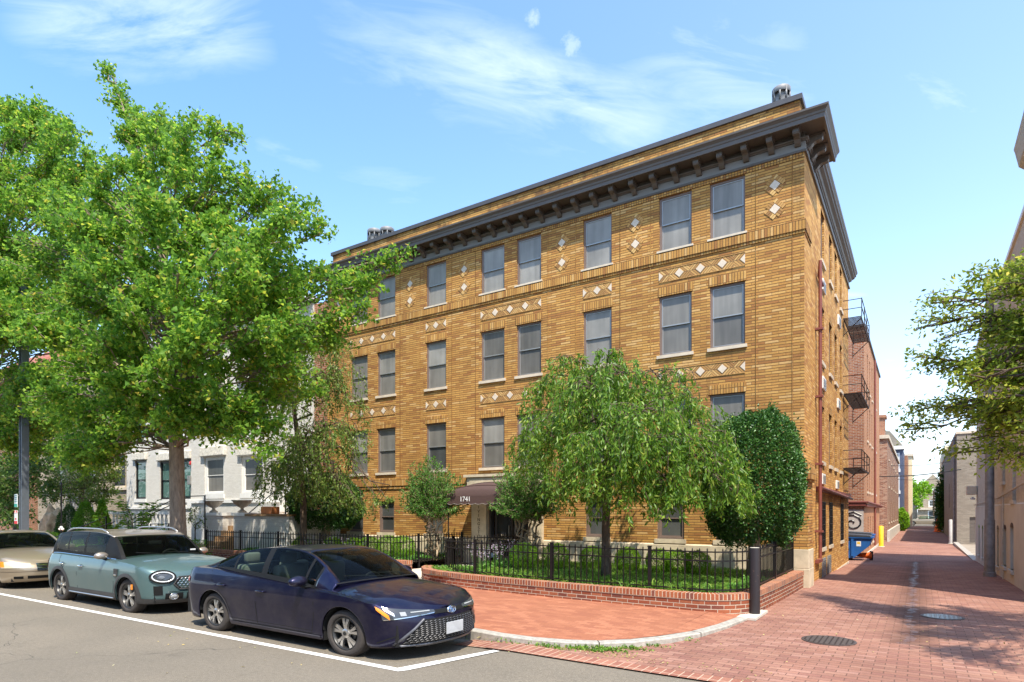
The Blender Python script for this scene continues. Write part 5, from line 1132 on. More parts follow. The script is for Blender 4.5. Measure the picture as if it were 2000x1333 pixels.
def make_car(name, label, S):
    T = thing(name, label, 'car'); PT = lambda mb, nm, mat, par=None, **k: mb.build(nm, mat, par or T, **k)
    zt = smooth_tab(S['ztop']); hood = S['hood']; wz = smooth_tab(S['wz']); xf = smooth_tab(S['xf']); xr = smooth_tab(S['xr'])
    wf, wr, Rw, Ra = S['wf'], S['wr'], S['R'], S['Ra']; xcf, xcr = S['xcf'], S['xcr']; zs = S['sill']; pe = S.get('pe', 2.3)
    def sgnp(a, p): return math.copysign(abs(a)**p, a)
    def pos(kind, s, z):
        """kind 0 straight side at x=s; 1 front corner th=s; -1 rear corner th=s"""
        w = itp(wz, z)
        if kind == 0: return s, w
        if kind == 1: return xcf+(itp(xf, z)-xcf)*sgnp(math.sin(s), 2/pe), w*sgnp(math.cos(s), 2/pe)
        return xcr-(xcr-itp(xr, z))*sgnp(math.sin(s), 2/pe), w*sgnp(math.cos(s), 2/pe)
    def topz(kind, s):
        z = .8
        for _ in range(14): z = .5*z+.5*itp(zt, pos(kind, s, z)[0])
        return z
    # stations
    st = []; H2 = math.pi/2
    for i in range(15): st.append((-1, H2*(1-i/15)))
    xs_ = set(np.round(np.arange(xcr, xcf, .07), 4)) | {xcr, xcf}
    for c in (wr, wf):
        xs_ = {x for x in xs_ if abs(x-c) > Ra+.03}
        xs_ |= {c+Ra*math.cos(math.pi*k/16) for k in range(17)} | {c+Ra+.012, c-Ra-.012}
    for x in sorted(xs_):
        if xcr <= x <= xcf: st.append((0, x))
    for i in range(1, 17): st.append((1, H2*i/16))
    def botz(x, kind):
        for c in (wr, wf):
            if abs(x-c) <= Ra+1e-6 : return max(zs, Rw+math.sqrt(max(0, Ra*Ra-(x-c)**2)))
        z = zs
        if kind == 1: z += S.get('chinf', .02)
        if kind == -1: z += S.get('chinr', .08)
        return z
    NZ = 22
    def column(kind, s):
        x0 = pos(kind, s, .4)[0]; zb_ = botz(x0, kind); z1 = topz(kind, s)
        if kind: 
            k = math.sin(s); zb_ = zs + (zb_-zs)*k
            for c in (wr, wf):
                if abs(x0-c) < Ra: zb_ = max(zb_, Rw+math.sqrt(Ra*Ra-(x0-c)**2))
        return [(*pos(kind, s, zb_+(z1-zb_)*j/NZ), zb_+(z1-zb_)*j/NZ) for j in range(NZ+1)]
    colsN = [column(k, s) for k, s in st]
    body = MB()
    for sg in (1, -1):
        G = [[(p[0], p[1]*sg, p[2]) for p in c] for c in colsN]
        body.grid(G if sg == 1 else G[::-1])
    # deck / hood between the two shoulder lines
    tops = [c[-1] for c in colsN]; ND = 14
    bul = smooth_tab(S['bulge'])
    def deck(x, y, w, z): return z + itp(bul, x)*(1-abs(y/w)**2.6 if w > 1e-6 else 1)
    cow, bck = S['cowl'], S['back']
    rowsF = [p for p in tops if p[0] > cow-.30]; rowsB = [p for p in tops if p[0] < bck+.25]
    def deckrow(p): return [(p[0], p[1]*(1-2*j/ND), deck(p[0], p[1]*(1-2*j/ND), p[1], p[2])) for j in range(ND+1)]
    for rws in (rowsF, rowsB): body.grid([deckrow(p) for p in rws])
    mid = [p for p in tops if bck+.2 <= p[0] <= cow-.25]
    for sg in (1, -1):   # narrow shoulder ledge under the side windows
        body.grid([[(p[0], sg*p[1], p[2]), (p[0], sg*(p[1]-.06), p[2]+.012), (p[0], sg*(p[1]-.11), p[2]-.005)][::sg] for p in mid])
    b = PT(body, 'body', S['paint'], smooth=True, recalc=True)
    bmx = bmesh.new(); bmx.from_mesh(b.data)
    for e in bmx.edges:
        if len(e.link_faces) == 2 and e.calc_face_angle(0) > R(38): e.smooth = False
    bmx.to_mesh(b.data); bmx.free()
    sd = b.modifiers.new('t', 'SOLIDIFY'); sd.thickness = .012; sd.offset = -1
    # surface helpers for details --------------------------------------------------
    def side_pt(x, z, off=.0):
        w = itp(wz, z); w2 = itp(wz, z+.01); n = Vector((0, 1, -(w2-w)/.01)).normalized(); return Vector((x, w, z))+n*off
    def patch(par, nm, mat, kind, s0, s1, zlo, zhi, off=.006, n=12, m_=6, sides=(1,-1)):
        """conformal patch on the body skin: z limits are functions of t in 0..1 along s"""
        out = []
        for sg in sides:
            G = []
            for i in range(n+1):
                t = i/n; s = s0+(s1-s0)*t; za, zb_ = zlo(t), zhi(t); row = []
                for j in range(m_+1):
                    z = za+(zb_-za)*j/m_; x, y = pos(kind, s, z); xa, ya_ = pos(kind, s+.01, z); xb, yb_ = pos(kind, s, z+.01)
                    tu = Vector((xa-x, ya_-y, 0)); tv = Vector((xb-x, yb_-y, .01)); nn = tu.cross(tv)
                    if nn.length < 1e-9: nn = Vector((1,0,0))
                    nn.normalize()
                    if nn.dot(Vector((kind if kind else 0, .35, 0))) < 0: nn = -nn
                    q = Vector((x, y, z))+nn*off; row.append((q.x, q.y*sg, q.z))
                G.append(row)
            mb = MB(); mb.grid(G if sg == 1 else G[::-1]); o = PT(mb, nm, mat, par, smooth=True); out.append(o)
        return out
    # greenhouse ---------------------------------------------------------------------
    rf = smooth_tab(S['roof']); yr = smooth_tab(S['yroof']); xa, xb = S['roof'][0][0], S['roof'][-1][0]
    belt = lambda x: (itp(wz, itp(zt, x)) - S['tuck'], itp(zt, x)+.004)
    NS, NRf = 6, 12
    gx = sorted(set(list(np.linspace(xa, xb, 56)) + S['xcuts']))
    def section(x):
        by, bz = belt(x); rz = itp(rf, x); ry = min(itp(yr, x), by); rail = rz-.028
        rail = max(bz, rail); pts = []
        for j in range(NS+1):
            t = j/NS; y = by+(ry-by)*t + .022*math.sin(math.pi*t)*min(1,(rail-bz)/.2); pts.append((x, y, bz+(rail-bz)*t))
        for j in range(1, NRf+1):
            a = j/NRf; y = ry*(1-a); pts.append((x, y, rail+(rz-rail)*(1-(1-a)**2.6)))
        return pts
    secs = [section(x) for x in gx]
    gw, gr, gp = MB(), MB(), MB(); gS = {(k, sg): MB() for k in range(len(S['win'])) for sg in (1,-1)}; ws0, ws1, rs0, rs1 = S['ws'][0], S['ws'][1], S['rs'][0], S['rs'][1]
    roofm = MB()
    bend = lambda p: (p[0] - S.get('bow', .10)*(p[1]/.7)**2*(1 if p[0] > .2 else (-.6 if p[0] < -1.0 else 0)) * min(1, abs(p[0])), p[1], p[2])
    for i in range(len(gx)-1):
        xm = (gx[i]+gx[i+1])/2; A, B = secs[i], secs[i+1]
        for j in range(NS+NRf):
            if j >= NS:   # top
                jj = j-NS
                if ws0 <= xm <= ws1 and jj >= 1: tgt = gw
                elif rs0 <= xm <= rs1 and jj >= 1: tgt = gr
                elif xm > ws1 or xm < rs0: tgt = gp
                elif S.get('blackA') and ws0 <= xm <= ws1: tgt = gp
                else: tgt = roofm
            else:
                win = next((w_ for w_ in S['win'] if w_[0] <= xm <= w_[1]), None)
                if win and .5 <= j < NS-.5 : tgt = ('w', S['win'].index(win))
                elif S['pill'][0] <= xm <= S['pill'][1] and j < NS-.5: tgt = gp
                elif S.get('blackA') and xm > S['pill'][1]: tgt = gp
                else: tgt = roofm if not (j < 1 and S['pill'][0] <= xm <= S['pill'][1]) else gp
            for sg in (1, -1):
                q = [A[j], B[j], B[j+1], A[j+1]]; q = [(p[0], p[1]*sg, p[2]) for p in q]
                if sg == -1: q = q[::-1]
                (gS[(tgt[1], sg)] if isinstance(tgt, tuple) else tgt).face([bend(p) for p in q])
    def weld(o):
        bm = bmesh.new(); bm.from_mesh(o.data); bmesh.ops.remove_doubles(bm, verts=bm.verts, dist=2e-4); bmesh.ops.recalc_face_normals(bm, faces=bm.faces)
        for f in bm.faces: f.smooth = True
        for e in bm.edges:
            if len(e.link_faces) == 2 and e.calc_face_angle(0) > R(40): e.smooth = False
        bm.to_mesh(o.data); bm.free(); return o
    roofo = weld(PT(roofm, 'roof', S.get('roofpaint', S['paint']))); sd = roofo.modifiers.new('t', 'SOLIDIFY'); sd.thickness = .03; sd.offset = -1
    if gw.f: weld(PT(gw, 'windscreen', C_WIND))
    if gr.f: weld(PT(gr, 'rear_window', C_GLASS))
    for g_ in gS.values():
        if g_.f: weld(PT(g_, 'side_window', C_GLASS))
    if gp.f: weld(PT(gp, 'pillars', C_TRIM))
    # interior
    m = MB(); by = belt(0)[0]-.1; fl = zs+.12
    m.box(bck+.1, cow-.2, -by, by, fl, fl+.05); m.box(cow-.55, cow-.02, -by+.02, by-.02, fl+.3, itp(zt, cow-.3)-.01)
    PT(m, 'cabin_floor', plain('grey_dashboard', (.16,.155,.14), .8))
    for (sx, yy, hz_) in [(S['seat'], .36, 1.), (S['seat'], -.36, 1.), (S['seat']-.85, .36, .93), (S['seat']-.85, -.36, .93)]:
        m = MB(); zc = S['seatz']; m.rbox(sx-.05, sx+.45, yy-.24, yy+.24, zc-.15, zc, .04); m.rbox(sx-.2, sx-.05, yy-.24, yy+.24, zc-.05, zc+.52*hz_, .05); m.rbox(sx-.19, sx-.1, yy-.12, yy+.12, zc+.54*hz_, zc+.72*hz_, .03)
        PT(m, 'seat', S.get('seatmat', C_SEAT), smooth=True)
    m = MB(); sc_ = Vector((cow-.52, .36, itp(zt, cow)-.02)); 
    m.tube([sc_+Vector((-.05*math.sin(a*2*math.pi/20)*1, .18*math.cos(a*2*math.pi/20), .17*math.sin(a*2*math.pi/20))) for a in range(21)], .016, 6); PT(m, 'steering_wheel', C_TRIM)
    m = MB(); m.rbox(S['ws'][0]+.12, S['ws'][0]+.15, -.12, .12, itp(rf, S['ws'][0]+.12)-.14, itp(rf, S['ws'][0]+.12)-.07, .01); PT(m, 'rear_view_mirror', C_TRIM)
    # underbody and wheel wells
    m = MB(); yb_ = itp(wz, .4)-.02
    m.box(xcr-.35, wr-Ra-.01, -yb_+.1, yb_-.1, zs+.04, .62); m.box(wr+Ra+.01, wf-Ra-.01, -yb_+.03, yb_-.03, zs-.01, .5); m.box(wf+Ra+.01, xcf+.35, -yb_+.12, yb_-.12, zs+.03, .5); m.box(wr-Ra-.05, wf+Ra+.05, -.42, .42, zs, .62)
    for c in (wr, wf):
        for sg in (1, -1):
            G = [[(c+(Ra+.004)*math.cos(math.pi*k/16), sg*yy, Rw+(Ra+.004)*math.sin(math.pi*k/16)) for k in range(17)] for yy in (.40, yb_+.0)]; m.grid(G)
    PT(m, 'underbody', C_WELL)
    # wheels
    wm_ = S['rim']
    def wheel(x, sg):
        W = .21; yc = S['track']; Wt = MB(); r = Rw
        prof = [(r*.68,-W/2+.02),(r*.74,-W/2),(r*.9,-W/2+.004),(r*.965,-W/2+.02),(r,-W/2+.045),(r,-.02),(r*.99,-.018),(r*.99,-.012),(r,-.01),(r,.02),(r*.99,.022),(r*.99,.028),(r,.03),(r,W/2-.045),(r*.965,W/2-.02),(r*.9,W/2-.004),(r*.75,W/2),(r*.715,W/2-.006),(r*.70,W/2-.02)]
        Wt.lathe(prof, (0,0,0), 44, 'y'); wh = thing_wheel = Wt.build('wheel', C_TYRE, T, smooth=True); wh.location = (x, sg*(yc-W/2+.0), Rw)
        if sg < 0: wh.rotation_euler = (0, 0, math.pi)
        rm = MB(); rr_ = r*.705; rm.lathe([(rr_,-.06),(rr_,W/2-.022),(rr_-.012,W/2-.012),(rr_-.022,W/2-.02),(rr_-.03,.02),(rr_-.035,-.05)], (0,0,0), 44, 'y')
        rm.build('rim', wm_['mat'], wh, smooth=True)
        dk = MB(); dk.lathe([(rr_-.03,.0),(.05,.01),(0,.01)], (0,0,0), 32, 'y'); dk.lathe([(.13,.02),(.13,.03),(0,.03)], (0,0,0), 24, 'y'); dk.build('brake_disc', C_RIMD, wh)
        sp_ = MB(); n = wm_['n']; yf = W/2-.028
        for k in range(n):
            a = 2*math.pi*k/n+wm_.get('rot', .3)
            for da in wm_['split']:
                ca, sa = math.cos(a), math.sin(a); 
                def q(rad, tw, y): 
                    ang = a+tw; return (rad*math.cos(ang), y, rad*math.sin(ang))
                w0, w1 = wm_['w']; ri, ro = .035, rr_-.014
                pts = []
                for (rad, cen, hw, y) in ((ri, da*.35, w0/ri*.5, yf-.004), (ro*.55, da*.75, w0/(ro*.55)*.5, yf+.004), (ro, da, w1/ro*.5, yf-.006)):
                    pts.append((q(rad, cen-hw, y), q(rad, cen+hw, y), q(rad, cen+hw, y-.03), q(rad, cen-hw, y-.03)))
                for (p0, p1) in zip(pts, pts[1:]):
                    for e in range(4): sp_.face([p0[e], p0[(e+1)%4], p1[(e+1)%4], p1[e]])
        sp_.lathe([(.062,yf-.03),(.062,yf+.004),(.045,yf+.012),(0,yf+.012)], (0,0,0), 20, 'y')
        so_ = sp_.build('spokes', wm_.get('smat', wm_['mat']), wh)
        hb = MB(); hb.lathe([(.028,yf+.012),(.028,yf+.016),(0,yf+.018)], (0,0,0), 14, 'y'); hb.build('hub_cap', C_RIMD, wh)
    for x in (wr, wf):
        for sg in (1, -1): wheel(x, sg)
    # shut lines drawn as real gaps: thin dark strips proud by 1 mm
    def seam(pts, wdt=.012, sides=(1,-1), nm='shut_line', mat=C_WELL, off=.0025):
        for sg in sides:
            m = MB(); P_ = [side_pt(x, z, off) for x, z in pts]
            for a, b_ in zip(P_, P_[1:]):
                t_ = (b_-a).normalized(); n_ = Vector((0,1,0)); s_ = t_.cross(n_).normalized()*wdt/2
                q = [a-s_, a+s_, b_+s_, b_-s_]; m.face([(p.x, p.y*sg, p.z) for p in (q if sg == 1 else q[::-1])])
            PT(m, nm, mat)
    return dict(T=T, PT=PT, side=side_pt, patch=patch, seam=seam, pos=pos, top=lambda x: itp(zt, x), deck=lambda x, y: (lambda z: deck(x, y, itp(wz, z), z))(itp(zt, x)), belt=belt, roof=lambda x: itp(rf, x), yr=lambda x: itp(yr, x), wz=wz, xf=lambda z: itp(xf, z))

def mirror_part(c, x, z, sg, shell, w=.14, h=.088, out=.1):
    y = c['belt'](x)[0]+out+.06; m = MB(); m.smooth = True
    bm = bmesh.new(); bmesh.ops.create_uvsphere(bm, u_segments=18, v_segments=12, radius=1)
    for v in bm.verts:
        k = v.co; v.co = Vector((k.x*.075*(1 if k.x > 0 else .35), k.y*w, k.z*h*(1 if k.z > 0 else .75)))
    m.add_bm(bm, Matrix.Translation((x, sg*y, z))); o = m.build('door_mirror', shell, c['T'], smooth=True)
    m = MB(); m.tube([(x+.01, sg*(y-.03), z-.04), (x+.02, sg*(y-.09), z-.075), (x+.03, sg*(c['belt'](x)[0]-.01), z-.085)], [.03,.028,.03], 8); m.build('mirror_arm', C_TRIM, o)
    return o
def handle(c, x, z, mat, L=.17, sides=(1,-1)):
    for sg in sides:
        p = c['side'](x, z); m = MB(); m.rbox(x-L/2, x+L/2, sg*p.y+(-.004 if sg > 0 else -.038), sg*p.y+(.038 if sg > 0 else .004), z-.014, z+.014, .01)
        o = m.build('door_handle', mat, c['T'], smooth=True)
        m = MB(); G = []
        m.lathe([(.05,0),(.05,.003),(0,.003)], (0,0,0), 16, 'y'); q = m.build('handle_recess', C_TRIM, o); q.location = (x+.0, sg*(p.y+.002), z); q.scale = (1.1,sg,.55)
def plate(c, x, y, z, mat, rx=0, blur=None):
    m = MB(); m.rbox(-.006, .006, -.155, .155, -.078, .078, .004); o = m.build('licence_plate', mat, c['T']); o.location = (x, y, z); o.rotation_euler = (0, rx, 0)
    m = MB(); m.box(.0062, .0072, -.11, .11, -.035, .035); m.build('plate_panel', plain('blurred_plate_grey', (.42,.43,.44), .6), o)

# ---- dark blue sedan (nearest)
NAVY = paint('navy_paint', (.006,.006,.034), .65, .36, .05)
S = dict(paint=NAVY, sill=.19, R=.325, Ra=.372, wf=1.37, wr=-1.33, xcf=1.76, xcr=-1.86, track=.845, pe=2.15,
    ztop=[(-2.32,.93),(-2.24,.985),(-2.1,1.02),(-1.8,1.035),(-1.4,1.035),(-1.0,1.0),(-.4,.955),(.2,.91),(.7,.875),(1.1,.855),(1.5,.825),(1.85,.775),(2.1,.715),(2.25,.665),(2.34,.62)],
    wz=[(.15,.80),(.22,.835),(.30,.85),(.42,.862),(.55,.876),(.66,.884),(.76,.882),(.85,.868),(.95,.842),(1.05,.80)],
    xf=[(.15,2.20),(.22,2.28),(.3,2.315),(.45,2.325),(.55,2.315),(.62,2.29),(.7,2.22),(.8,2.05),(1.1,1.9)],
    xr=[(.15,-2.15),(.25,-2.25),(.4,-2.30),(.6,-2.31),(.75,-2.29),(.9,-2.31),(.99,-2.28),(1.1,-2.2)],
    bulge=[(-2.4,.0),(-2.1,.02),(-1.6,.04),(0,.05),(.8,.125),(1.3,.12),(1.8,.09),(2.1,.05),(2.35,.01)],
    hood=None, cowl=1.16, back=-1.72, tuck=.075,
    roof=[(-1.98,1.045),(-1.7,1.13),(-1.3,1.275),(-.95,1.365),(-.5,1.425),(-.1,1.44),(.25,1.42),(.5,1.37),(.75,1.27),(1.0,1.135),(1.22,.99)],
    yroof=[(-1.98,.66),(-1.4,.60),(-.9,.575),(-.2,.585),(.3,.58),(.75,.63),(1.22,.72)],
    ws=(.40,1.20), rs=(-1.85,-1.02), win=[(-1.52,-1.10),(-1.06,-.36),(-.24,.62),(.67,.86)], pill=(-1.56,.90), xcuts=[.40,1.20,-1.85,-1.02,-1.52,-1.10,-1.06,-.36,-.24,.62,.67,.86,.90,-1.56], seat=-.15, seatz=.62,
    seatmat=plain('pale_seat_fabric', (.22,.22,.20), .9), rim=dict(mat=C_RIMD, smat=C_RIM, n=5, split=(-.20,.20), w=(.03,.052)))
car = make_car('parked_car', 'dark blue sedan parked nearest the camera at the end of the parking line', S); c = car; T = car['T']; N_ = car
T.location = (-7.19, 5.97, -.03); T.rotation_euler = (0, 0, R(-1.0)); T.scale = (1.04, 1, .885)
H2 = math.pi/2
# headlamps: slim wedges wrapping the corner, amber outer edge
c['patch'](None, 'headlamp', C_LAMPD, 1, .38, 1.30, lambda t: .575+.05*t, lambda t: .735-.075*t, .008, 14, 5)
c['patch'](None, 'headlamp_trim', C_CHROME, 1, .40, 1.28, lambda t: .568+.05*t, lambda t: .578+.05*t, .010, 14, 1)
c['patch'](None, 'turn_signal', C_AMBER, 1, .30, .52, lambda t: .70-.125*t, lambda t: .745-.115*t+.015*math.sin(t*3.1), .011, 8, 3)
c['patch'](None, 'running_light', C_LAMPW, 1, .46, .62, lambda t: .69-.075*t, lambda t: .715-.09*t+.03, .012, 6, 2)
c['patch'](None, 'projector_lens', C_LAMP, 1, .72, .82, lambda t: .618, lambda t: .665, .013, 5, 4)
c['patch'](None, 'light_guide', C_LAMP, 1, .90, 1.22, lambda t: .648, lambda t: .660, .013, 8, 1)
# upper slot and badge
c['patch'](None, 'upper_grille', C_TRIM, 1, 1.28, H2, lambda t: .605, lambda t: .655, .006, 8, 3)
# big trapezoid mouth
c['patch'](None, 'grille_backing', C_WELL, 1, .72, H2, lambda t: .235, lambda t: .27+.285*min(1, t/.42), .006, 20, 8)
m = MB()
def front_pt(y, z, off=.012):
    # invert the corner curve for a given y
    w = itp(c['wz'], z); k = min(1, abs(y)/w); co_ = k**(2.15/2); th = math.acos(min(1, co_)); x_, y_ = c['pos'](1, th, z); return Vector((x_+off, math.copysign(y_, y), z))
for r_ in range(11):
    z = .262+r_*.026; hw = .66-.012*r_ if r_ < 3 else .64-(r_-3)*.028
    nseg = int(hw*2/.062)
    for i in range(nseg):
        y0 = -hw+(i+.5*(r_%2)+.5)*.062
        if abs(y0) > hw-.02: continue
        a, b_, d_ = front_pt(y0-.024, z, .016), front_pt(y0, z+.011, .018), front_pt(y0+.024, z, .016); e_ = front_pt(y0, z-.004, .016)
        for p, q in ((a, b_), (b_, d_)): m.tube([p, q], .0042, 4, cap=False)
m.build('grille_mesh', plain('grille_grey', (.16,.16,.165), .35, .6), T)
m = MB(); pts_ = [(0,.222),(.4,.222),(.66,.228),(.73,.245),(.66,.33),(.55,.45),(.44,.562)]
for sg in (1,-1): m.tube([front_pt(sg*y if y else 0, z, .012) for y, z in pts_], .019, 6, cap=False)
m.build('grille_surround', plain('silver_grey_lip', (.12,.12,.13), .35, .5), T, smooth=True)
c['patch'](None, 'lower_lip', plain('silver_grey_lip', (.12,.12,.13), .35, .5), 1, .95, H2, lambda t: .205, lambda t: .235, .016, 12, 2)
c['patch'](None, 'corner_crease', C_WELL, 1, .22, .62, lambda t: .26+.10*t, lambda t: .275+.10*t+.02*(t>.3)*0, .005, 8, 1)
m = MB(); p = front_pt(0, .635, .02); m.lathe([(.062,0),(.062,.008),(.05,.012)], (0,0,0), 28, 'x'); o = m.build('emblem', C_CHROME, T, smooth=True); o.location = p; o.scale = (1,1.25,.85)
m = MB(); m.lathe([(.052,.006),(.03,.011),(0,.012)], (0,0,0), 28, 'x'); q = m.build('emblem_field', plain('emblem_blue', (.05,.16,.38), .25, coat=1.), o, smooth=True)
m = MB(); 
for (ry, rz, zc_) in ((.021,.046,0),(.045,.018,.014),(.056,.0565,0)):
    m.tube([(.014, ry*math.cos(a*math.pi/12), zc_+rz*math.sin(a*math.pi/12)) for a in range(25)], .0035, 4, cap=False)
m.build('emblem_rings', C_CHROME, o)
p = front_pt(0, .40, .035); plate(c, p.x, p.y-.0, p.z, plain('white_plate', (.42,.43,.44), .5))
c['patch'](None, 'tail_lamp', C_RED, -1, .62, .12, lambda t: .80, lambda t: .895-.02*t, .008, 8, 4)
c['patch'](None, 'rear_bumper_trim', C_TRIM, -1, H2, .45, lambda t: .27, lambda t: .40, .006, 8, 3)
for z in (.2,): 
    for sg in (1,-1): 
        m = MB(); G = [[(x, sg*(itp(c['wz'], zz)+.012), zz) for zz in (.185,.215,.245)] for x in (-.93,-.5,0,.5,.96)]; m.grid(G if sg == 1 else G[::-1]); m.build('sill_trim', NAVY, T, smooth=True)
b = lambda x: c['belt'](x)[1]-.006
c['seam']([(.86,b(.86)),(.87,.7),(.86,.5),(.80,.27)]); c['seam']([(-.30,b(-.3)),(-.31,.6),(-.30,.27)]); c['seam']([(-1.42,b(-1.4)-.02),(-1.36,.86),(-1.16,.70),(-1.0,.58),(-.92,.40),(-.86,.27)]); c['seam']([(.80,.262),(-.3,.262),(-.86,.262)], .007)
c['seam']([(.86,.90),(1.2,.875),(1.5,.845),(1.7,.80)], .006); c['seam']([(-.9,.30),(.8,.30)], .006)
handle(c, -1.08, .80, NAVY); handle(c, .02-.2, .775, NAVY)
for sg in (1,-1): mirror_part(c, .66, .985, sg, NAVY)
m = MB()
for sg in (1,-1):   # bright strip under the side glass
    m.tube([(x, sg*(c['belt'](x)[0]+.004), c['belt'](x)[1]+.012) for x in np.linspace(-1.5,.88,20)], .006, 4, cap=False)
m.build('window_trim', C_TRIM, T)
m = MB(); 
for y0, y1 in ((.62,.02),(.05,-.55)): m.tube([(1.12-.06*(y0/.7)**2, y0, 1.005), (1.06, (y0+y1)/2, 1.04), (1.04, y1, 1.055)], .008, 4)
m.build('wiper', C_TRIM, T)
m = MB(); m.extr([(0,0),(.1,0),(.0,.05)], (-.98,-.012,c['roof'](-.95)-.012), (1,0,0), (0,0,1), (0,1,0), .024); m.build('antenna', NAVY, T)

# ---- teal compact crossover
TEAL = paint('sage_teal_paint', (.082,.142,.145), .3, .35, .08); SILV = paint('warm_silver_roof_paint', (.33,.28,.235), .6, .35)
S2 = dict(blackA=True, paint=TEAL, roofpaint=SILV, sill=.235, R=.345, Ra=.385, wf=1.33, wr=-1.32, xcf=1.62, xcr=-1.72, track=.88, pe=2.5,
    ztop=[(-2.16,.80),(-2.12,.95),(-2.0,1.03),(-1.6,1.045),(-1.0,1.035),(-.2,1.02),(.6,1.01),(1.0,1.0),(1.4,.975),(1.7,.935),(1.95,.88),(2.08,.82),(2.2,.76)],
    wz=[(.18,.84),(.28,.875),(.40,.895),(.55,.905),(.70,.91),(.82,.905),(.92,.888),(1.0,.862),(1.1,.83)],
    xf=[(.18,2.06),(.28,2.12),(.4,2.15),(.55,2.15),(.68,2.14),(.8,2.10),(.88,2.03),(.98,1.85),(1.1,1.8)],
    xr=[(.18,-2.05),(.3,-2.14),(.5,-2.17),(.7,-2.16),(.85,-2.12),(1.0,-2.09),(1.1,-2.06)],
    bulge=[(-2.2,.0),(-1.9,.02),(0,.05),(.9,.085),(1.3,.09),(1.7,.075),(2.0,.03),(2.15,.01)],
    hood=None, cowl=.93, back=-1.95, tuck=.085,
    roof=[(-2.12,1.06),(-2.02,1.28),(-1.92,1.46),(-1.8,1.535),(-1.5,1.565),(-.9,1.585),(-.3,1.58),(.1,1.55),(.35,1.50),(.55,1.40),(.75,1.255),(.92,1.12),(1.0,1.06)],
    yroof=[(-2.12,.74),(-1.9,.70),(-1.2,.68),(-.2,.675),(.35,.665),(.7,.71),(1.0,.76)],
    ws=(.37,.98), rs=(-2.08,-1.92), win=[(-1.86,-1.36),(-1.30,-.58),(-.50,.28)], pill=(-2.0,.72), xcuts=[.37,.98,-2.08,-1.92,-1.86,-1.36,-1.30,-.58,-.50,.28,.72,-2.0], seat=-.28, seatz=.74,
    rim=dict(mat=C_RIMD, smat=C_RIM, n=5, split=(-.14,.14), w=(.028,.042)))
c = car = make_car('parked_car', 'sage green compact crossover with silver roof rails parked in the middle', S2); T = c['T']
T.location = (-12.75, 6.15, -.04); T.rotation_euler = (0, 0, R(-.5)); T.scale = (1.03, 1, .885)
def oval(name, cy, cz, ry, rz, off, mat, par=None, sides=(1,-1), kind='disc', tube=.012):
    """oval fitting lying on the nose skin"""
    w = lambda z: itp(c['wz'], z)
    def fp(y, z, o_):
        k = min(1, abs(y)/w(z)); th = math.acos(min(1, k**(2.5/2))); x_, y_ = c['pos'](1, th, z); xa, ya_ = c['pos'](1, th+.02, z); n_ = Vector((ya_-y_, 0, 0)); t_ = Vector((xa-x_, ya_-y_, 0)).normalized(); nn = Vector((-t_.y, t_.x, 0)); nn = nn if nn.x > 0 else -nn
        return Vector((x_, y_, z))+nn*o_
    for sg in sides:
        m = MB(); ring = [fp(cy+ry*math.cos(2*math.pi*a/32), cz+rz*math.sin(2*math.pi*a/32), off) for a in range(33)]
        if kind == 'ring': m.tube([(p.x, p.y*sg, p.z) for p in ring], tube, 6, cap=False)
        else:
            ctr = fp(cy, cz, off+.012)
            for a, b_ in zip(ring, ring[1:]):
                ma, mb_ = (a+ctr)/2+Vector((.006,0,0)), (b_+ctr)/2+Vector((.006,0,0)); f = lambda q: (q.x, q.y*sg, q.z)
                m.face([f(a), f(b_), f(mb_), f(ma)][::sg]); m.face([f(ma), f(mb_), f(ctr)][::sg])
        m.build(name, mat, par or T, smooth=True)
oval('headlamp', .635, .745, .165, .115, .016, C_LAMPD); oval('headlamp_ring', .635, .745, .168, .118, .018, C_TRIM, kind='ring', tube=.014)
oval('daytime_ring', .635, .745, .138, .09, .03, C_LAMPW, kind='ring', tube=.013); oval('projector_lens', .66, .735, .042, .036, .03, plain('projector_grey', (.12,.13,.14), .15))
# hexagonal grille with chrome lip
def front2(y, z, off): 
    k = min(1, abs(y)/itp(c['wz'], z)); th = math.acos(min(1, k**(2.5/2))); x_, y_ = c['pos'](1, th, z); return Vector((x_+off, math.copysign(y_, y), z))
hexg = [(-.50,.60),(-.42,.50),(.42,.50),(.50,.60),(.42,.735),(-.42,.735)]
def hexface(mb, k, off, zk=None):
    pts = []
    for a, b_ in zip(hexg, hexg[1:]+hexg[:1]):
        for i in range(8): pts.append(((a[0]+(b_[0]-a[0])*i/8)*k, .62+((a[1]+(b_[1]-a[1])*i/8)-.62)*k))
    P3 = [front2(y, z, off) for y, z in pts]; ctr = front2(0, .62, off)
    for a, b_ in zip(P3, P3[1:]+P3[:1]): mb.face([a, b_, ctr])
    return P3
m = MB(); ring = hexface(m, 1., .006); gr_ = m.build('grille', C_WELL, T)
m = MB(); m.tube([tuple(p) for p in ring+ring[:2]], .013, 6, cap=False); m.build('grille_surround', C_CLAD, gr_)
m = MB()
for r_ in range(5):
    z = .53+r_*.042
    for i in range(15):
        y0 = -.42+(i+.5*(r_%2))*.06
        if abs(y0) < .44: m.tube([front2(y0-.03,z,.014), front2(y0-.012,z+.016,.016), front2(y0+.012,z+.016,.016), front2(y0+.03,z,.014)], .0055, 4, cap=False)
m.build('grille_mesh', C_CHROME, gr_)
c['patch'](None, 'side_intake', C_TRIM, 1, .62, .84, lambda t: .40-.0*t, lambda t: .575, .008, 6, 4)
m = MB()
for y0, y1, z0, z1 in ((-.62,-.36,.30,.43),(.36,.62,.30,.43),(-.3,.3,.29,.42)):
    G = [[front2(y0+(y1-y0)*i/8, z0+(z1-z0)*j/4, .010) for i in range(9)] for j in range(5)]; m.grid(G)
m.build('lower_intake', C_TRIM, T)
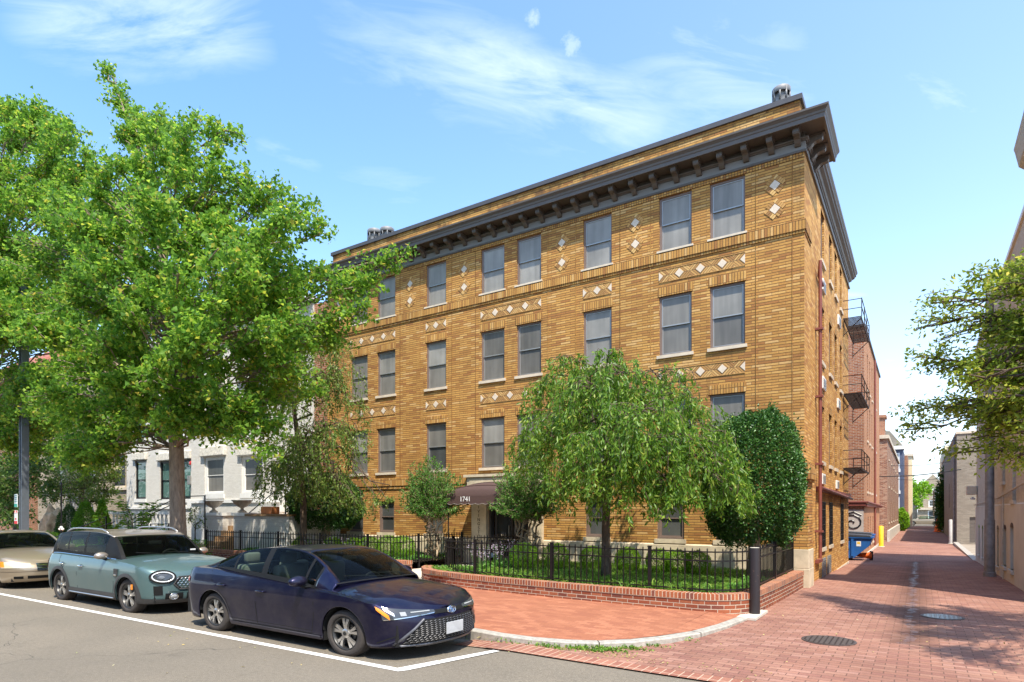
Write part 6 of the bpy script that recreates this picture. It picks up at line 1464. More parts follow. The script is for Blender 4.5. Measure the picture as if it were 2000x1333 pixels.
oval('fog_lamp_ring', .50, .365, .062, .055, .026, C_CHROME, kind='ring', tube=.008); oval('fog_lamp', .50, .365, .055, .048, .022, C_LAMP)
c['patch'](None, 'chin_cladding', C_CLAD, 1, .0, H2, lambda t: .238, lambda t: .30+.05*(1-t), .012, 20, 3)
c['patch'](None, 'chrome_lip', C_CHROME, 1, .95, H2, lambda t: .452, lambda t: .462, .012, 10, 1)
# wheel arch and sill cladding
for sg in (1,-1):
    for cx_ in (1.33,-1.32):
        m = MB(); G = []
        for k in range(19):
            a = math.pi*(k/18)*1.10-.157; row = []
            for rr_ in (.382,.40,.45):
                x = cx_+rr_*math.cos(a); z = max(.24, .345+rr_*math.sin(a)); off = .016 if rr_ != .45 else .004
                xx = min(x, 1.7); y = (itp(c['wz'], z)+off)
                if x > 1.62: y = c['pos'](1, math.asin(min(1,((x-1.62)/(2.13-1.62)))**(2.5/2)), z)[1]+off
                row.append((x, sg*y, z))
            G.append(row)
        m.grid(G if sg == -1 else G[::-1]); m.build('arch_cladding', C_CLAD, T, smooth=True)
    m = MB(); G = [[(x, sg*(itp(c['wz'], z)+o_), z) for z, o_ in ((.23,.0),(.25,.022),(.31,.022),(.37,.004))] for x in np.linspace(-.93,.95,12)]; m.grid(G if sg == 1 else G[::-1]); m.build('sill_cladding', C_CLAD, T, smooth=True)
    m = MB(); m.tube([(x, sg*(itp(c['wz'],.28)+.026), .275) for x in (-.85,0,.88)], .013, 6); m.build('sill_strip', C_RIM, T)
    m = MB(); pts = []; 
    for i, x in enumerate(np.linspace(-1.55,.12,16)): pts.append((x, sg*(c['yr'](x)-.03), c['roof'](x)+.0+.062*min(1, 3.2*math.sin(math.pi*i/15)) - .02))
    m.tube(pts, .017, 8); m.build('roof_rail', C_RIM, T, smooth=True)
    m = MB(); p = c['side'](.985, .80, .004); m.rbox(.93, 1.05, sg*p.y-.004 if sg>0 else sg*p.y-.018, sg*p.y+.018 if sg>0 else sg*p.y+.004, .715, .865, .01); o = m.build('side_scuttle', C_CLAD, T)
    m = MB(); m.rbox(.95, 1.03, sg*(p.y+.018) if sg>0 else sg*(p.y+.026), sg*(p.y+.026) if sg>0 else sg*(p.y+.018), .73, .76, .003); m.build('scuttle_trim', C_CHROME, o)
    m = MB(); m.box(1.555, 1.59, sg*(itp(c['wz'],.56)+.012), sg*(itp(c['wz'],.56)+.03), .50, .60); m.build('side_marker', C_AMBER, T)
b = lambda x: c['belt'](x)[1]-.008
c['seam']([(.89,b(.89)),(.90,.75),(.88,.5),(.84,.37)]); c['seam']([(-.53,b(-.5)),(-.54,.7),(-.53,.37)]); c['seam']([(-1.34,b(-1.3)),(-1.33,.9),(-1.15,.78),(-.98,.62),(-.92,.45),(-.9,.37)])
c['patch'](None, 'tail_lamp', C_RED, -1, .75, .2, lambda t: .72, lambda t: .93, .01, 6, 4)
handle(c, -1.15, .86, C_CHROME); handle(c, -.35, .845, C_CHROME)
for sg in (1,-1): mirror_part(c, .50, 1.09, sg, SILV, .12, .085)
m = MB()
for sg in (1,-1): m.tube([(x, sg*(c['belt'](x)[0]+.006), c['belt'](x)[1]+.014) for x in np.linspace(-1.9,.72,20)], .009, 4, cap=False)
m.build('window_trim', C_CHROME, T)
m = MB(); m.tube([(.95,.6,1.075),(.9,.3,1.12),(.87,.02,1.14)], .008, 4); m.tube([(.95,.0,1.09),(.88,-.3,1.13),(.85,-.52,1.15)], .008, 4); m.build('wiper', C_TRIM, T)
m = MB(); m.box(.82,.835,.5,.6,1.145,1.175); m.build('windscreen_sticker', plain('white_sticker', (.7,.68,.66), .6), T)

# ---- champagne saloon cut by the left edge
CHAMP = paint('champagne_paint', (.36,.295,.215), .6, .32)
S3 = dict(paint=CHAMP, sill=.2, R=.33, Ra=.372, wf=1.42, wr=-1.38, xcf=1.80, xcr=-1.9, track=.86, pe=2.3,
    ztop=[(-2.4,.93),(-2.2,1.02),(-1.6,1.05),(-.6,1.0),(.4,.965),(1.0,.94),(1.5,.90),(1.9,.83),(2.2,.745),(2.4,.66)],
    wz=[(.15,.82),(.25,.86),(.4,.885),(.55,.9),(.7,.9),(.82,.885),(.95,.855),(1.05,.82)],
    xf=[(.15,2.26),(.25,2.35),(.4,2.40),(.52,2.40),(.62,2.36),(.72,2.27),(.85,2.1),(1.1,1.9)],
    xr=[(.15,-2.25),(.4,-2.38),(.7,-2.38),(.95,-2.36),(1.1,-2.3)],
    bulge=[(-2.4,0),(-1.6,.04),(0,.05),(1.0,.09),(1.6,.085),(2.1,.055),(2.4,.01)],
    hood=None, cowl=1.12, back=-1.75, tuck=.08,
    roof=[(-2.0,1.06),(-1.7,1.18),(-1.2,1.36),(-.7,1.45),(-.1,1.475),(.25,1.45),(.5,1.39),(.8,1.25),(1.18,1.03)],
    yroof=[(-2.0,.68),(-1.2,.60),(-.2,.60),(.4,.60),(.8,.65),(1.18,.74)],
    ws=(.40,1.16), rs=(-1.9,-1.1), win=[(-1.5,-.40),(-.30,.75)], pill=(-1.55,.85), xcuts=[.4,1.16,-1.9,-1.1,-1.5,-.4,-.3,.75,.85], seat=-.2, seatz=.64,
    rim=dict(mat=C_RIM, n=6, split=(-.1,.1), w=(.03,.03)))
c = car = make_car('parked_car', 'champagne coloured sedan at the left edge behind the green crossover', S3); T = c['T']
T.location = (-19.1, 6.15, -.05); T.rotation_euler = (0, 0, R(-.5)); T.scale = (1.03, 1, .885)
c['patch'](None, 'headlamp', C_YEL, 1, .25, 1.12, lambda t: .575+.0*t, lambda t: .735-.05*t, .009, 12, 4)
c['patch'](None, 'turn_signal', C_AMBER, 1, .22, .40, lambda t: .60, lambda t: .735, .012, 5, 3)
c['patch'](None, 'upper_grille', C_TRIM, 1, 1.24, H2, lambda t: .50, lambda t: .665, .008, 8, 4)
for z in (.52,.555,.59,.625,.66): c['patch'](None, 'grille_bar', C_CHROME, 1, 1.23, H2, lambda t, z=z: z, lambda t, z=z: z+.012, .018, 8, 1)
c['patch'](None, 'fog_recess', C_TRIM, 1, .66, .92, lambda t: .30, lambda t: .365, .008, 6, 2); c['patch'](None, 'lower_intake', C_TRIM, 1, 1.02, H2, lambda t: .30, lambda t: .375, .008, 8, 2)
c['patch'](None, 'bumper_crease', C_WELL, 1, .2, H2, lambda t: .475, lambda t: .482, .004, 14, 1)
c['seam']([(.98,.93),(.98,.6),(.93,.27)]); c['seam']([(-.35,.98),(-.35,.6),(-.35,.27)]); handle(c, -.15, .80, CHAMP); handle(c, -1.15, .82, CHAMP)
for sg in (1,-1): mirror_part(c, .68, 1.0, sg, CHAMP)
m = MB(); m.tube([(1.1,.6,1.03),(1.03,.3,1.08),(1.0,.02,1.10)], .008, 4); m.tube([(1.1,0,1.05),(1.02,-.3,1.09),(1.0,-.5,1.1)], .008, 4); m.build('wiper', C_TRIM, T)
# far cars at the end of the alley
S4 = dict(S3); S4['paint'] = paint('far_beige_paint', (.33,.29,.23), .4, .35)
c = make_car('parked_car', 'beige car crossing the end of the alley, left of the white one', S4); c['T'].location = (.6, 112.4, -.44); c['T'].rotation_euler = (0,0,math.pi)
S5 = dict(S3); S5['paint'] = paint('far_white_paint', (.7,.7,.69), .1, .3)
c = make_car('parked_car', 'white car in the cross street at the far end of the alley', S5); c['T'].location = (4.6, 114.6, -.44); c['T'].rotation_euler = (0,0,math.pi)
# ================================================================ neighbouring houses on the left
zv = Vector((0,0,1))
def flush():
    for o, p_ in PEND: o.parent = p_
    PEND.clear(); keep(CUR[0])
def W(*a, **k): PEND.append((window(None, *a, **k), CUR[0])); return PEND[-1][0]
def house(name, label, x0, x1, y0, y1, z0, z1, mat, front=(), side=(), roofm=None, cat='building', reveal=.12, left=()):
    t = thing(name, label, cat, ((x0+x1)/2, y0, z0)); CUR[0] = t; m = MB()
    wall(m, (0,y0,0), (1,0,0), (0,-1,0), x0, x1, z0, z1, [f[:4] for f in front], reveal)
    wall(m, (x1,0,0), (0,1,0), (1,0,0), y0, y1, z0, z1, [f[:4] for f in side], reveal)
    wall(m, (x0,0,0), (0,-1,0), (-1,0,0), -y1, -y0, z0, z1, [(-b, -a, c, d) for a, b, c, d in [f[:4] for f in left]], reveal)
    wall(m, (0,y1,0), (-1,0,0), (0,1,0), -x1, -x0, z0, z1, [], reveal)
    P(m, 'wall', mat); m = MB(); m.box(x0+.1, x1-.1, y0+.1, y1-.1, z1-.25, z1-.1); P(m, 'roof', roofm or M_COPING); return t
M_ROUGH = plain('rough_stone_lintel', (.68,.64,.56), .9, var=.25, scale=9, bump=.9, bscale=14)
M_BROWNSTEP = plain('brown_brick_steps', (.36,.22,.11), .9, var=.3, scale=14, bump=.5)
WX0, WX1 = -36.9, -28.4
fr = [(-35.95,-34.8,2.4,4.5),(-33.35,-31.95,2.35,4.35),(-31.8,-30.4,2.35,4.35),(-29.85,-29.1,2.2,4.25),(-35.95,-34.8,5.7,7.4),(-32.4,-30.9,5.7,7.4),(-29.9,-29.0,5.7,7.4),(-35.95,-34.8,8.5,10.0),(-32.4,-30.9,8.5,10)]
house('white_row_house', 'white painted brick row house with dark framed windows and a narrow black door', WX0, WX1, 17, 26, .1, 10.4, M_WHITEBRICK, fr)
for i, f in enumerate(fr):
    if i == 3: continue
    W((0,17,0), (1,0,0), (0,-1,0), *f, frame=.09, fmat=M_BLACK, sash=M_BLACK, panes=(M_GREENGLASS, M_GREENGLASS), smat=M_WHITE, sillh=.18)
m = MB()
for f in fr: m = MB(); m.rbox(f[0]-.15, f[1]+.15, 16.86, 17.02, f[3]+.001, f[3]+.42, .04); P(m, 'rough_lintel', M_ROUGH)
d = MB(); d.box(-29.85,-29.1,17.12,17.17,2.2,4.25); d0 = P(d, 'front_door', M_BLACK); d = MB(); d.box(-29.7,-29.25,17.1,17.118,3.75,4.15); P(d, 'transom_pane', M_DARKGLASS, parent=d0)
d = MB(); d.box(-30.2,-28.9,16.7,17.02,1.95,2.19); P(d, 'door_sill', M_WHITE)
m = MB(); m.lathe([(.0,-.07),(.09,-.06),(.11,0),(.11,.02)], (-30.25,16.93,4.12), 14, 'y'); P(m, 'alarm_bell', C_RED)
m = MB(); m.rbox(-30.5,-30.25,16.86,16.99,3.05,3.5,.02); P(m, 'meter_box', M_ALU)
m = MB(); m.box(-30.3,-30.1,16.96,16.99,2.62,2.9); P(m, 'intercom', M_TIMBER)
c = MB(); c.box(WX0-.1,WX1+.1,16.6,17.1,10.4,10.7); P(c, 'cornice', M_WHITE)
m = MB(); m.box(WX0+.02,WX1-.02,16.93,17.02,1.85,1.97); P(m, 'water_table', M_WHITE)
for x in np.arange(-34.3,-29.2,.36):
    m = MB(); m.lathe([(.06,0),(.06,.06),(.04,.1),(.075,.3),(.04,.5),(.06,.55),(.06,.6)], (x,15.2,.98), 10); P(m, 'baluster', M_WHITE, smooth=True)
m = MB(); m.box(-34.6,-28.9,15.08,15.32,1.581,1.72); m.box(-34.6,-28.9,15.05,15.35,.5,.97); P(m, 'balustrade_rail', M_WHITE)
flush()
fb = [(-27.3,-25.75,2.5,4.2),(-24.45,-22.95,2.5,4.1),(-27.3,-25.75,5.6,7.3),(-24.45,-22.95,5.6,7.3),(-27.2,-25.8,8.1,9.3),(-24.4,-23,8.1,9.3)]
house('white_row_house', 'white painted brick row house with tall pale framed windows behind the stone urns', -28.39, -19.75, 15.9, 26, .1, 9.9, M_WHITEBRICK, fb)
for f in fb: W((0,15.9,0), (1,0,0), (0,-1,0), *f, frame=.13, fmat=M_WHITE, sash=M_WHITE, panes=(M_SCREENDARK, M_SCREEN), smat=M_WHITE, sillh=.2)
m = MB()
for f in fb: m = MB(); m.rbox(f[0]-.18, f[1]+.18, 15.75, 15.92, f[3]+.001, f[3]+.45, .04); P(m, 'rough_lintel', M_ROUGH)
c = MB(); c.box(-28.5,-19.7,15.5,16,9.9,10.15); P(c, 'cornice', M_WHITE)
m = MB(); m.box(-28.38,-19.76,15.83,15.92,2.1,2.24); P(m, 'water_table', M_WHITE)
d = MB(); d.box(-21.7,-20.6,15.8,15.92,1.7,4.0); P(d, 'front_door', M_WHITE)
m = MB(); m.box(-22.2,-22.05,15.75,15.9,3.3,3.7); P(m, 'wall_lantern', M_BLACK)
m = MB(); m.box(-19.74,-19.1,15.95,17,.1,9.8); P(m, 'red_brick_pier', M_RED)
flush()
# stoop of the white house
t = thing('stoop', 'white painted brick stoop with brown steps carrying two stone urns', 'stoop', (-20.9,13.3,.1)); CUR[0] = t
m = MB(); m.box(-20.95,-17.75,13.3,15.82,.1,1.56); P(m, 'side_wall', M_WHITEBRICK)
m = MB(); m.box(-23.1,-21.95,13.5,15.82,.1,1.56); P(m, 'side_wall', M_WHITEBRICK)
m = MB(); m.box(-23.16,-21.9,13.44,15.83,1.561,1.68); m.box(-21.0,-20.2,13.25,15.83,1.561,1.68); P(m, 'coping', M_WHITE)
m = MB(); m.box(-20.19,-17.7,13.25,15.83,1.561,1.63); P(m, 'terrace_paving', M_BROWNSTEP)
m = MB()
for k in range(8): m.box(-21.94,-20.96,12.3+k*.28,15.8,.1+k*.18,.1+(k+1)*.18-.002)
P(m, 'steps', M_BROWNSTEP); flush()
def urn(x, y, z, label):
    t = thing('stone_urn', label, 'urn', (x, y, z), group='stone urns on the white stoop'); m = MB()
    m.lathe([(0,0),(.15,0),(.15,.05),(.09,.08),(.05,.13),(.06,.17),(.16,.22),(.27,.31),(.32,.40),(.36,.42),(.36,.46),(.31,.46),(.28,.42)], (0,0,0), 24); m.build('bowl', plain('urn_stone', (.36,.31,.25), .9, var=.25, scale=12, bump=.4), t, smooth=True)
    m = MB(); m.lathe([(.28,.43),(0,.45)], (0,0,0), 24); m.build('soil', M_SOIL, t)
urn(-22.85,13.68,1.68,'left stone urn on the white painted stoop'); urn(-20.72,13.5,1.68,'right stone urn on the white painted stoop, beside the terracotta planter')
t = thing('planter_box', 'terracotta planter box on the white stoop terrace', 'planter', (-19.35,13.7,1.63)); m = MB(); m.rbox(-.33,.33,-.16,.16,0,.26,.02); m.build('box', plain('terracotta', (.60,.22,.08), .8), t); m = MB(); m.box(-.30,.30,-.13,.13,.262,.268); m.build('soil', M_SOIL, t)
def rail_obj(name, label, paths, posts, r=.018, cat='handrail', zb_=.1):
    t = thing(name, label, cat, (paths[0][0][0], paths[0][0][1], zb_)); CUR[0] = t
    for p_ in paths:
        m = MB(); m.tube(p_, r, 6); P(m, 'handrail_bar', M_BLACK)
    for x, y, z0, z1 in posts:
        m = MB(); m.box(x-r, x+r, y-r, y+r, z0, z1); P(m, 'post', M_BLACK)
    flush(); return t
rail_obj('handrail', 'black handrail climbing the terrace beside the terracotta planter', [[(-20.2,13.45,1.68),(-18.9,13.6,2.45),(-18.3,13.6,2.5)]], [(-18.35,13.6,1.63,2.5)])
rail_obj('handrail', 'long sloping black handrail left of the ginkgo trunk', [[(-25.9,12,1.35),(-23.3,12.6,2.28),(-21.9,12.8,2.3)],[(-24.3,11.4,1.3),(-22.2,12.0,2.1)]], [(-25.9,12,.1,1.37),(-21.95,12.8,.1,2.3),(-22.2,12,.1,2.1)])
rail_obj('handrail', 'low black gate railing right of the ginkgo trunk', [[(-22.6,11.2,1.28),(-21.4,11.2,1.3)],[(-22.5,11.2,.8),(-21.4,11.2,1.25)],[(-22.5,11.2,.85),(-21.4,11.2,.85)]], [(-21.4,11.2,.1,1.32),(-22.6,11.2,.1,1.3)])
rail_obj('handrail', 'black iron handrail on the yard steps in front of the stone sculpture', [[(-24.2,8.9,.85),(-22.2,9.6,1.55)],[(-22.9,8.9,.9),(-21.6,9.6,1.4)]], [(-24.2,8.9,.1,.9),(-22.2,9.6,.1,1.56),(-22.9,8.9,.1,.92)])
t = thing('iron_post', 'thin black iron lantern post in the left yard', 'lamp post', (-23.3,8.75,.1)); m = MB(); m.tube([(0,0,0),(0,0,2.5)], .022, 8); m.lathe([(.05,2.5),(.02,2.56),(0,2.62)], (0,0,0), 10); m.build('post', M_BLACK, t)
m = MB()
for a in (-.1,.1,0): m.lathe([(0,-.05),(.045,-.02),(.045,.02),(0,.05)], (a,0,1.05+(.06 if a == 0 else 0)), 10)
m.build('glass_bulb', M_WHITE, t)
# weathered stone
t = thing('standing_stone', 'pitted tan standing stone sculpture beside the dark evergreen', 'stone', (-27.9,10.2,.2)); bm = bmesh.new(); bmesh.ops.create_icosphere(bm, subdivisions=4, radius=1)
import mathutils
for v in bm.verts:
    n_ = mathutils.noise.noise(v.co*2.3)*.35+mathutils.noise.noise(v.co*6)*.12; v.co *= 1+n_; v.co = Vector((v.co.x*.62, v.co.y*.35, .75+v.co.z*.9))
m = MB(); m.add_bm(bm); m.build('rock', plain('pitted_tan_rock', (.50,.36,.22), .95, var=.4, scale=4, bump=.9, bscale=10), t, smooth=True)
# tan house
tf = [(-39.3,-37.95,3.2,5.0),(-43,-41.6,3.2,5),(-47,-45.5,3.2,5),(-39.3,-38,6.2,7.9),(-43,-41.6,6.2,7.9),(-47,-45.5,6.2,7.9)]
house('tan_row_house', 'tan brick row house half hidden by trees, with a barred window', -50, -36.95, 17.4, 26, .1, 10.4, M_TANBRICK, tf)
for i, f in enumerate(tf): W((0,17.4,0), (1,0,0), (0,-1,0), *f, frame=.08, fmat=M_BLACK, sash=M_BLACK, panes=(M_DARKGLASS, M_DARKGLASS), bars=3 if i == 0 else 0, sillh=.15)
c = MB(); c.box(-50.1,-36.96,17.0,17.5,10.4,10.75); P(c, 'cornice', M_SILL)
m = MB(); m.box(-49.9,-37,17.3,17.42,2.95,3.1); P(m, 'string_course', M_SILL); flush()
t = thing('iron_stair', 'black iron stair with pale handrails against the tan house', 'stair', (-38.5,15.5,.3)); CUR[0] = t
for y in (15.0,15.9):
    m = MB(); m.obox((-38.6,y,1.75), Vector((.45,0,-.9)).normalized(), (0,1,0), Vector((.9,0,.45)).normalized(), 1.55, .02, .09); P(m, 'stringer', M_BLACK)
    m = MB(); m.tube([(-39.4,y,4.0),(-38.0,y,1.3)], .03, 6); P(m, 'handrail_bar', M_GALV)
for k in range(9):
    m = MB(); m.box(-39.35+k*.155,-39.1+k*.155,15.02,15.88,3.05-k*.31,3.08-k*.31); P(m, 'tread', M_BLACK)
flush()
# red house with tiled turret
house('red_brick_house', 'red brick house with a red tiled hipped roof above the trees at far left', -66, -50.2, 17, 27, .1, 10.9, M_RED, [(-63,-61.5,3,5),(-58,-56.5,3,5),(-53.5,-52,3,5),(-63,-61.5,6.5,8.3),(-58,-56.5,6.5,8.3),(-53.5,-52,6.5,8.3)])
for f in [(-63,-61.5,3,5),(-58,-56.5,3,5),(-53.5,-52,3,5),(-63,-61.5,6.5,8.3),(-58,-56.5,6.5,8.3),(-53.5,-52,6.5,8.3)]: W((0,17,0), (1,0,0), (0,-1,0), *f, frame=.1, fmat=M_WHITE, sash=M_WHITE, panes=(M_DARKGLASS, M_DARKGLASS), sillh=.15)
M_TILE = brick('red_roof_tiles', .3, .22, .02, [(.45,.16,.10),(.40,.14,.09),(.5,.2,.13)], (.2,.07,.05), bump=.5)
m = MB(); 
for q in ([(-66.5,16.5,11.1),(-49.8,16.5,11.1),(-53,20.5,14.2),(-63,20.5,14.2)],[(-49.8,16.5,11.1),(-49.8,27,11.1),(-53,23,14.2),(-53,20.5,14.2)],[(-66.5,27,11.1),(-66.5,16.5,11.1),(-63,20.5,14.2),(-63,23,14.2)],[(-63,20.5,14.2),(-53,20.5,14.2),(-53,23,14.2),(-63,23,14.2)]): m.face(q)
P(m, 'tiled_roof', M_TILE); m = MB(); m.box(-66.5,-49.8,16.5,17.0,10.9,11.1); P(m, 'eaves', M_SILL); flush()
# houses on the camera's own side of the street (seen in the car paint and window panes)
for i, (x0, x1, mt, lb) in enumerate(((-46,-30,M_TANBRICK,'tan brick row house across the street, behind the camera'),(-29.9,-14,M_RED,'red brick row house across the street, behind the camera'),(-13.9,2,M_RED2,'mottled brick row house across the street, behind the camera'),(2.1,16,M_GREYBRICK,'grey painted row house across the street, behind the camera'))):
    ff = [(x0+1+k*4.8, x0+2.6+k*4.8, z, z+1.9) for k in range(3) for z in (1.2,4.4,7.5)]
    t = thing('row_house', lb, 'building', ((x0+x1)/2,-16,0)); CUR[0] = t; m = MB(); wall(m, (0,-16,0), (-1,0,0), (0,1,0), -x1, -x0, 0, 10.5, [(-b,-a,c_,d_) for a,b,c_,d_ in ff], .15); m.box(x0,x1,-26,-16.2,0,10.4,'fk'); P(m, 'wall', mt)
    for a,b_,c_,d_ in ff:
        g = MB(); g.box(a, b_, -16.17, -16.14, c_, d_); P(g, 'window', M_DARKGLASS)
    flush()
for i, (x, y, r) in enumerate(((-34,-9.5,4),(-24,-9,4),(-15,-9,4),(-6,-9.5,4))):
    lobed_tree('street_tree', ('street tree behind the camera, farthest left','second street tree from the left behind the camera','third street tree from the left behind the camera','street tree behind the camera, nearest the alley')[i], 'tree', [(x,y,0),(x,y,2.5),(x,y,6)], [.2,.17,.08], [(x+dx*r,y+dy*r*.5,5.2+dz,1.9) for dx,dy,dz in ((-.9,0,0),(.9,.2,.3),(0,.8,.2),(0,-.8,1),(0,0,3),(-.6,.4,2.2),(.6,-.3,2.3),(-.9,0,2),(.9,0,1.9),(0,0,0))], L_DARK, BK_DARK, twigs_per=14, lpt=18, L=.3, W=.26, lo=2.5)
# ================================================================ the alley
# rear red brick building
rs = [(34.9,35.5,z,z+1.75) for z in (2.7,5.2,7.7)] + [(36.6,37.2,z,z+1.75) for z in (2.7,5.2,7.7)] + [(38.4,39,z,z+1.75) for z in (2.7,5.2,7.7)] + [(41.8,42.4,z,z+1.75) for z in (2.7,5.2,7.7)] + [(a,a+.55,.1,1.45) for a in (35.5,37.3,39.2)]
house('rear_brick_building', 'red brick apartment building with red gutter behind the blue dumpsters', -9, -2.15, 33, 46.2, -.5, 10.3, M_RED, (), rs)
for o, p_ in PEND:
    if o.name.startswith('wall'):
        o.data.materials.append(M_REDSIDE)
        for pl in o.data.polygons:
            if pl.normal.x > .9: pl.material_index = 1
for f in rs: W((-2.15,0,0), (0,1,0), (1,0,0), *f, frame=.05, panes=(M_SCREENDARK, M_SCREENDARK), sillh=.1, fmat=M_COPING)
m = MB(); m.box(-9,-2.07,32.88,33.0,1.98,2.12); m.box(-2.15,-2.02,32.9,46.1,1.95,2.10); m.tube([(-9,32.86,2.16),(-2.0,32.86,2.16),(-2.0,46.1,2.05)], .05, 6); P(m, 'gutter', M_PIPE)
m = MB(); m.tube([(-2.08,40.2,10.2),(-2.08,40.2,-.2)], .05, 8); P(m, 'downpipe', M_PIPE)
m = MB(); m.box(-9.05,-2.08,32.93,46.25,10.3,10.42); P(m, 'parapet_coping', M_COPING)
m = MB(); m.box(-2.16,-2.1,32.9,46.2,-.6,-.28); P(m, 'footing', M_CONC)
# painted mural: pale ground with a dark scroll on the wall behind the dumpsters
m = MB(); m.box(-4.6,-2.17,32.985,33.01,.1,1.8); 
pts = [(-2.17-.0,1.25)]; 
MU = P(m, 'mural', plain('faded_mural_paint', (.47,.42,.38), .9, var=.15, scale=3))
m = MB(); sp_ = [(-2.62+ (.04+.026*a)*math.cos(a*.55), 32.98, .98+.2+(.04+.024*a)*math.sin(a*.55)) for a in range(0,20)]; m.tube(sp_, .035, 5); m.tube([(-3.2,32.98,.75),(-2.9,32.98,.6),(-2.5,32.98,.5),(-2.2,32.98,.52)], .04, 5); m.tube([(-2.9,32.98,1.6),(-2.55,32.98,1.7),(-2.25,32.98,1.55)], .03, 5)
P(m, 'mural_scroll', M_BLACK, parent=MU)
for y0, z0 in ((40.9,7.2),(40.9,4.6),(40.9,2.25)):
    m = MB(); m.box(-2.15,-2.1,y0,y0+.6,z0,z0+.45); P(m, 'vent_sleeve', M_WHITE)
flush()
# third building with chimney
b3s = [(54+k*5,54.8+k*5,z,z+1.6) for k in range(5) for z in (.9,3.6,5.6)]
house('old_brick_house', 'weathered brick house with stone base and chimney, beyond the yellow bollard', -8, -1.92, 51.4, 80, -.6, 6.9, M_RED2, (), b3s)
for f in b3s: W((-1.92,0,0), (0,1,0), (1,0,0), *f, frame=.06, panes=(M_SCREENDARK, M_SCREENDARK), fmat=M_WHITE, sillh=.12)
m = MB(); m.box(-8.1,-1.8,51.25,80.1,6.9,7.15); P(m, 'cornice', M_SILL)
m = MB(); m.box(-1.93,-1.8,51.38,80,-.6,.35); P(m, 'stone_base', M_CONC)
m = MB(); m.box(-2.75,-2.1,52.2,53.4,7.0,8.5); m.box(-2.85,-2.0,52.1,53.5,8.5,8.7); P(m, 'chimney', M_RED)
m = MB(); m.extr([(-8,7.15),(-2.6,7.15),(-4.5,9.0),(-8,9.0)], (0,54.5,0), (1,0,0), (0,0,1), (0,1,0), 24); P(m, 'slate_roof', M_COPING); flush()
M_BLUEB = plain('dark_blue_painted_brick', (.075,.09,.14), .8, var=.15, scale=3)
bf = [(-2.6,-1.95,z,z+1.9) for z in (1.6,4.2,6.8)]
house('blue_row_house', 'dark blue row house with white trimmed bay windows down the alley', -8, -1.62, 87, 94.5, -.6, 9.1, M_BLUEB, bf)
for f in bf: W((0,87,0), (1,0,0), (0,-1,0), *f, frame=.14, fmat=M_WHITE, sash=M_WHITE, panes=(M_SCREEN, M_SCREEN), smat=M_WHITE, sillh=.4)
m = MB(); m.box(-8.1,-1.5,86.7,87.1,9.1,9.5); P(m, 'cornice', M_WHITE); m = MB(); m.extr([(-8,9.5),(-1.6,9.5),(-3,11.4),(-8,11.4)], (0,87.2,0), (1,0,0), (0,0,1), (0,1,0), 6.5); P(m, 'mansard_roof', M_GREYBRICK)
flush()
house('brown_brick_house', 'narrow brown brick house between the blue and the cream house', -8, -1.28, 94.6, 101, -.6, 8.9, M_RED); flush()
house('cream_house', 'cream rendered house at the far end of the alley on the left', -8, -.85, 101.2, 109, -.6, 9.3, M_CREAM, [(-7,-6,4,6)]); 
m = MB(); m.box(-8.1,-.7,101,109.1,9.3,9.6); P(m, 'cornice', M_SILL); flush()
# far side of the cross street
house('tan_gabled_house', 'tan brick house with a pointed gable closing the view down the alley', -.3, 4.0, 140, 150, -.5, 6.2, M_TANBRICK, [(2.0,3.0,4.2,6.1),(1.3,2.8,-.0,1.9),(1.4,2.7,2.6,3.8)])
for f in [(2.0,3.0,4.2,6.1),(1.3,2.8,-.0,1.9),(1.4,2.7,2.6,3.8)]: W((0,140,0), (1,0,0), (0,-1,0), *f, frame=.15, fmat=M_WHITE, sash=M_WHITE, panes=(M_SCREENDARK, M_SCREENDARK), sillh=.2)
m = MB(); m.extr([(-.3,6.2),(4.0,6.2),(2.1,8.7)], (0,140,0), (1,0,0), (0,0,1), (0,1,0), 10); P(m, 'gable', M_TANBRICK); m = MB(); m.box(-.3,4.0,139.6,140,2.0,2.3); P(m, 'porch_beam', M_SILL); flush()
for x0, x1, h, mt, nm, lb in ((-22,-9,8.5,M_RED,'red_row_house','red brick house across the far street, left of the gabled house'),(-8.9,-.4,7.2,M_TANBRICK,'tan_row_house','flat roofed tan house across the far street, left of the gabled house'),(4.1,14,8.2,M_WHITEBRICK,'white_row_house','white house across the far street, right of the gabled house')):
    house(nm, lb, x0, x1, 141, 150, -.5, h, mt); flush()
lobed_tree('street_tree', 'bright green street tree at the far end of the alley', 'tree', [(-1.2,127,-.4),(-1.2,127,2),(-1.2,127,5)], [.25,.2,.1], [(-1.2,127,5.5,2.0),(.2,126.5,4.8,1.5),(-2.4,127,4.5,1.6),(.8,127,6.2,1.0),(-.2,126,3.3,1.2),(-2,127,7,1.5),(1.4,127,5.4,.8)], L_BOX, BK_DARK, twigs_per=14, lpt=16, L=.35, W=.35, lo=1.5)
shrub('round_shrub', 'bright green shrub at the foot of the blue house', (-1.75,80.9,.75), (.75,.6,1.2), L_BOX, 2500, .2, .16, 'shrub')
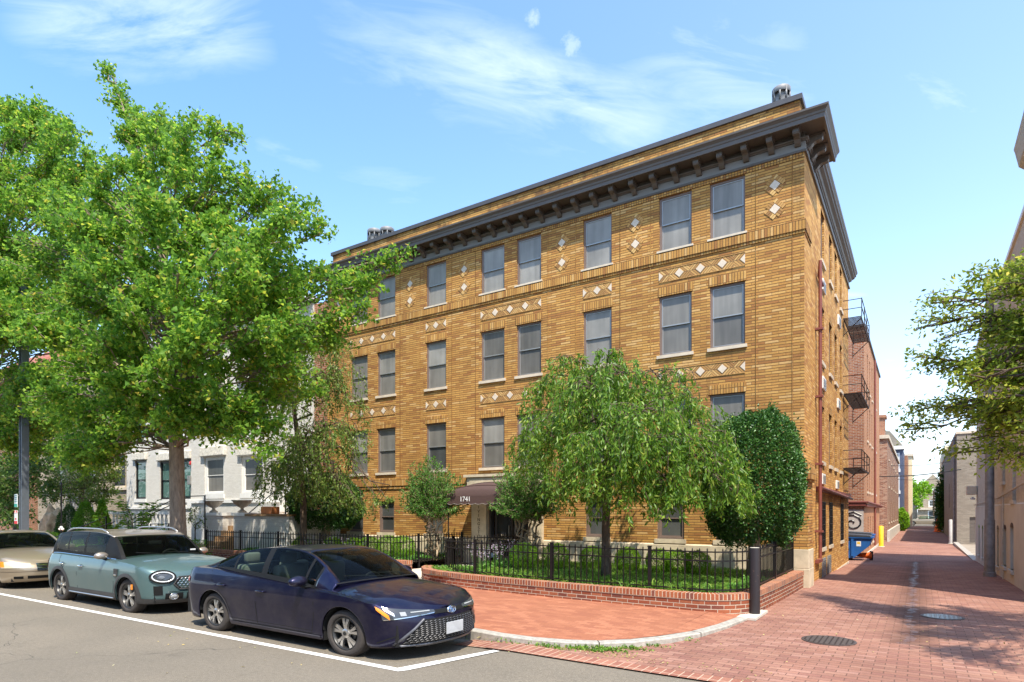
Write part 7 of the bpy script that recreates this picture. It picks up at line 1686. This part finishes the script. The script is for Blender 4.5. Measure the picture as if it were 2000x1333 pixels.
# right hand side
rw = [(28.0,28.5,.05,1.1),(29.6,30.1,.05,1.1),(22.75,23.3,.12,1.2),(20.9,21.55,.25,1.25),(19.4,20.05,.27,1.33),(21.5,22.1,2.55,3.15),(19.2,19.9,2.0,2.9),(24.8,25.2,2.7,3.3),(27,27.5,2.5,3.2)]
t = thing('whitewashed_building', 'whitewashed brick building with grey parged base lining the alley on the right', 'building', (2,22,0)); CUR[0] = t
m = MB(); wall(m, (1.95,0,0), (0,-1,0), (-1,0,0), -31.7, -15, 1.9, 8.3, [(-b,-a,c_,d_) for a,b,c_,d_ in rw if c_ > 1.9], .12); m.box(1.96,12,15,31.7,-.3,8.29,'l'); P(m, 'wall', M_WHITEWASH)
m = MB(); wall(m, (1.92,0,0), (0,-1,0), (-1,0,0), -31.72, -15, -.4, 1.9, [(-b,-a,c_,d_) for a,b,c_,d_ in rw if c_ < 1.9], .14); m.face([(1.92,15,1.9),(1.92,31.72,1.9),(1.96,31.72,1.94),(1.96,15,1.94)]); m.box(1.93,2.2,31.6,31.719,-.4,1.89); P(m, 'parged_base', M_GREYRENDER)
for a, b_, c_, d_ in rw:
    low = c_ < 1.9; m = MB(); xw = 1.92 if low else 1.95
    m.box(xw+.08, xw+.1, a, b_, c_, d_); o = P(m, 'window', M_GREENGLASS if low else M_SCREENDARK)
    m = MB(); m.box(xw-.06, xw+.08, a-.06, b_+.06, c_-.09, c_); P(m, 'sill', M_GREYRENDER, parent=o)
    if low:
        m = MB(); r_ = (b_-a)/2; m.extr([(r_*math.cos(math.pi*k/12), .12*math.sin(math.pi*k/12)) for k in range(13)], (xw-.004,(a+b_)/2,d_-.001), (0,1,0), (0,0,1), (1,0,0), .02); P(m, 'arched_head', M_GREENGLASS if a > 23 else M_RUST, parent=o)
m = MB(); m.tube([(1.88,17,2.35),(1.88,22.2,2.12),(1.88,31.5,1.98)], .022, 6); m.tube([(1.88,21.2,2.2),(1.88,21.2,-.1)], .02, 6); P(m, 'conduit', M_WHITEWASH)
m = MB(); m.box(1.90,12.1,14.9,31.8,8.3,8.42); P(m, 'parapet_coping', M_WHITE)
m = MB(); m.extr([(0,0),(-.12,0),(-.14,.12),(-.28,.25),(-.34,.55),(-.36,.62),(0,.64)], (1.95,14.2,8.42), (1,0,0), (0,0,1), (0,1,0), 1.85); m.box(1.96,6,14.2,16.0,7.5,9.4); P(m, 'cornice', M_WHITEWASH)
m = MB(); m.rbox(1.6,1.93,31.1,31.65,2.4,2.75,.02); P(m, 'wall_box', plain('beige_metal', (.70,.60,.45), .6))
m = MB(); m.lathe([(.07,0),(.09,.05),(0,.12)], (1.8,31.2,2.2), 10); P(m, 'security_light', M_WHITE)
flush()
house('grey_brick_building', 'grey painted brick building with a garage door past the driveway', 2.05, 12, 50, 82, -.6, 6.8, M_GREYBRICK, [(2.72,4.9,-.3,1.35)], (), left=[(55,56,2,4),(62,63,2,4)]); d = MB(); d.box(2.72,4.9,50.1,50.13,-.3,1.35); o = P(d, 'garage_door', plain('taupe_garage_door', (.12,.10,.085), .7))
m = MB()
for k in range(7): m.box(2.72,4.9,50.085,50.098,-.28+k*.24,-.05+k*.24)
P(m, 'door_panel', plain('taupe_garage_door', (.12,.10,.085), .7), parent=o)
m = MB(); m.tube([(1.98,52,6.8),(1.98,52,-.3)], .07, 8); P(m, 'downpipe', M_GALV); m = MB(); m.box(1.98,12,49.94,82,6.8,6.95); P(m, 'parapet_coping', M_SILL); flush()
house('cream_rear_building', 'cream rendered rear wall beyond the grey building', 2.35, 12, 84, 106, -.6, 9.0, M_CREAM); flush()
m = MB(); m.face([(2.0,31.8,-.30),(12,31.8,-.30),(12,49.9,-.42),(2.0,49.9,-.42)]); struct(m, 'driveway', plain('old_driveway_concrete', (.30,.25,.19), .9, var=.25, scale=2))
m = MB(); m.box(1.85,2.1,31.8,49.9,-.6,-.29); struct(m, 'driveway_kerb', M_GRANITE)
t = thing('lamp_pole', 'grey steel pole standing against the whitewashed wall', 'pole', (1.66,22.1,-.12)); m = MB(); m.lathe([(.13,0),(.125,1.6),(.11,1.62),(.1,7.6),(.09,8.2)], (0,0,0), 16); m.build('shaft', M_GALV, t, smooth=True); m = MB(); m.lathe([(.15,0),(.15,.12),(.13,.14)], (0,0,0), 16); m.build('base_collar', M_GALV, t)
m = MB(); m.tube([(0,0,7.6),(-.8,0,8.1),(-1.2,0,8.1)], .04, 6); m.build('arm', M_GALV, t)
def post(name, label, x, y, z, r, h, mat, cat='bollard'):
    t = thing(name, label, cat, (x,y,z)); m = MB(); m.lathe([(r,0),(r,h-.03),(r*.8,h),(0,h+.01)], (0,0,0), 16); m.build('post', mat, t, smooth=True); m = MB(); m.lathe([(r*1.6,0),(r*1.6,.02),(r,.03)], (0,0,0), 16); m.build('base_plate', M_CONC, t)
post('bollard', 'yellow steel bollard at the corner of the red brick building', -1.93, 43.2, -.4, .13, 1.25, plain('yellow_paint', (.85,.52,.02), .5))
post('bollard', 'pale grey bollard beside the garage driveway', 1.72, 50.2, -.42, .1, 1.6, plain('pale_grey_paint', (.45,.43,.40), .6))
m_or = plain('safety_orange', (.9,.16,.02), .5)
def cone(label, x, y, z, lay=False, s=1.):
    t = thing('traffic_cone', label, 'traffic cone', (x,y,z)); m = MB(); m.lathe([(.15,.03),(.04,.7),(0,.7)], (0,0,0), 18); a = m.build('cone_body', m_or, t, smooth=True)
    m = MB(); m.lathe([(.112,.25),(.085,.42)], (0,0,0), 18); m.build('reflective_band', M_WHITE, a); m = MB(); m.rbox(-.19,.19,-.19,.19,0,.035,.01); m.build('base', M_TIMBER if lay else m_or, t)
    t.scale = (s,s,s)
    if lay: t.rotation_euler = (0, R(-88), R(20)); t.location = (x,y,z+.17)
cone('upright orange traffic cone in front of the dark conifer down the alley', 1.6, 79, -.44, s=2.2)
cone('orange traffic cone lying on its side below the dumpster', -1.62, 29.0, -.24, True, .95)
shrub('conifer', 'dark spiky conifer leaning into the alley on the right', (2.3,76,2.2), (1.0,.8,2.7), L_CONED, 5000, .5, .1, 'conifer', nrough=.5, taper=.5)
t = thing('wheelie_bin', 'small blue wheelie bin at the far right of the alley', 'bin', (2.1,104,-.44)); m = MB(); m.rbox(-.3,.3,-.35,.35,.1,1.6,.05); m.build('body', plain('bin_blue', (.02,.06,.25), .5), t); m = MB(); m.rbox(-.33,.33,-.4,.38,1.6,1.7,.03); m.build('lid', plain('bin_blue', (.02,.06,.25), .5), t)
# dumpsters
DB = plain('dumpster_blue', (.012,.10,.33), .5, var=.2, scale=3); DLID = plain('black_rubber_lid', (.05,.055,.065), .6)
def dumpster(label, x, y, z, s=1.):
    t = thing('dumpster', label, 'dumpster', (x,y,z), group='blue dumpsters behind the ochre building'); m = MB()   # long axis along x, sloped end towards the alley
    m.extr([(-2.4,.12),(-.42,.12),(.12,.62),(.22,.92),(-2.4,.92)], (0,-.5,0), (1,0,0), (0,0,1), (0,1,0), 1.); m.build('tub', DB, t)
    m = MB(); m.box(-2.44,.27,-.55,.55,.921,.975); m.box(-1.2,-1.12,-.54,-.5,.12,.92); m.box(-.5,-.42,-.54,-.5,.2,.92); m.box(-1.0,-.55,-.57,-.5,.5,.62); m.build('rim', DB, t)
    m = MB(); m.extr([(-2.44,.98),(.18,.98),(.14,1.03),(-1,1.09),(-2.44,1.12)], (0,-.56,0), (1,0,0), (0,0,1), (0,1,0), 1.12); m.build('lid', DLID, t)
    for xx in (-2.1,-.55):
        m = MB(); m.lathe([(.09,-.03),(.1,0),(.09,.03),(0,.03)], (xx,-.35,.09), 14, 'y'); m.build('castor', C_TYRE, t)
    m = MB(); m.box(-.32,-.16,-.507,-.502,.60,.80); o = m.build('warning_sticker', M_WHITE, t); m = MB(); m.box(-.29,-.19,-.509,-.5075,.69,.77); m.build('sticker_symbol', plain('yellow_paint', (.85,.52,.02), .5), o)
dumpster('nearer blue dumpster with black lid and white warning sticker', -1.78, 28.6, -.26)
dumpster('farther blue dumpster, only its lid showing behind the first', -1.85, 30.4, -.22)
# fire escapes
def fire_escape(z, label):
    t = thing('fire_escape', label, 'fire escape', (-2.2,25,z), group='fire escape balconies on the ochre building'); CUR[0] = t; X0, X1, Y0_, Y1_ = -2.18, -1.62, 23.8, 27.45
    m = MB()
    for k in range(26):
        y = Y0_+(Y1_-Y0_)*k/25; m.box(X0, X1, y-.018, y+.018, z-.012, z+.012)
    P(m, 'platform_slats', M_RUST)
    for a in ((X0+.02,X0+.05),(X1-.03,X1)):
        m = MB(); m.box(a[0],a[1],Y0_-.02,Y1_+.02,z-.05,z-.013); P(m, 'platform_beam', M_RUST)
    for zz in (z+.3,z+.6):
        m = MB(); m.tube([(X0,Y0_,zz),(X1,Y0_,zz),(X1,Y1_,zz),(X0,Y1_,zz)], .014, 5); P(m, 'rail', M_RUST)
    for x, y in ((X1,Y0_),(X1,25),(X1,26.2),(X1,Y1_),(X0+.03,Y1_)):
        m = MB(); m.box(x-.014,x+.014,y-.014,y+.014,z,z+.62); P(m, 'post', M_RUST)
    for y in (Y0_+.1,Y1_-.1):
        m = MB(); m.tube([(X1-.03,y,z-.04),(X0,y,z-.55)], .016, 5); m.tube([(X0+.02,y,z-.04),(X0+.02,y,z-.6)], .014, 5); P(m, 'bracket', M_RUST)
    flush()
fire_escape(8.28, 'top black iron fire escape balcony on the alley side'); fire_escape(5.72, 'middle black iron fire escape balcony on the alley side'); fire_escape(3.2, 'lowest black iron fire escape balcony on the alley side')
t = thing('overhead_cable', 'thick black cable crossing the alley overhead', 'cable', (-2.1,48,4)); CUR[0] = t
m = MB(); m.tube([(-2.2+4.3*k/12, 46, 3.95+.3*k/12-.12*math.sin(math.pi*k/12)) for k in range(13)], .03, 5); P(m, 'cable', M_BLACK)
m = MB(); m.tube([(-2+4.2*k/8, 60, 5.5+.2*k/8-.15*math.sin(math.pi*k/8)) for k in range(9)], .02, 4); P(m, 'wire', M_BLACK); m = MB(); m.tube([(-2+4.2*k/8, 75, 5.0-.1*math.sin(math.pi*k/8)) for k in range(9)], .02, 4); P(m, 'wire', M_BLACK); flush()
t = thing('utility_pole', 'dark utility pole at the far end of the alley', 'pole', (1.95,125,-.4)); m = MB(); m.tube([(0,0,0),(0,0,5.6)], .13, 8); m.build('shaft', BK_DARK, t); m = MB(); m.box(-.9,.9,-.06,.06,4.9,5.05); m.build('crossarm', BK_DARK, t)
# sign pole at left
t = thing('sign_pole', 'tall grey steel pole with two parking signs at left', 'pole', (-24.06,8.0,.05)); CUR[0] = t
M_SGREY = plain('blue_grey_steel', (.17,.20,.23), .5, .5, var=.1)
m = MB(); m.box(-24.17,-24.14,7.9,8.1,.05,9); m.box(-23.98,-23.95,7.9,8.1,.05,9); m.box(-24.14,-23.98,7.99,8.01,.05,9); P(m, 'steel_column', M_SGREY)
def sign(z0, z1, base, band, txt):
    m = MB(); m.rbox(-24.43,-24.17,7.86,7.875,z0,z1,.006); o = P(m, 'parking_sign', base)
    if txt: 
        for (a, b_) in ((z1-.09, z1-.005),(z0+.005, z0+.1)): m = MB(); m.box(-24.42,-24.18,7.856,7.859,a,b_); P(m, 'colour_band', band, parent=o)
        m = MB(); m.add_bm(text_bm('NO', .07, .003), basis((-24.30,7.853,z1-.032), (1,0,0), (0,0,1), (0,-1,0))); m.add_bm(text_bm('PARKING', .042, .003), basis((-24.30,7.853,z1-.07), (1,0,0), (0,0,1), (0,-1,0))); P(m, 'sign_lettering', M_WHITE, parent=o)
        m = MB(); m.box(-24.35,-24.25,7.854,7.857,z0+.14,z0+.19); P(m, 'sign_symbol', band, parent=o)
    else:
        m = MB(); m.box(-24.42,-24.18,7.856,7.859,z0+.005,z0+.11); P(m, 'colour_band', band, parent=o)
        m = MB()
        for k, w_ in enumerate((.08,.09,.06,.09)): m.box(-24.30-w_,-24.30+w_,7.855,7.858,z1-.06-k*.065,z1-.035-k*.065)
        P(m, 'printed_lines', band, parent=o)
    m = MB()
    for z in (z0+.04, z1-.04): m.box(-24.19,-24.13,7.88,7.9,z-.01,z+.01)
    P(m, 'sign_bracket', M_GALV, parent=o)
sign(1.86, 2.28, plain('sign_white', (.72,.74,.72), .5), plain('sign_green', (.01,.30,.22), .5), False)
sign(1.32, 1.76, plain('sign_white', (.72,.74,.72), .5), plain('sign_red', (.65,.01,.015), .5), True); flush()
